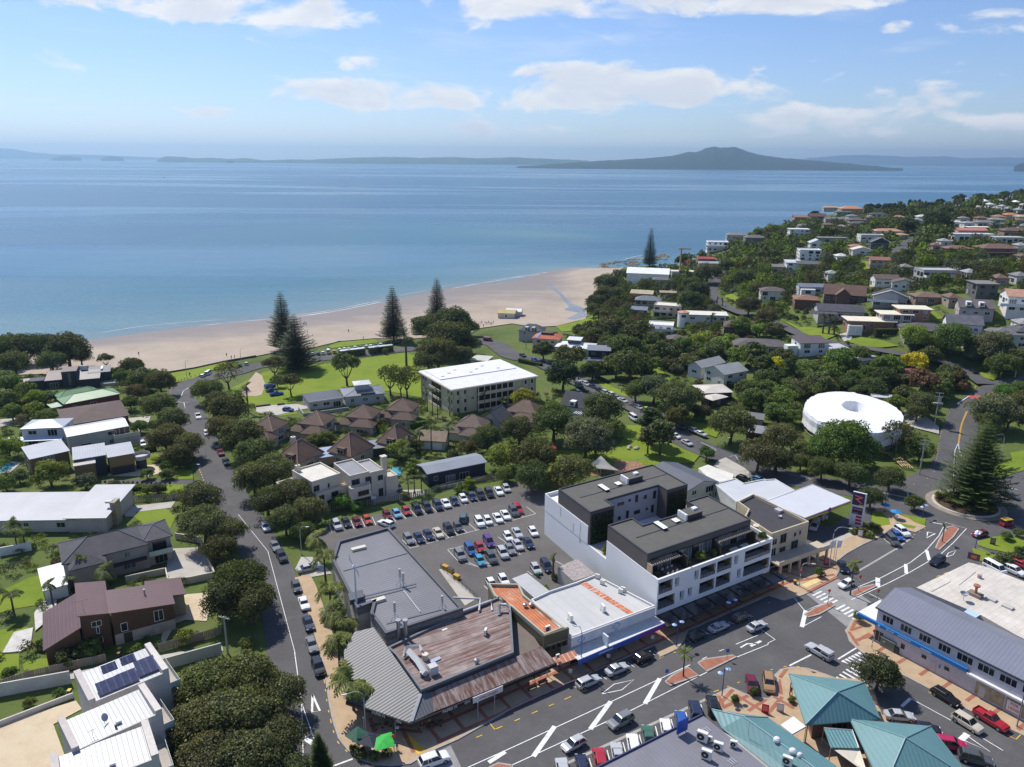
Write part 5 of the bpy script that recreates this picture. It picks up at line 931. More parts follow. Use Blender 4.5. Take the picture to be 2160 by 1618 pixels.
hh('dark grey stacked modern house in trees on the right slope',D2(1745,955),46,11,-6,6.6,'flat',.1,(.13,.125,.12),(.2,.19,.18),'memb',fc=(.08,.08,.08));t=hh('long blue-grey-roofed house with a white conservatory',D2(190,985),80,9,-8,4.2,'gable',1.3,(.48,.48,.48),(.19,.2,.235),'tray');t.pt('conservatory',BX(t.L*.05,t.L*.4,-3,.3,-1,2.9),PA,(.7,.7,.68));wnd(t,(t.L*.05,-3),(1,0),t.L*.17,.6,2.8,1.8)
t=hh('big brown steep-roofed timber house in mid slope',D2(450,1035),78,13,-20,4.6,'gable',4.2,(.13,.07,.05),(.145,.085,.06));blk(t,t.L*.3,t.L*.62,-4,2,-2,4.4,'gable',3.2,(.13,.07,.05),(.145,.085,.06),'tile',axis='y',nms=('cross_wing','cross_roof'))
t=hh('dark-roofed house with a white triangular gable window',D2(880,1065),62,11,-24,4.6,'gable',3.,(.3,.3,.32),(.06,.055,.07),axis='y');balc(t,-2,t.L*.7,-3,.1,2.4);t.pt('barge_board',TU([(-.5,-.6,4.7),(t.L/2,-.6,7.7),(t.L+.5,-.6,4.7)],.16,4),OB,WH)
t=hh('charcoal-roofed house with deep verandah behind the cabbage trees',D2(400,1195),92,13,-12,4.,'gable',2.4,(.42,.40,.37),(.075,.075,.085));t.pt('verandah_roof',slab(rpolys('mono',-4,t.L*.4,-3,.2,2.8,.7,'y'),.12),TILEY,(.075,.075,.085))
t=hh('brick house with cream flat roof and white garage doors, lowest of three',D2(680,1300),98,11,-8,4.6,'flat',.1,(.30,.15,.10),(.72,.64,.5),'memb',ov=.9);t.pt('garage_base',BX(.2,6,-1.6,.5,-2,2.3),PA,(.72,.7,.66));t.pt('garage_door',BX(.8,3,-1.66,-1.6,-1,1.7).box(3.4,5.6,-1.66,-1.6,-1,1.7),OB,(.6,.6,.6))
hh('cream flat-roofed house with glazed upper floor, middle of three',D2(915,1240),66,10,-8,5.6,'flat',.1,(.45,.42,.38),(.72,.66,.53),'memb',ov=.9,big=.7);hh('brick and cream flat-roofed house, highest of three',D2(1085,1190),68,10,-8,5.8,'flat',.1,(.32,.17,.12),(.70,.66,.52),'memb',ov=.9)
hh('low house with wide charcoal hip roof behind the bright green trees',D2(1200,1370),96,14,-10,3.2,'hip',2.2,(.4,.38,.36),(.095,.09,.095));hh('white steep-gabled house with grey roof on the right slope',D2(1560,1310),66,11,-20,4.4,'gable',3.2,(.74,.73,.7),(.125,.125,.14),axis='x')
t=hh('grey-brown roofed house with two arched white dormers',D2(1670,1160),64,11,-20,4.8,'gable',3.,(.4,.36,.32),(.14,.12,.115));
for k in(.2,.55):t.pt('dormer',BX(t.L*k,t.L*k+1.9,.2,3,5,6.8),PA,(.74,.74,.72));wnd(t,(t.L*k,.2),(1,0),.95,5.3,1.2,1.1)
t=hh('tall white house with salmon roof and big deck at the right edge',D2(2090,1060),58,12,-16,7.6,'gable',2.4,(.72,.7,.67),(.48,.27,.19),sto=2);balc(t,-3,t.L,-2.6,.1,3.2)
hh('grey two-storey house with hip roof and white balcony, lower right',D2(1960,1410),72,12,-10,5.8,'hip',1.8,(.46,.45,.43),(.15,.145,.15));hh('grey plaster house with hip roof left of the two-storey one',D2(1710,1470),58,10,-10,5.2,'hip',1.5,(.5,.49,.47),(.085,.083,.09));hh('dark-roofed house at the right edge above the grey two-storey one',D2(2120,1385),46,11,-10,5.,'hip',1.8,(.42,.41,.4),(.09,.085,.09));hh('white house mostly behind trees at the right edge',D2(2125,1320),34,9,-10,5,'hip',1.4,(.74,.73,.72),(.3,.28,.27));hh('low brown-roofed bungalow between hedges, right of the dark gable',D2(1230,1072),64,10,-8,3.,'hip',1.5,(.25,.18,.13),(.19,.12,.085))
t=house('white modern house with a brown mono-pitch roof above the yellow trees',*Lp(A4,270,520,530,490,500,425),5.,'mono',1.2,(.74,.74,.73),(.12,.085,.07),'tray',axis='y',dn=.8);t.pt('white_block',BX(t.L*.9,t.L+6.5,-3.5,5,-1.5,3.4),PA,(.76,.76,.75));t.pt('block_deck',BX(t.L*.9+.3,t.L+6.2,-3.2,4.7,3.4,3.5),MEMB,(.45,.45,.47));t.pt('west_fin',BX(-4.5,0,1.5,5,-1.5,3.6),PA,(.7,.72,.7))
t=house('white low house with grey flat roof beside the yellow kowhai tree',*Lp(A4,800,660,900,640,880,590),3.4,'flat',.1,(.55,.55,.52),(.06,.062,.075),'tray');blk(t,1.5,t.L+5,t.W-.5,t.W+6,-1,3.3,'flat',.1,(.5,.5,.48),(.34,.34,.35),'memb',nms=('rear_wing','rear_roof'))
hh('house with a maroon hip roof half hidden by trees behind the drum',A4(1220,735),70,11,-6,3.,'hip',1.6,(.4,.33,.3),(.18,.055,.05))
FARN=[(1515,150,30,SALM),(1600,170,22,(.4,.4,.4)),(1760,192,20,WH),(1810,222,26,(.62,.6,.56)),(1505,240,28,(.4,.4,.4)),(1905,188,18,(.55,.55,.55)),(1925,240,20,(.3,.3,.3)),(2050,200,22,WH),(2115,138,22,WH),(2080,272,30,(.3,.31,.34)),(1985,262,20,(.3,.3,.3)),(1870,258,22,(.35,.35,.35)),(2010,165,18,(.5,.5,.5)),(1700,250,18,(.45,.42,.4)),(2120,230,20,(.45,.45,.45))]
FL=['pinkish roof','grey roof','white roof on the left','pale roof','mid-grey roof','small light roof','small dark roof','white roof','white roof at the top','wide slate roof','tiny dark roof','charcoal roof','tiny pale roof','taupe roof','light grey roof']
for i,(x,y,w_,c)in En(FARN):hh('far-off house with '+FL[i]+' on the wooded far headland',D2(x,y),w_/4.436*2.4,8,0,3.6,'hip',1.4,[min(.8,.25+q*.7)for q in c],c,dn=.5,dd=False)
UPC=[((.5,.48,.45),(.2,.19,.19)),((.66,.65,.62),(.3,.3,.3)),((.35,.27,.2),(.16,.1,.075)),((.5,.42,.34),(.36,.2,.13)),((.7,.69,.67),(.62,.6,.56))]
UPN=['grey','silver-grey','brown','terracotta','white']
for i,(x,y,w_,c)in En([(60,420,26,0),(300,410,26,2),(420,430,28,1),(520,330,24,0),(690,345,24,2),(960,340,26,3),(1180,335,28,4),(1130,370,24,1),(1480,385,28,4),(1560,350,24,0),(1600,395,26,1),(1730,348,28,2),(1890,335,26,3),(2100,370,30,2),(2130,420,26,0),(1380,560,26,1),(1300,600,24,2),(2100,600,30,1),(2130,700,34,2),(1020,800,30,0),(420,700,30,4),(330,860,28,1),(1450,1080,30,2),(1900,900,34,2),(2090,880,34,0),(1620,850,30,1)]):hh(UPN[c]+'-roofed house half hidden by trees high on the headland',D2(x,y),w_*.9,8,-4,4,'hip',1.5,*UPC[c],dn=.6,dd=False)
# ================================================================ TOWN CENTRE
K_=reg(1380,1050,7.19);G_=reg(1140,970,7.19)
def hwall(ax,L0,L1,z0,z1,t0,t1,holes,f):
 xs=sorted({L0,L1,*[h[0]for h in holes],*[h[1]for h in holes]});zs=sorted({z0,z1,*[h[2]for h in holes],*[h[3]for h in holes]})
 solid=lambda i,j:0<=i<len(xs)-1 and 0<=j<len(zs)-1 and not any(h[0]-1e-6<=xs[i]and xs[i+1]<=h[1]+1e-6 and h[2]-1e-6<=zs[j]and zs[j+1]<=h[3]+1e-6 for h in holes)
 mb=MB()
 for i in Rg(len(xs)-1):
  for j in Rg(len(zs)-1):
   if not solid(i,j):continue
   a,b,c,d=xs[i],xs[i+1],zs[j],zs[j+1]
   q=[(a,c),(b,c),(b,d),(a,d)];fr=[f(x,t0,z)for x,z in q];bk=[f(x,t1,z)for x,z in q]
   mb.add(fr,[(0,1,2,3)]);mb.add(bk,[(3,2,1,0)])
   for k,(di,dj)in En(((0,-1),(1,0),(0,1),(-1,0))):
    if not solid(i+di,j+dj):mb.add([fr[k],fr[(k+1)%4],bk[(k+1)%4],bk[k]],[(0,3,2,1)])
 return mb
def parapet(t,poly,z0,z1,w,m,col,name='parapet',parent=N_):
 n=len(poly);P_=[Ve(p[:2])for p in poly]
 ar=sum(P_[i].x*P_[(i+1)%n].y-P_[(i+1)%n].x*P_[i].y for i in Rg(n))
 if ar<0:P_=P_[::-1]
 inn=[]
 for i in Rg(n):
  a,b,c=P_[i-1],P_[i],P_[(i+1)%n];d1=(b-a).normalized();d2=(c-b).normalized();n1=Ve((-d1.y,d1.x));n2=Ve((-d2.y,d2.x));m_=(n1+n2);k=m_.dot(n1);inn.append(b+m_*(w/max(.3,k)))
 V=[(p.x,p.y,z)for z in(z0,z1)for p in P_]+[(p.x,p.y,z)for z in(z0,z1)for p in inn];F=[]
 for i in Rg(n):
  j=(i+1)%n;F+=[(i,j,j+n,i+n),(i+n,j+n,j+3*n,i+3*n),(j+2*n,i+2*n,i+3*n,j+3*n)]
 return t.pt(name,AD(V,F),m,col,parent),[(p.x,p.y)for p in inn]
def apartments():
 t=Th('apartment_building',(27.3,124.3,0),R_(31.8),'new white apartment building with charcoal penthouses and roof terraces on the main street','building')
 cs,sn=math.cos(R_(85.5)),math.sin(R_(85.5));S=lambda s,y,z=0:(s+y*cs,y*sn,z);P2=lambda s,y:(s+y*cs,y*sn)
 WH=(.80,.80,.79);DK=(.115,.10,.095);TOP=(.10,.095,.082)
 box=lambda nm,m,c,s0,s1,t0,t1,z0,z1,par=N_:t.pt(nm,PR([P2(s0,t0),P2(s1,t0),P2(s1,t1),P2(s0,t1)],z0,z1),m,c,par)
 t.foot([P2(-1,-4),P2(33,-4),P2(33,43),P2(-1,43)])
 APW=mat('apartment_plaster',ro=.6,var=.03,scale=.2,obj=True)
 box('podium',APW,WH,0,31.4,2.4,42.3,-.5,6.3)
 sh=t.pt('shopfront',PR([P2(.3,2.2),P2(31.1,2.2),P2(31.1,2.36),P2(.3,2.36)],.1,3.0),GLASS)
 for k in Rg(9):t.pt('shop_mullion',PR([P2(.4+3.8*k,2.1),P2(.6+3.8*k,2.1),P2(.6+3.8*k,2.19),P2(.4+3.8*k,2.19)],.1,3.0),DM,N_,sh)
 up=[(.3,3.8,7.2,9.7),(4.4,5.5,7.6,9.5),(9.4,10.5,7.6,9.5),(11.0,15.1,7.2,9.7),(15.5,19.6,7.2,9.7),(20.3,21.4,7.6,9.5),(23.3,31.0,7.2,9.7)]
 lo=[(.3,4.6,3.9,6.35),(5.9,7.0,4.2,6.2),(8.0,9.1,4.2,6.2),(11.0,15.1,3.9,6.35),(15.5,19.6,3.9,6.35),(21.5,22.6,4.2,6.2),(23.3,31.0,3.9,6.35)]
 t.pt('street_facade',hwall('x',0,31.4,2.95,10.5,0,.4,up+lo,lambda x,y,z:S(x,y,z)),APW,WH)
 box('side_wall',APW,WH,0,.3,.4,2.4,2.95,10.5);box('side_wall',APW,WH,31.1,31.4,.4,2.4,2.95,10.5)
 for z in(2.95,6.45):box('floor_slab',APW,(.5,.5,.5),.3,31.1,.4,2.4,z,z+.75 if z>6 else z+.9)
 box('rear_side_wall',APW,WH,-.06,.08,23.9,42.3,6.3,10.5);box('rear_wall',APW,WH,.08,31.4,36.7,42.3,6.3,9.6);box('rear_parapet',APW,WH,.08,31.4,42.0,42.3,9.6,10.5)
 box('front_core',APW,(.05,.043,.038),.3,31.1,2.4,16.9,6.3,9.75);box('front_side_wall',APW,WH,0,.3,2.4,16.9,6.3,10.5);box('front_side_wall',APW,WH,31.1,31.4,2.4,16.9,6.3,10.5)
 WOOD=mat('loggia_timber',(.30,.20,.13),ro=.6,var=.2,scale=1)
 for h in up+lo:
  w_=h[1]-h[0]
  if w_<2:
   x=h[0];o=t.pt('window',PR([P2(h[0],.34),P2(h[0]+.62,.34),P2(h[0]+.62,.39),P2(h[0],.39)],h[2]+.35,h[3]),DM);t.pt('pane',PR([P2(h[0]+.07,.30),P2(h[0]+.55,.30),P2(h[0]+.55,.335),P2(h[0]+.07,.335)],h[2]+.45,h[3]-.06),GLASS,N_,o)
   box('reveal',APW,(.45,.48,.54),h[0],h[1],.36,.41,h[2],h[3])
  else:
   g=box('glazing',GLASS,N_,h[0],h[1],2.2,2.38,h[2],h[3]);box('side_screen',WOOD,N_,h[1]-.12,h[1],.45,2.2,h[2],h[3])
   b=t.pt('balustrade',PR([P2(h[0]+.03,.1),P2(h[1]-.03,.1),P2(h[1]-.03,.13),P2(h[0]+.03,.13)],h[2],h[2]+.75),mat('tinted_glass',(.10,.11,.12),ro=.08,spec=.7))
   for k in Rg(int(w_/.9)):t.pt('post',PR([P2(h[0]+.4+k*.9,.07),P2(h[0]+.45+k*.9,.07),P2(h[0]+.45+k*.9,.1),P2(h[0]+.4+k*.9,.1)],h[2],h[2]+.8),MT,N_,b)
 box('terrace_deck',mat('deck_timber',(.10,.075,.06),ro=.7,var=.2,pat='seamx',ps=6),N_,.5,31,.5,3.7,9.75,9.8)
 fp=[P2(.1,3.7),P2(28.2,3.7),P2(28.2,16.9),P2(21.9,16.9),P2(21.9,13.3),P2(6.5,13.3),P2(6.5,16.9),P2(.1,16.9)]
 bp_=[P2(.1,23.4),P2(6.5,23.4),P2(6.5,26.6),P2(21.7,26.6),P2(21.7,23.4),P2(28,23.4),P2(28,36.6),P2(.1,36.6)]
 for nm,pl_2,z0 in(('front_penthouse',fp,9.75),('rear_penthouse',bp_,6.3)):
  w=t.pt(nm,PR(pl_2,z0,13.6),PA,DK);c=[sum(p[i]for p in pl_2)/len(pl_2)for i in(0,1)]
  big=[(p[0],p[1])for p in pl_2];_,inn=parapet(t,big,13.6,14.0,.28,OB,(.055,.057,.065),'roof_edge',w);t.pt('roof',PR(inn,13.4,13.75),MEMB,TOP,w)
 box('roof_seam',DM,N_,2.2,27.7,9.9,10.15,13.7,13.80);box('roof_seam',DM,N_,2.2,27.6,30.5,30.75,13.7,13.80)
 for t0 in(0,20.6):
  k=box('skylight',OB,(.03,.03,.033),8.9,10.0,9.8+t0-.4,12.6+t0,13.75,14.2);box('skylight_lid',OB,(.82,.82,.82),8.85,10.05,9.75+t0-.4,12.65+t0,14.2,14.28,k)
  k=box('skylight',OB,(.03,.03,.033),13.2,14.5,10.6+t0,12.0+t0,13.75,14.0);box('skylight_lid',OB,(.82,.82,.82),13.15,14.55,10.55+t0,12.05+t0,14.0,14.1,k)
  k=box('plant_room',OB,(.07,.065,.06),16.4,20.4,10.3+t0,12.9+t0,13.75,14.75);box('plant_roof',MEMB,TOP,16.3,20.5,10.2+t0,13.0+t0,14.75,14.9,k)
  for y in(10.3,11.25,12.2):box('condenser',OB,(.75,.75,.74),15.75,16.2,y+t0,y+.85+t0,13.76,15.1)
  box('condenser',OB,(.78,.78,.78),18.8,20.0,11.4+t0,12.3+t0,14.9,15.3)
 box('court_wall',mat('grey_panel',ro=.5,var=.05,obj=True),(.38,.40,.45),6.6,21.6,26.5,26.58,6.3,13.5)
 for s0,s1,z0,z1 in((9.8,11.7,11.6,12.3),(12.9,13.6,11.9,12.5),(14.9,15.7,11.3,13.0),(17.4,18.3,11.5,12.4),(20.2,21.0,10.9,12.8),(10.1,10.9,8.1,9.0),(12.4,13.2,8.0,9.8),(14.7,16.5,8.3,9.2),(18.2,18.8,8.5,9.1),(19.8,20.6,7.5,9.4)):
  o=box('window',DM,N_,s0,s1,26.44,26.5,z0,z1);box('pane',GLASS,N_,s0+.08,s1-.08,26.41,26.44,z0+.08,z1-.08,o)
 for s0,s1 in((.5,6.2),(22,27.7)):
  sc=box('green_screen',mat('dark_screen',(.03,.028,.026),ro=.6,pat='seamx',ps=3,pv=.5),N_,s0,s1,23.25,23.38,6.4,13.2)
  r=random.Random(int(s0*10));n=900;Q=[]
  for _ in Rg(n):
   s=r.uniform(s0+.1,s1-.1);z=6.5+abs(r.gauss(0,.5))*6.2
   if z>13:continue
   c=Ve(S(s,23.2-r.random()*.35,z));a=Ve((r.gauss(0,1),r.gauss(0,1),r.gauss(0,1))).normalized()*.16;b=a.cross(Ve((r.gauss(0,1),r.gauss(0,1),r.gauss(0,1)))).normalized()*.14
   Q.append([c-a-b,c+a-b,c+a+b,c-a+b])
  o=t.pt('climbing_plant',qmesh(np.array([[Tp(v)for v in q]for q in Q]),'climber'),LEAF,(.035,.06,.02),sc);o['kind']='stuff'
  for k in Rg(3):box('ground_window',CURT,N_,s0+.3+k*1.9,s0+1.9+k*1.9,23.2,23.24,6.4,8.2)
 box('court_floor',CONC,N_,.3,31.1,16.9,23.2,6.3,6.36)
 for k in Rg(15):
  s=.9+k*1.8
  if s>26.6:break
  o=box('sliding_door',DM,N_,s,s+1.75,3.58,3.68,9.8,12.6);box('pane',CURT if k%3 else GLASS,N_,s+.07,s+1.68,3.54,3.58,9.9,12.5,o)
 for s0,s1 in((.2,7.6),(17.8,27.6)):
  pg=box('pergola',OB,(.10,.085,.075),s0,s1,2.0,2.15,12.2,12.35);
  for k in Rg(int((s1-s0)/.55)):box('pergola_slat',OB,(.34,.27,.21),s0+.2+k*.55,s0+.42+k*.55,2.15,3.6,12.25,12.4,pg)
  box('timber_cheek',mat('pale_timber',(.45,.32,.22),ro=.6),N_,s0-.12,s0+.1,2.1,3.6,9.8,12.3)
 for s in(8.2,17.2,27.2):box('dark_screen_wall',OB,(.04,.035,.03),s,s+.25,1.2,3.6,9.8,12.3)
 cn=t.pt('canopy',PR([P2(-.2,-3.6),P2(33.2,-3.6),P2(32.2,.0),P2(0,0)],2.72,2.82),mat('canopy_glass',(.055,.05,.05),ro=.15,spec=.6));t.pt('canopy_edge',PR([P2(-.3,-3.75),P2(33.4,-3.75),P2(33.4,-3.6),P2(-.3,-3.6)],2.62,2.9),OB,(.03,.03,.035),cn)
 for k in Rg(11):t.pt('canopy_beam',PR([P2(.4+3.1*k,-3.6),P2(.6+3.1*k,-3.6),P2(.6+3.1*k,0),P2(.4+3.1*k,0)],2.83,2.98),DM,N_,cn)
 for s in(9.0,20.5):t.pt('strut',TU([S(s,-1.2,2.9),S(s+2.3,-2.9,2.95)],.14,4),DM,N_,cn)
 for y,z in((35,8.0),(29.5,6.6),(26.6,7.9),(26.8,5.4)):
  o=t.pt('slit_window',PR([P2(-.09,y),P2(0.01,y),P2(.01,y+.3),P2(-.09,y+.3)],z,z+2.1),OB,(.55,.55,.56))
 for s in(9.2,12.7,16.3):pt=t.pt('planter',CY(*P2(s,2.0),9.8,10.4,.5,12,.6),OB,(.04,.035,.03))
 tb=t.pt('dining_table',PR([P2(2.6,1.3),P2(6,1.3),P2(6,2.2),P2(2.6,2.2)],10.45,10.52),OB,(.12,.08,.055))
 for s in(2.8,5.7):t.pt('table_leg',PR([P2(s,1.5),P2(s+.12,1.5),P2(s+.12,2),P2(s,2)],9.8,10.45),OB,(.12,.08,.055),tb)
 for s,y in((3,.85),(4.2,.85),(5.3,.85),(3,2.5),(4.2,2.5),(5.3,2.5)):t.pt('chair',PR([P2(s,y),P2(s+.45,y),P2(s+.45,y+.4),P2(s,y+.4)],10.2,10.26).prism([P2(s,y),P2(s+.45,y),P2(s+.45,y+.06),P2(s,y+.06)],10.26,10.7),OB,(.6,.58,.55))
 for s in(20.5,23.5):t.pt('lounge_seat',PR([P2(s,1.0),P2(s+2,1.0),P2(s+2,1.9),P2(s,1.9)],9.8,10.2),OB,(.5,.48,.46))
 for s,sz,c in((9.2,.75,(.16,.22,.03)),(12.7,1.35,(.22,.26,.05)),(16.3,.8,(.14,.22,.03)),(29.6,1.2,(.05,.11,.03)),(1.6,.5,(.15,.2,.04))):
  PLANTS.append((t,P2(s,2.0 if s<20 else 1.3),10.3,sz,c))
 PLANTS.append((t,P2(1.6,18.5),6.4,1.5,(.26,.27,.06)))
 return t
PLANTS=[]
apartments()
def polyb(t,name,px,z0,z1,m,col=N_,parent=N_,zs=N_):
 return t.pt(name,PR([Tp(t.lp(p,z1))for p in px],z0,z1),m,col,parent)
def rpoly(t,name,pz,m,col,th=.12,parent=N_,flat=False):
 polys=[]
 for pl_ in pz:
  q=[]
  for p,z in pl_:
   if flat and len(q)>2:
    w0=[t.w(*a[:2]).to_3d()+Ve((0,0,t.O.z+a[2]))for a in q[:3]];nn=(w0[1]-w0[0]).cross(w0[2]-w0[0]);d=ray(p);k=(w0[0]-Ve((0,0,CAMH))).dot(nn)/d.dot(nn);g=Ve((0,0,CAMH))+d*k;v=t.l(g);z=g.z-t.O.z
   else:v=t.lp(p,z)
   q.append((v.x,v.y,z))
  n=Ve((0,0,0))
  for i in Rg(len(q)):a,b=Ve(q[i]),Ve(q[(i+1)%len(q)]);n+=a.cross(b)
  if n.z<0:q=q[::-1]
  polys.append(q)
 return t.pt(name,slab(polys,th),m,col,parent)
UANG=R_(32)
t=Th('shop_building',PZ(B2(1090,1500),6.7)-Ve((0,0,6.7)),UANG,'large shop building with ribbed charcoal roof and grey parapets beside the car park','building')
GP=Lp(B2,690,725,1118,607,1745,1290,1090,1505,962,1330,985,1240,850,1290,640,880)
pts=[Tp(t.lp(p,6.9))for p in GP];t.foot(pts)
w=t.pt('wall',PR(pts,-.5,6.45),PA,(.48,.45,.41));pr,inn=parapet(t,pts,5.3,7.0,.55,PA,(.10,.105,.12));t.pt('roof',PR(inn,6.3,6.5),mat('ribbed_charcoal',ro=.45,var=.12,scale=.12,obj=True,pat='corry',ps=1.5,pv=.16),(.17,.168,.178))
for a,b,z in((B2(735,975),B2(1275,825),6.6),(B2(915,1185),B2(1350,1080),6.65),(B2(900,1215),B2(1350,1105),6.62),(B2(1245,1140),B2(1385,1320),6.65),(B2(1100,1420),B2(1560,1300),6.62)):
 p,q=t.lp(a,z),t.lp(b,z);t.pt('cable_tray',TU([(p.x,p.y,z),(q.x,q.y,z)],.10,4),OB,(.55,.55,.56))
t.pt('roof_hatch',PR([Tp(t.lp(p,7.4))for p in Lp(B2,775,1165,900,1130,910,1190,790,1225)],6.4,7.4),OB,(.07,.075,.09))
for a,b in((B2(810,800),B2(930,770)),(B2(985,1240),B2(1095,1205))):
 p,q=t.lp(a,7),t.lp(b,7);d=(q-p).normalized();n=Ve((-d.y,d.x));t.pt('roof_duct',PR([Tp(p),Tp(q),Tp(q+n*1.0),Tp(p+n*1.0)],6.5,7.0),OB,(.62,.58,.47))
for px,h in((B2(1215,1090),3.4),(B2(1242,1110),3.),(B2(1172,1390),3.6),(B2(1570,1290),2.6)):
 p=t.lp(px,6.5);a=t.pt('antenna_mast',CY(p.x,p.y,6.5,6.5+h,.06,6),MT);t.pt('antenna',CY(p.x,p.y,6.5+h*.45,6.5+h,.22,10),OB,(.5,.48,.44),a);t.pt('stay',TU([(p.x-.8,p.y,6.5),(p.x,p.y,6.5+h*.4),(p.x+.8,p.y,6.5)],.05,4),MT,N_,a)
for px in(C2(1205,600),C2(1265,600)):
 p=t.lp(px,3.6);t.pt('steel_flue',CY(p.x,p.y,3.6,8.6,.33,12),MT);t.pt('flue_cap',CY(p.x,p.y,8.6,8.9,.48,12),MT)
fw=[t.lp(B2(1300,1500),4.7),t.lp(B2(1700,1370),4.7)];d=(fw[1]-fw[0]).normalized()
for k in Rg(4):wnd(t,Tp(fw[0]-Ve((-d.y,d.x))*.05),Tp(d),1.2+k*1.6,4.1,1.4,1.0,(.5,.5,.5),pane=CURT if k%2 else N_)
t=Th('cafe_building',PZ(C2(1300,1245),3.5)-Ve((0,0,3.5)),UANG,'corner cafe with grey ribbed hipped verandah roof reading PAPER MOON','building')
RIBV=mat('ribbed_grey',ro=.5,var=.1,scale=.3,obj=True,pat='corry',ps=1.9,pv=.16);RIBU=mat('ribbed_grey_across',ro=.5,var=.1,scale=.3,obj=True,pat='corrx',ps=1.9,pv=.16)
RUST=mat('rusted_iron',(.27,.22,.20),ro=.75,var=.35,scale=.5,pat='corry',ps=2.2,pv=.12,rust=((.13,.045,.03),.52,(.18,3.,1.),.7),fine=3);RUSTX=mat('rusted_iron_across',(.30,.25,.225),ro=.75,var=.35,scale=.5,pat='corrx',ps=2.2,pv=.12,rust=((.15,.06,.04),.5,(3.,.2,1.),.6),fine=3)
bd=[Tp(t.lp(p,3.6))for p in(C2(1385,1010),C3(250,610),C3(-60,150),*Lp(C2,1740,330,1060,560,820,520,790,900))];t.foot(bd)
t.pt('wall',PR(bd,-.3,3.4),PA,(.16,.13,.11))
rpoly(t,'corner_roof',[[(C2(760,1058),3.5),(C2(1300,1245),3.5),(C2(1385,1000),5.0),(C2(990,440),5.0),(C2(830,480),4.4),(C2(740,640),3.5)]],RIBV,(.115,.117,.124),flat=True)
rpoly(t,'street_verandah_roof',[[(C2(1300,1245),3.5),(C2(1500,1150),3.5),(C2(1480,985),4.8),(C2(1385,1000),5.0)]],RIBU,(.125,.127,.134))
rpoly(t,'rusted_verandah_roof',[[(C2(1500,1150),3.5),(C2(1830,1020),3.5),(C3(375,735),3.5),(C3(245,600),4.8),(C2(1480,985),4.8)]],RUSTX,N_)
rpoly(t,'hip_flashing',[[(C2(1290,1235),3.62),(C2(1325,1230),3.62),(C2(1400,1000),5.12),(C2(1375,1000),5.12)]],OB,(.33,.33,.34),.04)
up_=[(C2(1390,975),5.6),(C3(15,655),5.6),(C3(-10,270),5.6),(C2(2060,180),5.6),(C2(1700,330),5.6),(C2(1105,612),5.6),(C2(1180,680),5.6)]
pp=[Tp(t.lp(p,z))for p,z in up_];t.pt('upper_wall',PR(pp,3.3,5.3),PA,(.10,.10,.11));_,inn=parapet(t,pp,4.4,5.75,.4,PA,(.16,.165,.18));t.pt('upper_roof',PR(inn,5.1,5.35),RUST)
def fsc(t,a,b,z0,z1,col,name='fascia',out=.06,th=.1):
 p,q=t.lp(a,z1),t.lp(b,z1);d=(q-p).normalized();n=Ve((d.y,-d.x));o=t.pt(name,PR([Tp(p+n*out),Tp(q+n*out),Tp(q+n*(out+th)),Tp(p+n*(out+th))],z0,z1),OB,col);return o,p,q,d,n
def onwall(t,txt,size,p,d,n,s,z,col,par=N_,out=.175):return letr(txt,size,par or t.root,(p.x+d.x*s+n.x*out,p.y+d.y*s+n.y*out,z),(R_(90),0,math.atan2(d.y,d.x)),col)
o,p,q,d,n=fsc(t,C2(760,1060),C2(1300,1248),2.85,3.45,(.012,.012,.014));L=(q-p).length
onwall(t,'PAPER M',.62,p,d,n,L*.52,3.13,(.75,.75,.72));onwall(t,'ON',.62,p,d,n,L*.83,3.13,(.75,.75,.72))
o,p,q,d,n=fsc(t,C2(1300,1248),C3(375,740),2.85,3.45,(.012,.012,.014));L=(q-p).length
onwall(t,'PAPER M',.66,p,d,n,L*.245,3.13,(.75,.75,.72));onwall(t,'ON',.66,p,d,n,L*.36,3.13,(.75,.75,.72))
sb=t.pt('hanging_sign',PR([Tp(p+d*(L*.395)+n*.2),Tp(p+d*(L*.6)+n*.2),Tp(p+d*(L*.6)+n*.3),Tp(p+d*(L*.395)+n*.3)],2.5,3.6),OB,(.74,.72,.70));onwall(t,'WISCONSIN',.62,p,d,n,L*.50,2.95,(.5,.03,.04),N_,.31)
c=t.lp(C2(1190,1270),2.2);mo=t.pt('moon_sign_board',PR([(c.x+.32*math.cos(a*.5),c.y+.32*math.sin(a*.5))for a in Rg(12)],1.9,1.95),OB,(.75,.75,.73))
for px in(*Lp(C2,1175,1330,910,1330,1400,1290,1870,1200,2010,1130),C3(295,850)):v=t.lp(px,.12);t.pt('verandah_post',CY(v.x,v.y,.1,3.0,.07,8),OB,(.4,.4,.4))
for k in Rg(9):wnd(t,bd[0],Tp((Ve(bd[1])-Ve(bd[0])).normalized()),1.6+k*2.5,.4,2.2,2.2,(.05,.05,.05))
def duct(t,pts,w=.7,name='kitchen_duct'):
 return t.pt(name,TU(pts,w*.62,4),OB,(.50,.50,.49))
def L3(px,z):v=t.lp(px,z);return(v.x,v.y,z)
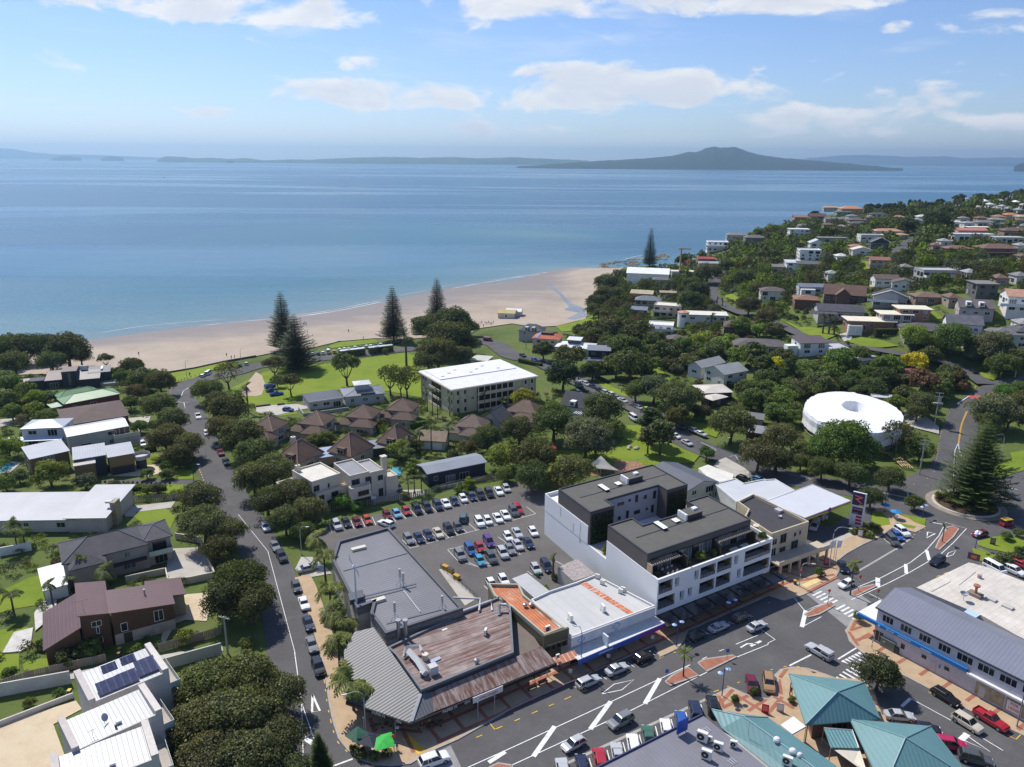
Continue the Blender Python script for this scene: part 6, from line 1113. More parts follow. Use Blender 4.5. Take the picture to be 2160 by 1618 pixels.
duct(t,[L3(C2(1250,690),5.7),L3(C2(1260,610),6.6),L3(C2(1380,590),6.9),L3(C2(1400,640),6.6)],.55);duct(t,[L3(C2(1290,640),6.4),L3(C2(1370,730),6.4),L3(C2(1430,830),6.2)],.95);t.pt('fan_box',BX(*(lambda v:(v.x-.7,v.x+.7,v.y-.6,v.y+.6))(t.lp(C2(1490,800),6)),5.4,6.9),OB,(.5,.5,.5));v=t.lp(C2(1425,690),5.8);t.pt('extractor',CY(v.x,v.y,5.3,6.4,.55,14),OB,(.62,.58,.48));v=t.lp(C2(1860,730),5.8);t.pt('roof_vent',LA([(.3,5.3),(.3,5.8),(.5,5.9),(.45,6.3),(.1,6.5)],12,v.x,v.y),MT)
t.pt('roof_pipe',TU([L3(C2(1700,320),5.9),L3(C2(1980,215),5.9),L3(C2(1990,300),5.4)],.22,8),OB,(.58,.57,.56));t.pt('roof_pipe',TU([L3(C2(1650,190),6.2),L3(C2(1890,200),6.1),L3(C2(1880,300),5.7)],.2,8),OB,(.55,.55,.55));t.pt('cowl',TU([L3(C2(2050,340),5.4),L3(C2(2050,250),6.6),L3(C2(2110,250),6.7)],.3,8),MT);t.pt('roof_panel',PR([L3(p,5.6)[:2]for p in Lp(C2,1460,715,1545,680,1560,700,1480,740)],5.4,5.55),OB,(.35,.4,.5))
v=t.lp(C2(1115,745),4.6);ds=t.pt('roof_sign_disc',TU([(v.x-.05,v.y,5.2),(v.x+.05,v.y,5.25)],.42,16),OB,(.62,.53,.36));t.pt('disc_stand',CY(v.x,v.y,4.3,4.9,.04,6),MT)
acunit(PZ(C2(1590,490),4.6)-Ve((0,0,.3)),UANG,'white condenser on the grey wall behind the cafe roof');acunit(PZ(C2(1935,500),5.4),UANG+.8,'white condenser alone on the rusted roof');acunit(PZ(C2(1400,850),5.4),UANG,'small condenser at the rusted roof corner by the duct',s=.8)
t=Th('shop_building',PZ(C3(270,520),6.2)-Ve((0,0,6.2)),UANG,'narrow shop with orange corrugated roof and olive parapet','building')
OR=[B2(1955,1095),B3(60,1100),*Lp(C3,100,180,440,455,272,520,0,285),C2(2010,190)]
pts=[Tp(t.lp(p,5.3))for p in OR];t.foot(pts);t.pt('wall',PR(pts,-.3,5.0),PA,(.15,.14,.085));_,inn=parapet(t,pts,4.6,5.75,.35,PA,(.40,.37,.28));t.pt('roof',PR(inn,4.9,5.15),mat('orange_iron',(.48,.15,.055),ro=.6,var=.22,scale=.3,pat='corrx',ps=1.7,pv=.22,rust=((.55,.42,.33),.62,(1,.3,1)),fine=2))
a,b=t.lp(C3(270,520),6.6),t.lp(C3(482,450),6.6);d=(b-a).normalized();n=Ve((d.y,-d.x));t.pt('front_parapet',PR([Tp(a),Tp(b),Tp(b-n*.4),Tp(a-n*.4)],3.4,6.7),PA,(.11,.105,.06))
STR=mat('striped_awning',(.55,.25,.15),ro=.6,pat='seamx',ps=1.1,pv=-1.2,var=.05)
for z0,px in((4.6,(C3(295,600),C3(480,535))),(3.2,(C3(378,760),C3(562,695)))):
 p,q=t.lp(px[0],z0),t.lp(px[1],z0);t.pt('striped_awning',slab([[(p.x,p.y,z0),(q.x,q.y,z0),(q.x-n.x*1.4,q.y-n.y*1.4,z0+.6),(p.x-n.x*1.4,p.y-n.y*1.4,z0+.6)]],.06),STR)
for k in Rg(4):wnd(t,(a.x+n.x*.02,a.y+n.y*.02),Tp(d),.8+k*1.1,3.5,.9,.9,(.1,.09,.06))
for px in(C3(110,265),C3(160,262)):v=t.lp(px,5.3);t.pt('roof_vent',LA([(.3,5.1),(.3,5.5),(.45,5.6),(.4,5.9),(.1,6.05)],12,v.x,v.y),MT)
acunit(PZ(C3(300,475),5.2),UANG,'white box fan unit on the orange roof',s=1.05);acunit(PZ(C3(385,700),3.9),UANG,'small condenser under the olive parapet',s=.7)
t=Th('clinic_building',PZ(C3(500,530),5.4)-Ve((0,0,5.4)),UANG,'white flat-roofed clinic with blue crosses on its front parapet','building')
CL=[C3(500,530),C3(1205,268),B3(700,1015),B3(540,1080),*Lp(C3,310,145,160,215,400,450)]
pts=[Tp(t.lp(p,5.3))for p in CL];t.foot(pts);t.pt('wall',PR(pts,-.3,5.0),PA,(.62,.61,.6));_,inn=parapet(t,pts,4.6,5.6,.25,PA,(.66,.66,.66));rf=t.pt('roof',PR(inn,4.9,5.15),mat('clinic_roof',ro=.6,var=.06,scale=.2,obj=True,pat='seamx',ps=.5,pv=.06),(.50,.495,.48))
rpoly(t,'rust_strip',[[(B3(570,1080),5.2),(B3(610,1062),5.2),(B3(1025,1325),5.2),(B3(985,1345),5.2)]],mat('rust_streaks',(.42,.12,.045),ro=.8,var=.3,pat='seamy',ps=1.2,pv=-.9,rust=((.66,.6,.55),.58,(.5,3,1),1.)),N_,.04)
o,p,q,d,n=fsc(t,C3(500,530),C3(1205,268),3.9,5.75,(.62,.62,.63),'front_parapet',.0,.12);L=(q-p).length
def cross(s,z,r,col,par):
 c=p+d*s+n*.135;mb=MB();ang=math.atan2(d.y,d.x)
 k=.36*r;out=[(-k,-r),(k,-r),(k,-k),(r,-k),(r,k),(k,k),(k,r),(-k,r),(-k,k),(-r,k),(-r,-k),(-k,-k)];w=.2*r
 for i in Rg(12):
  a,b=Ve(out[i]),Ve(out[(i+1)%12]);dd=(b-a).normalized();nn=Ve((-dd.y,dd.x))*w
  mb.add([(v.x,-.004*(i%2),v.y)for v in(a,b,b+nn,a+nn)],[(0,1,2,3)])
 o=t.pt('blue_cross',mb,OB,col,par);o.location=(c.x,c.y,z);o.rotation_euler=(0,0,ang)
for s,z,r_,c in((.11,4.75,.8,(.16,.32,.65)),(.235,4.75,.5,(.45,.58,.78)),(.52,4.9,.85,(.16,.32,.65)),(.66,4.9,.5,(.5,.62,.8))):cross(L*s,z,r_,c,o)
o,p,q,d,n=fsc(t,C3(555,715),C3(1285,402),2.35,3.3,(.03,.10,.40),'sign_fascia');L=(q-p).length
t.pt('print_strip',PR([Tp(p+d*L*s_+n*.165)for s_ in(.22,.38)]+[Tp(p+d*L*s_+n*.18)for s_ in(.38,.22)],2.7,2.95),OB,(.5,.53,.62));t.pt('purple_fascia',PR([Tp(p+d*L*.70+n*.17),Tp(p+d*L+n*.17),Tp(p+d*L+n*.2),Tp(p+d*L*.70+n*.17)],2.37,3.28),OB,(.17,.03,.24))
t.pt('awning',PR([Tp(p+n*.06),Tp(q+n*.06),Tp(q-n*2.9),Tp(p-n*2.9)],3.18,3.34),MEMB,(.66,.65,.63))
for k in Rg(6):wnd(t,(p.x-n.x*2.9,p.y-n.y*2.9),Tp(d),1.8+k*2.8,.3,2.4,2.2,(.1,.1,.15))
sbx=t.pt('sign_box',BX(*(lambda v:(v.x-.15,v.x+.15,v.y-.7,v.y+.7))(t.lp(C3(790,520),5)),3.4,5.4),OB,(.6,.68,.7))
for i,(px,rz)in En(((C3(490,385),.2),(C3(765,305),.2),(B3(760,1090),.9),(B3(720,1040),.9),(B3(915,1165),.9),(B3(935,1150),.9))):acunit(PZ(px,5.15),UANG+1.2+rz,['cream condenser standing alone on the left of the clinic roof','cream condenser standing alone in the middle of the clinic roof','condenser near the back of the clinic roof by the white wall','rearmost condenser on the clinic roof','left one of a condenser pair beside the white side wall','right one of a condenser pair beside the white side wall'][i],s=1.25 if i<2 else .9)
t=Th('shed',PZ(B3(520,1060),3.4)-Ve((0,0,3.4)),UANG,'flat weathered grey shed roof against the white apartment wall','shed');pts=[Tp(t.lp(p,3.4))for p in Lp(B3,385,945,545,875,705,1000,520,1062)];t.foot(pts);t.pt('wall',PR(pts,-.3,3.2),PA,(.4,.38,.35));t.pt('roof',PR(pts,3.2,3.4),mat('weathered_sheet',(.33,.29,.28),ro=.8,var=.35,scale=1.5,pat='corrx',ps=2))
t=Th('shed',PZ(B3(180,1200),4.)-Ve((0,0,4.)),UANG,'pale ribbed lean-to roof between orange roof and car park','shed');pts=[Tp(t.lp(p,4.))for p in Lp(B3,0,1040,125,992,312,1140,185,1200)];t.foot(pts);t.pt('wall',PR(pts,-.3,3.8),PA,(.45,.43,.4));t.pt('roof',PR(pts,3.8,4.),TRAYX,(.45,.45,.44))
t=Th('corner_building',PZ(K_(1780,555),8.4)-Ve((0,0,8.4)),R_(30.5),'beige plastered two-storey commercial building with dark flat roof beside the apartments','building')
BG=(.52,.43,.30)
pts=[Tp(t.lp(p,8.4))for p in(K_(1780,558),B4(345,565),B4(80,430),*Lp(B3,2030,330,1900,395,1990,460,1960,520))];t.foot(pts);t.pt('wall',PR(pts,-.3,7.5),PA,BG);_,inn=parapet(t,pts,7.4,8.6,.3,PA,(.56,.47,.33));t.pt('roof',PR(inn,7.7,7.95),MEMB,(.05,.047,.05))
a=Ve(pts[0]);b=Ve(pts[1]);d=(b-a).normalized();n=Ve((d.y,-d.x));L=(b-a).length
for s,z,w_,h_ in((1.2,5.6,1.5,1.5),(3.9,5.4,1.9,2.2),(7.6,5.9,.9,1.2),(9.2,5.9,.9,1.2),(1.2,2.9,1.5,2.0),(4.0,3.2,1.9,1.2),(7.8,3.0,2.2,2.0)):wnd(t,Tp(a),Tp(d),min(s,L-.8),z,w_,h_,(.6,.6,.6)if w_<1.8 else(.2,.2,.2))
t.pt('arcade_roof',PR([Tp(a-d*.8+n*.02),Tp(a-d*.8+n*3.6),Tp(a+d*(L+3.6)+n*3.6),Tp(a+d*(L+3.6)+n*.02)],2.6,2.9),PA,(.5,.42,.31));t.pt('arcade_parapet',PR([Tp(a-d*.8+n*3.45),Tp(a-d*.8+n*3.6),Tp(a+d*(L+3.6)+n*3.6),Tp(a+d*(L+3.6)+n*3.45)],2.9,3.7),PA,(.55,.47,.35))
for k in Rg(6):c=a+d*(.1+k*(L+3)/5)+n*3.2;t.pt('column',PR([(c.x-.22,c.y-.22),(c.x+.22,c.y-.22),(c.x+.22,c.y+.22),(c.x-.22,c.y+.22)],.1,2.6),PA,BG)
for k in Rg(4):wnd(t,Tp(a),Tp(d),1.6+k*3.,.4,2.4,2.0,(.1,.08,.06))
v=t.lp(B4(90,470),8.1);sk=t.pt('skylight',PR([(v.x-.7,v.y-.8),(v.x+.7,v.y-.8),(v.x+.7,v.y+.8),(v.x-.7,v.y+.8)],7.9,8.5),OB,(.45,.45,.47));v=t.lp(B4(100,515),8.3);t.pt('satellite_dish',LA([(.02,8.1),(.3,8.2),(.45,8.45),(.3,8.25),(.02,8.15)],14,v.x,v.y),OB,(.6,.6,.6));t.pt('chimney',PR([Tp(t.lp(p,9.2))for p in Lp(B3,2030,600,2080,605,2085,580,2035,575)],7,9.2),PA,(.6,.52,.38))
t=Th('petrol_station',PZ(B4(310,530),5.2)-Ve((0,0,5.2)),R_(33),'petrol station canopy with white roof and yellow and purple fascia','canopy')
cq=[Tp(t.lp(p,5.2))for p in Lp(B4,308,528,692,385,372,250,-10,388)];t.foot(cq);t.pt('canopy_roof',PR(cq,4.6,5.2),mat('canopy_sheet',ro=.45,var=.04,scale=.2,obj=True,pat='seamx',ps=.9,pv=.07),(.58,.59,.61))
for i,(c0,z0,z1,o_)in En((((.62,.42,.02),4.35,4.75,.05),((.16,.07,.22),4.75,5.0,.06),((.70,.7,.72),5.0,5.3,.05))):
 parapet(t,[Tp(Ve(p)*1.0)for p in cq],z0,z1,-o_-.05,OB,c0,'fascia_band')
c4=[Ve(p)for p in cq];ce=sum(c4,Ve((0,0)))/4
for k in(.3,.7):
 for j in(.3,.7):c=c4[0].lerp(c4[1],k).lerp(c4[3].lerp(c4[2],k),j);t.pt('column',PR([(c.x-.25,c.y-.25),(c.x+.25,c.y-.25),(c.x+.25,c.y+.25),(c.x-.25,c.y+.25)],-.2,4.6),OB,(.5,.5,.5));pm=t.pt('fuel_pump',PR([(c.x+.8,c.y-.35),(c.x+1.5,c.y-.35),(c.x+1.5,c.y+.35),(c.x+.8,c.y+.35)],.0,1.9),OB,(.55,.55,.56));t.pt('pump_screen',PR([(c.x+.9,c.y-.37),(c.x+1.4,c.y-.37),(c.x+1.4,c.y-.35),(c.x+.9,c.y-.35)],1.1,1.7),DM,N_,pm)
e=c4[0].lerp(c4[1],.53);d=(c4[1]-c4[0]).normalized();n=Ve((d.y,-d.x));lg=t.pt('logo_disc',TU([(e.x+n.x*.12,e.y+n.y*.12,5.0),(e.x+n.x*.2,e.y+n.y*.2,5.0)],.55,16),OB,(.16,.04,.22))
t=Th('shop_building',PZ(B3(1890,400),4.4)-Ve((0,0,4.4)),R_(32),'low white-roofed shops behind the petrol canopy','building');pts=[Tp(t.lp(p,4.4))for p in(*Lp(B3,1705,245,1880,200,1950,240,2130,205),*Lp(B4,-20,210,60,205,225,300,0,385),*Lp(B3,2140,375,2030,330,1890,398))];t.foot(pts);t.pt('wall',PR(pts,-.3,4.1),PA,(.62,.62,.6));_,inn=parapet(t,pts,3.9,4.6,.2,PA,(.7,.7,.7));t.pt('roof',PR(inn,4.1,4.35),MATS['canopy_sheet'],(.54,.55,.56))
t=Th('shop_building',PZ(B3(1700,220),3.6)-Ve((0,0,3.6)),R_(32),'small flat pale-roofed block behind the slate-roofed hall','building');pts=[Tp(t.lp(p,3.6))for p in Lp(B3,1570,110,1650,80,1865,160,1860,200,1700,235)];t.foot(pts);t.pt('wall',PR(pts,-.3,3.4),PA,(.6,.58,.54));t.pt('roof',PR(pts,3.4,3.6),MEMB,(.66,.63,.56))
t=house('hall with slate-grey ribbed gabled roof behind the apartments',*Lp(B3,1475,310,1745,228,1470,45),4.6,'gable',1.6,(.5,.49,.46),(.105,.108,.125),'tray',ov=.4,dn=.9,name='hall',cat='building')
t=Th('pylon_sign',PZ(B4(735,610),0),R_(-35),'tall white petrol pylon sign with purple panel, red stroke logo and price boards','sign')
t.pt('board',BX(-1.5,1.5,-.25,.25,.4,9.2),OB,(.70,.68,.70));t.pt('logo_panel',BX(-1.45,1.2,-.27,-.25,5.9,9.1),OB,(.05,.022,.075));t.pt('logo_stroke',AD([(-1.1,-.285,8.5),(.8,-.285,8.3),(.7,-.285,7.9),(-.2,-.285,7.45),(.8,-.285,6.6),(.7,-.285,6.4),(-1.0,-.285,7.5),(.1,-.285,8.05),(-1.1,-.285,8.2)],[(0,8,7,3,2,1),(7,6,5,4,3)]),OB,(.70,.16,.13));t.pt('yellow_tip',BX(.1,1.2,-.29,-.27,5.9,6.2),OB,(.6,.5,.06));t.pt('info_panel',BX(-1.2,1.1,-.27,-.25,3.6,5.4),OB,(.045,.02,.06))
for k in Rg(3):pn_=t.pt('price_panel',BX(-.2,1.1,-.27,-.25,1.0+k*.85,1.6+k*.85),OB,(.45,.03,.10))
t.pt('print_strip',BX(-1.0,.9,-.285,-.27,4.75,5.05),OB,(.4,.2,.22));t.pt('print_strip',BX(-.9,.2,-.285,-.27,3.85,4.0),OB,(.3,.35,.42))
a=PZ(C4(915,272),7.0);b=PZ(C4(2157,892),7.0);d=(b-a).to_2d().normalized();t=Th('shop_building',Ve((a.x,a.y,0)),math.atan2(d.y,d.x),'white two-storey shop building with slate-blue gabled roof and blue sign band','building')
LB=44.;BR=(.19,.20,.25);t.foot([(-1,-3),(LB,-3),(LB,13),(-1,13)])
blk(t,.2,LB,.2,11.2,-.3,7.0,'gable',2.0,(.52,.50,.53),BR,'tray',ov=.3,nms=('wall','roof'),th=.25);t.pt('painted_eave_shadow',BX(-.2,LB,-.1,.2,6.75,6.98),OB,(.04,.04,.045))  # near-black strip below the eave, its shadow put in as colour
for k in Rg(12):wnd(t,(.2,.2),(1,0),2.1+k*(3.35 if k<4 else 3.35),4.9,2.1 if k<4 else 2.6,1.4,(.68,.67,.66),mull=2)
bn=t.pt('sign_band',BX(-3.2,16.5,-.32,.16,3.6,4.25),OB,(.02,.17,.46));letr('Shore',.6,t.root,(3.2,-.34,3.93),(R_(90),0,0),(.5,.68,.85));t.pt('print_strip',BX(4.6,7.0,-.335,-.32,3.8,4.05),OB,(.3,.45,.62));t.pt('print_strip',BX(8.8,10.6,-.335,-.32,3.72,3.84),OB,(.55,.7,.85));t.pt('sign_flower',PR([(.9,-.34),(1.3,-.34),(1.3,-.33),(.9,-.33)],3.75,4.1),OB,(.6,.75,.9))
t.pt('verandah_roof',BX(-3.4,.18,-.3,7.5,3.75,4.1),MEMB,(.72,.70,.66));t.pt('lower_band',BX(16.6,LB,-.5,.15,3.35,3.7),PA,(.7,.68,.67))
for s,w_,h_,z in((1.0,1.6,2.2,.4),(5.4,.9,1.2,1.4),(9.2,1.0,.9,1.7),(13.1,1.0,.9,1.7)):wnd(t,(.2,.2),(1,0),s,z,w_,h_,(.6,.58,.58))
for k in Rg(4):wnd(t,(.2,.2),(1,0),19.+k*4.6,.5,2.2,2.3,(.3,.28,.26),pane=mat('shop_interior',(.33,.28,.18),ro=.2,var=.5,scale=1));wnd(t,(.2,.2),(1,0),21.2+k*4.6,.5,2.0,2.3,(.3,.28,.26),pane=MATS['shop_interior'])
fl=t.pt('lease_sign',BX(22.9,25.1,.03,.09,.7,2.5),OB,(.72,.66,.64));letr('FOR',.62,t.root,(24.0,.02,2.05),(R_(90),0,0),(.5,.02,.04));letr('LEASE',.62,t.root,(24.0,.02,1.25),(R_(90),0,0),(.5,.02,.04))
for k in Rg(4):door(t,(.2,.2),(1,0),10.9+k*8.,.1,1.0,2.2,(.5,.48,.47))
t=Th('shop_building',PZ(B4(1250,1115),5.6)-Ve((0,0,5.6)),R_(-56),'wide flat white-roofed shops behind the slate-blue gable','building');pts=[Tp(t.lp(p,5.6))for p in Lp(B4,1250,1115,1690,905,1800,925,2300,1120,2300,1620,2100,1520,1800,1350)];t.pt('wall',PR(pts,-.3,5.3),PA,(.6,.56,.5));t.foot(pts);rf=t.pt('roof',PR(pts,5.3,5.6),mat('cream_sheet',ro=.6,var=.12,scale=.15,obj=True,pat='seamx',ps=.9,pv=.07,fine=.8),(.60,.55,.475))
for px,px2 in((B4(1610,1095),B4(1750,985)),(B4(1380,1150),B4(1540,1065))):p,q=t.lp(px,5.62),t.lp(px2,5.62);t.pt('flashing',TU([(p.x,p.y,5.63),(q.x,q.y,5.63)],.06,4),OB,(.4,.37,.35))
rpoly(t,'blue_skylight',[[(B4(1650,1320),5.66),(B4(1690,1290),5.66),(B4(1790,1345),5.66),(B4(1750,1370),5.66)]],OB,(.45,.58,.72),.04);v=t.lp(B4(1745,1180),5.7);t.pt('roof_plant',BX(v.x-1.2,v.x+1.2,v.y-.8,v.y+.8,5.6,6.2),OB,(.25,.19,.15));t.pt('rusty_cowl',LA([(.25,6.2),(.25,7.4),(.6,7.6),(.6,7.9),(.1,8.0)],12,v.x,v.y),OB,(.4,.16,.09));v=t.lp(B4(1645,1220),5.7);t.pt('dish',LA([(.02,6.6),(.5,6.8),(.75,7.2),(.5,6.85),(.02,6.65)],14,v.x,v.y),MT);t.pt('dish_stand',CY(v.x,v.y,5.6,6.7,.05,6),MT);v=t.lp(B4(1780,1030),5.7);t.pt('roof_vent',CY(v.x,v.y,5.6,6.3,.4,10),OB,(.4,.3,.25));
for px in(B4(1880,1215),B4(2020,1280)):v=t.lp(px,5.7);t.pt('roof_hatch',BX(v.x-.9,v.x+.9,v.y-.6,v.y+.6,5.6,5.95),OB,(.5,.47,.44))
t=Th('flag_board',PZ(B4(1725,905),5.6),R_(-40),'small dark red restaurant board on posts above the white roof','sign');t.pt('board',BX(-1.1,1.1,-.06,.06,.6,2.1),OB,(.09,.025,.05));t.pt('emblem',PR([(-.5,-.075),(.5,-.075),(.5,-.06),(-.5,-.06)],1.0,1.7),OB,(.5,.13,.05));t.pt('post',CY(-.8,0,0,.6,.05,6),MT);t.pt('post',CY(.8,0,0,.6,.05,6),MT)
TEAL=(.115,.24,.25);TM=mat('teal_iron',ro=.5,var=.07,scale=.2,obj=True,pat='corrx',ps=1.6,pv=.05)
def pyramid(label,cs,ze,apex,za,posts=True):
 O=Ve((cs[0][0],cs[0][1],0));t=Th('pavilion',O,0,label,'pavilion','teal-roofed pavilions');q=[(c[0]-O.x,c[1]-O.y)for c in cs];a=(apex[0]-O.x,apex[1]-O.y,za);n=len(q)
 ar=sum(q[i][0]*q[(i+1)%n][1]-q[(i+1)%n][0]*q[i][1]for i in Rg(n))
 if ar<0:q=q[::-1]
 rf=t.pt('roof',slab([[(*q[i],ze),(*q[(i+1)%n],ze),a]for i in Rg(n)],.2),TM,TEAL);mb=MB()
 for i in Rg(n):t.pt('hip_cap',TU([(*q[i],ze+.05),(a[0],a[1],a[2]+.05)],.09,5),OB,(.22,.36,.37),rf);p2=q[(i+1)%n];t.pt('gutter',TU([(*q[i],ze-.1),(*p2,ze-.1)],.10,5),OB,(.10,.2,.2),rf)
 c=Ve((sum(p[0]for p in q)/n,sum(p[1]for p in q)/n));inn=[Tp(c+(Ve(p)-c)*.72)for p in q];t.pt('wall',PR(inn,-.2,ze-.25),PA,(.16,.10,.08));t.foot(q)
 if posts:
  for p in q:v=c+(Ve(p)-c)*.93;t.pt('post',CY(v.x,v.y,0,ze-.1,.1,8),OB,(.3,.2,.12))
 for i in Rg(n):
  p0,p1=Ve(inn[i]),Ve(inn[(i+1)%n]);d=(p1-p0);ln=d.length
  if ln>2.5:wnd(t,Tp(p0),Tp(d/ln),ln/2,.6,min(2.6,ln-.6),2.0,(.2,.13,.1))
 return t
pyramid('teal pyramid-roofed pavilion nearest the zebra crossing',[(46,106.4),(57.6,104.4),(56.2,96),(44.4,94.6)],4,(50.3,98.2),7)
pyramid('teal pyramid-roofed pavilion beside the red parked cars',[(51.6,95.9),(63,94.5),(63.4,84),(50.4,82.5)],4,(55.9,88.6),7)
t=Th('pavilion',Ve((30.7,96.6,0)),0,'long teal hipped roof with white roof ventilators at the bottom of the photo','pavilion','teal-roofed pavilions');O=t.O;q=[(x-O.x,y-O.y)for x,y in((30.7,96.6),(38.7,94.9),(53,74),(43,74),(31.2,92.6))];r0,r1=(34.2-O.x,92.7-O.y),(47-O.x,74.2-O.y)
rf=t.pt('roof',slab([[(*q[0],5),(*q[4],5),(*r0,7)],[(*q[4],5),(*q[3],5),(*r1,7),(*r0,7)],[(*q[1],5),(*q[0],5),(*r0,7)],[(*q[2],5),(*q[1],5),(*r0,7),(*r1,7)]],.2),TM,TEAL);t.pt('hip_cap',TU([(*q[0],5.05),(*r0,7.05),(*r1,7.05)],.09,5),OB,(.3,.45,.46),rf);t.pt('hip_cap',TU([(*q[1],5.05),(*r0,7.05)],.09,5),OB,(.22,.36,.37),rf)
c=Ve((41-O.x,85-O.y));t.pt('wall',PR([Tp(c+(Ve(p)-c)*.85)for p in q],-.2,4.7),PA,(.2,.14,.11));t.foot(q)
for px,s in((C4(75,1395),1.),(C4(208,1490),1.),(C4(268,1525),.75)):v=t.lp(px,7);t.pt('turbine_ventilator',LA([(.3*s,6.4),(.32*s,6.9),(.5*s,7.0),(.48*s,7.3),(.3*s,7.5),(.04,7.55)],14,v.x,v.y),OB,(.68,.68,.7))
v=t.lp(C3(1990,1340),6.4);t.pt('aerial',TU([(v.x,v.y,5.9),(v.x,v.y,8.6)],.03,5),MT)
t.pt('box_gutter_roof',PR([(31.0-O.x,92.2-O.y),(32.2-O.x,91.0-O.y),(44.-O.x,73-O.y),(41.-O.x,73-O.y)],4.6,4.9),MEMB,(.42,.38,.34))
acunit(Ve(PZ(C4(160,1600),5.9)),R_(-30),'condenser cabinet on the long teal roof',s=1.3)
t=Th('sail_canopy',PZ(C4(560,1470),3.2)-Ve((0,0,3.2)),0,'cream shade sail strung between the teal pavilions','shade sail');v=[t.lp(p,3.2)for p in Lp(C4,560,1475,770,1460,840,1640,760,1620)];t.pt('sail',AD([(*p,3.2-.5*(i==2))for i,p in En(v)]+[(*((v[0]+v[1]+v[2]+v[3])/4),2.7)],[(0,1,4),(1,2,4),(2,3,4),(3,0,4)]),OB,(.68,.62,.5));t.pt('cable',TU([(*v[0],3.2),(*(v[0]+Ve((-1.5,1.5))),4)],.02,4),MT)
t=Th('link_canopy',PZ(C4(470,1290),3.4)-Ve((0,0,3.4)),0,'small teal ribbed lean-to roof between two teal pyramids','canopy');v=[Tp(t.lp(p,3.4))for p in Lp(C4,470,1292,710,1310,765,1460,530,1455)];t.pt('roof',PR(v,3.3,3.45),mat('teal_ribs',ro=.5,var=.05,obj=True,pat='corrx',ps=1.9,pv=.3),TEAL);t.pt('edge_beam',TU([(*v[0],3.5),(*v[1],3.5),(*v[2],3.5)],.12,4),OB,(.6,.6,.58));t.pt('post',CY(*v[3],0,3.3,.08,8),OB,(.3,.2,.14));t.pt('post',CY(*v[0],0,3.3,.08,8),OB,(.3,.2,.14))
t=Th('link_canopy',PZ(C4(100,1260),3.2)-Ve((0,0,3.2)),0,'white square awning with a purple edge beside the teal pyramid','canopy');v=[Tp(t.lp(p,3.2))for p in Lp(C4,105,1262,215,1190,320,1275,205,1340)];t.pt('cloth',PR(v,3.1,3.2),OB,(.76,.75,.74));t.pt('edge',TU([(*v[2],3.08),(*v[3],3.08)],.08,4),OB,(.2,.06,.3));t.pt('post',CY(*v[0],0,3.1,.05,6),MT);t.pt('post',CY(*v[2],0,3.1,.05,6),MT)
t=Th('shop_building',Ve((12.3,83.9,0)),R_(32),'grey ribbed-roof shops with rooftop condensers at the bottom edge of the photo','building');q=[Tp(t.l(p))for p in((12.3,83.9),(28.7,94.1),(41,74.6),(32,68),(6,80))];t.pt('wall',PR(q,-.3,5.7),PA,(.4,.38,.36));t.foot(q);t.pt('roof',PR(q,5.7,5.95),mat('slate_ribs',ro=.5,var=.1,scale=.2,obj=True,pat='seamx',ps=1.7,pv=.14),(.20,.195,.22));a=Ve(q[0]);b=Ve(q[1]);d=(b-a).normalized();n=Ve((-d.y,d.x));t.pt('blue_fascia',PR([Tp(a-d*6+n*.02),Tp(b+n*.02),Tp(b+n*.2),Tp(a-d*6+n*.2)],5.1,6.2),OB,(.05,.06,.14))
for px in(C3(1635,1310),C3(1850,1575)):v=t.lp(px,6);[t.pt('roof_antenna',TU([(v.x+dx,v.y-.5,6.1),(v.x+dx,v.y+.5,6.1)],.04,4),OB,(.6,.6,.6))for dx in(-.3,.1,.5)]
for i,px in En(Lp(C3,1600,1400,1660,1400,1735,1480,1635,1550,1865,1450)):acunit(PZ(px,5.95),R_([-30,-20,-25,-28,-15][i]),['largest condenser on the grey ribbed roof, nearest the blue sign','small condenser just right of the largest on the grey ribbed roof','condenser right of centre on the grey ribbed roof','lowest condenser on the grey ribbed roof','condenser on the edge of the grey ribbed roof beside the teal roof'][i],s=[1.5,.8,1.3,1.4,1.][i])
t=Th('roof_sign',PZ(C3(1430,1340),5.9),R_(32),'square blue sign board standing on the grey shop roof edge','sign');t.pt('board',BX(-1.0,1.0,-.1,.1,.4,2.6),OB,(.02,.075,.36));t.pt('post',CY(-.7,0,0,.4,.06,6),MT);t.pt('post',CY(.7,0,0,.4,.06,6),MT)
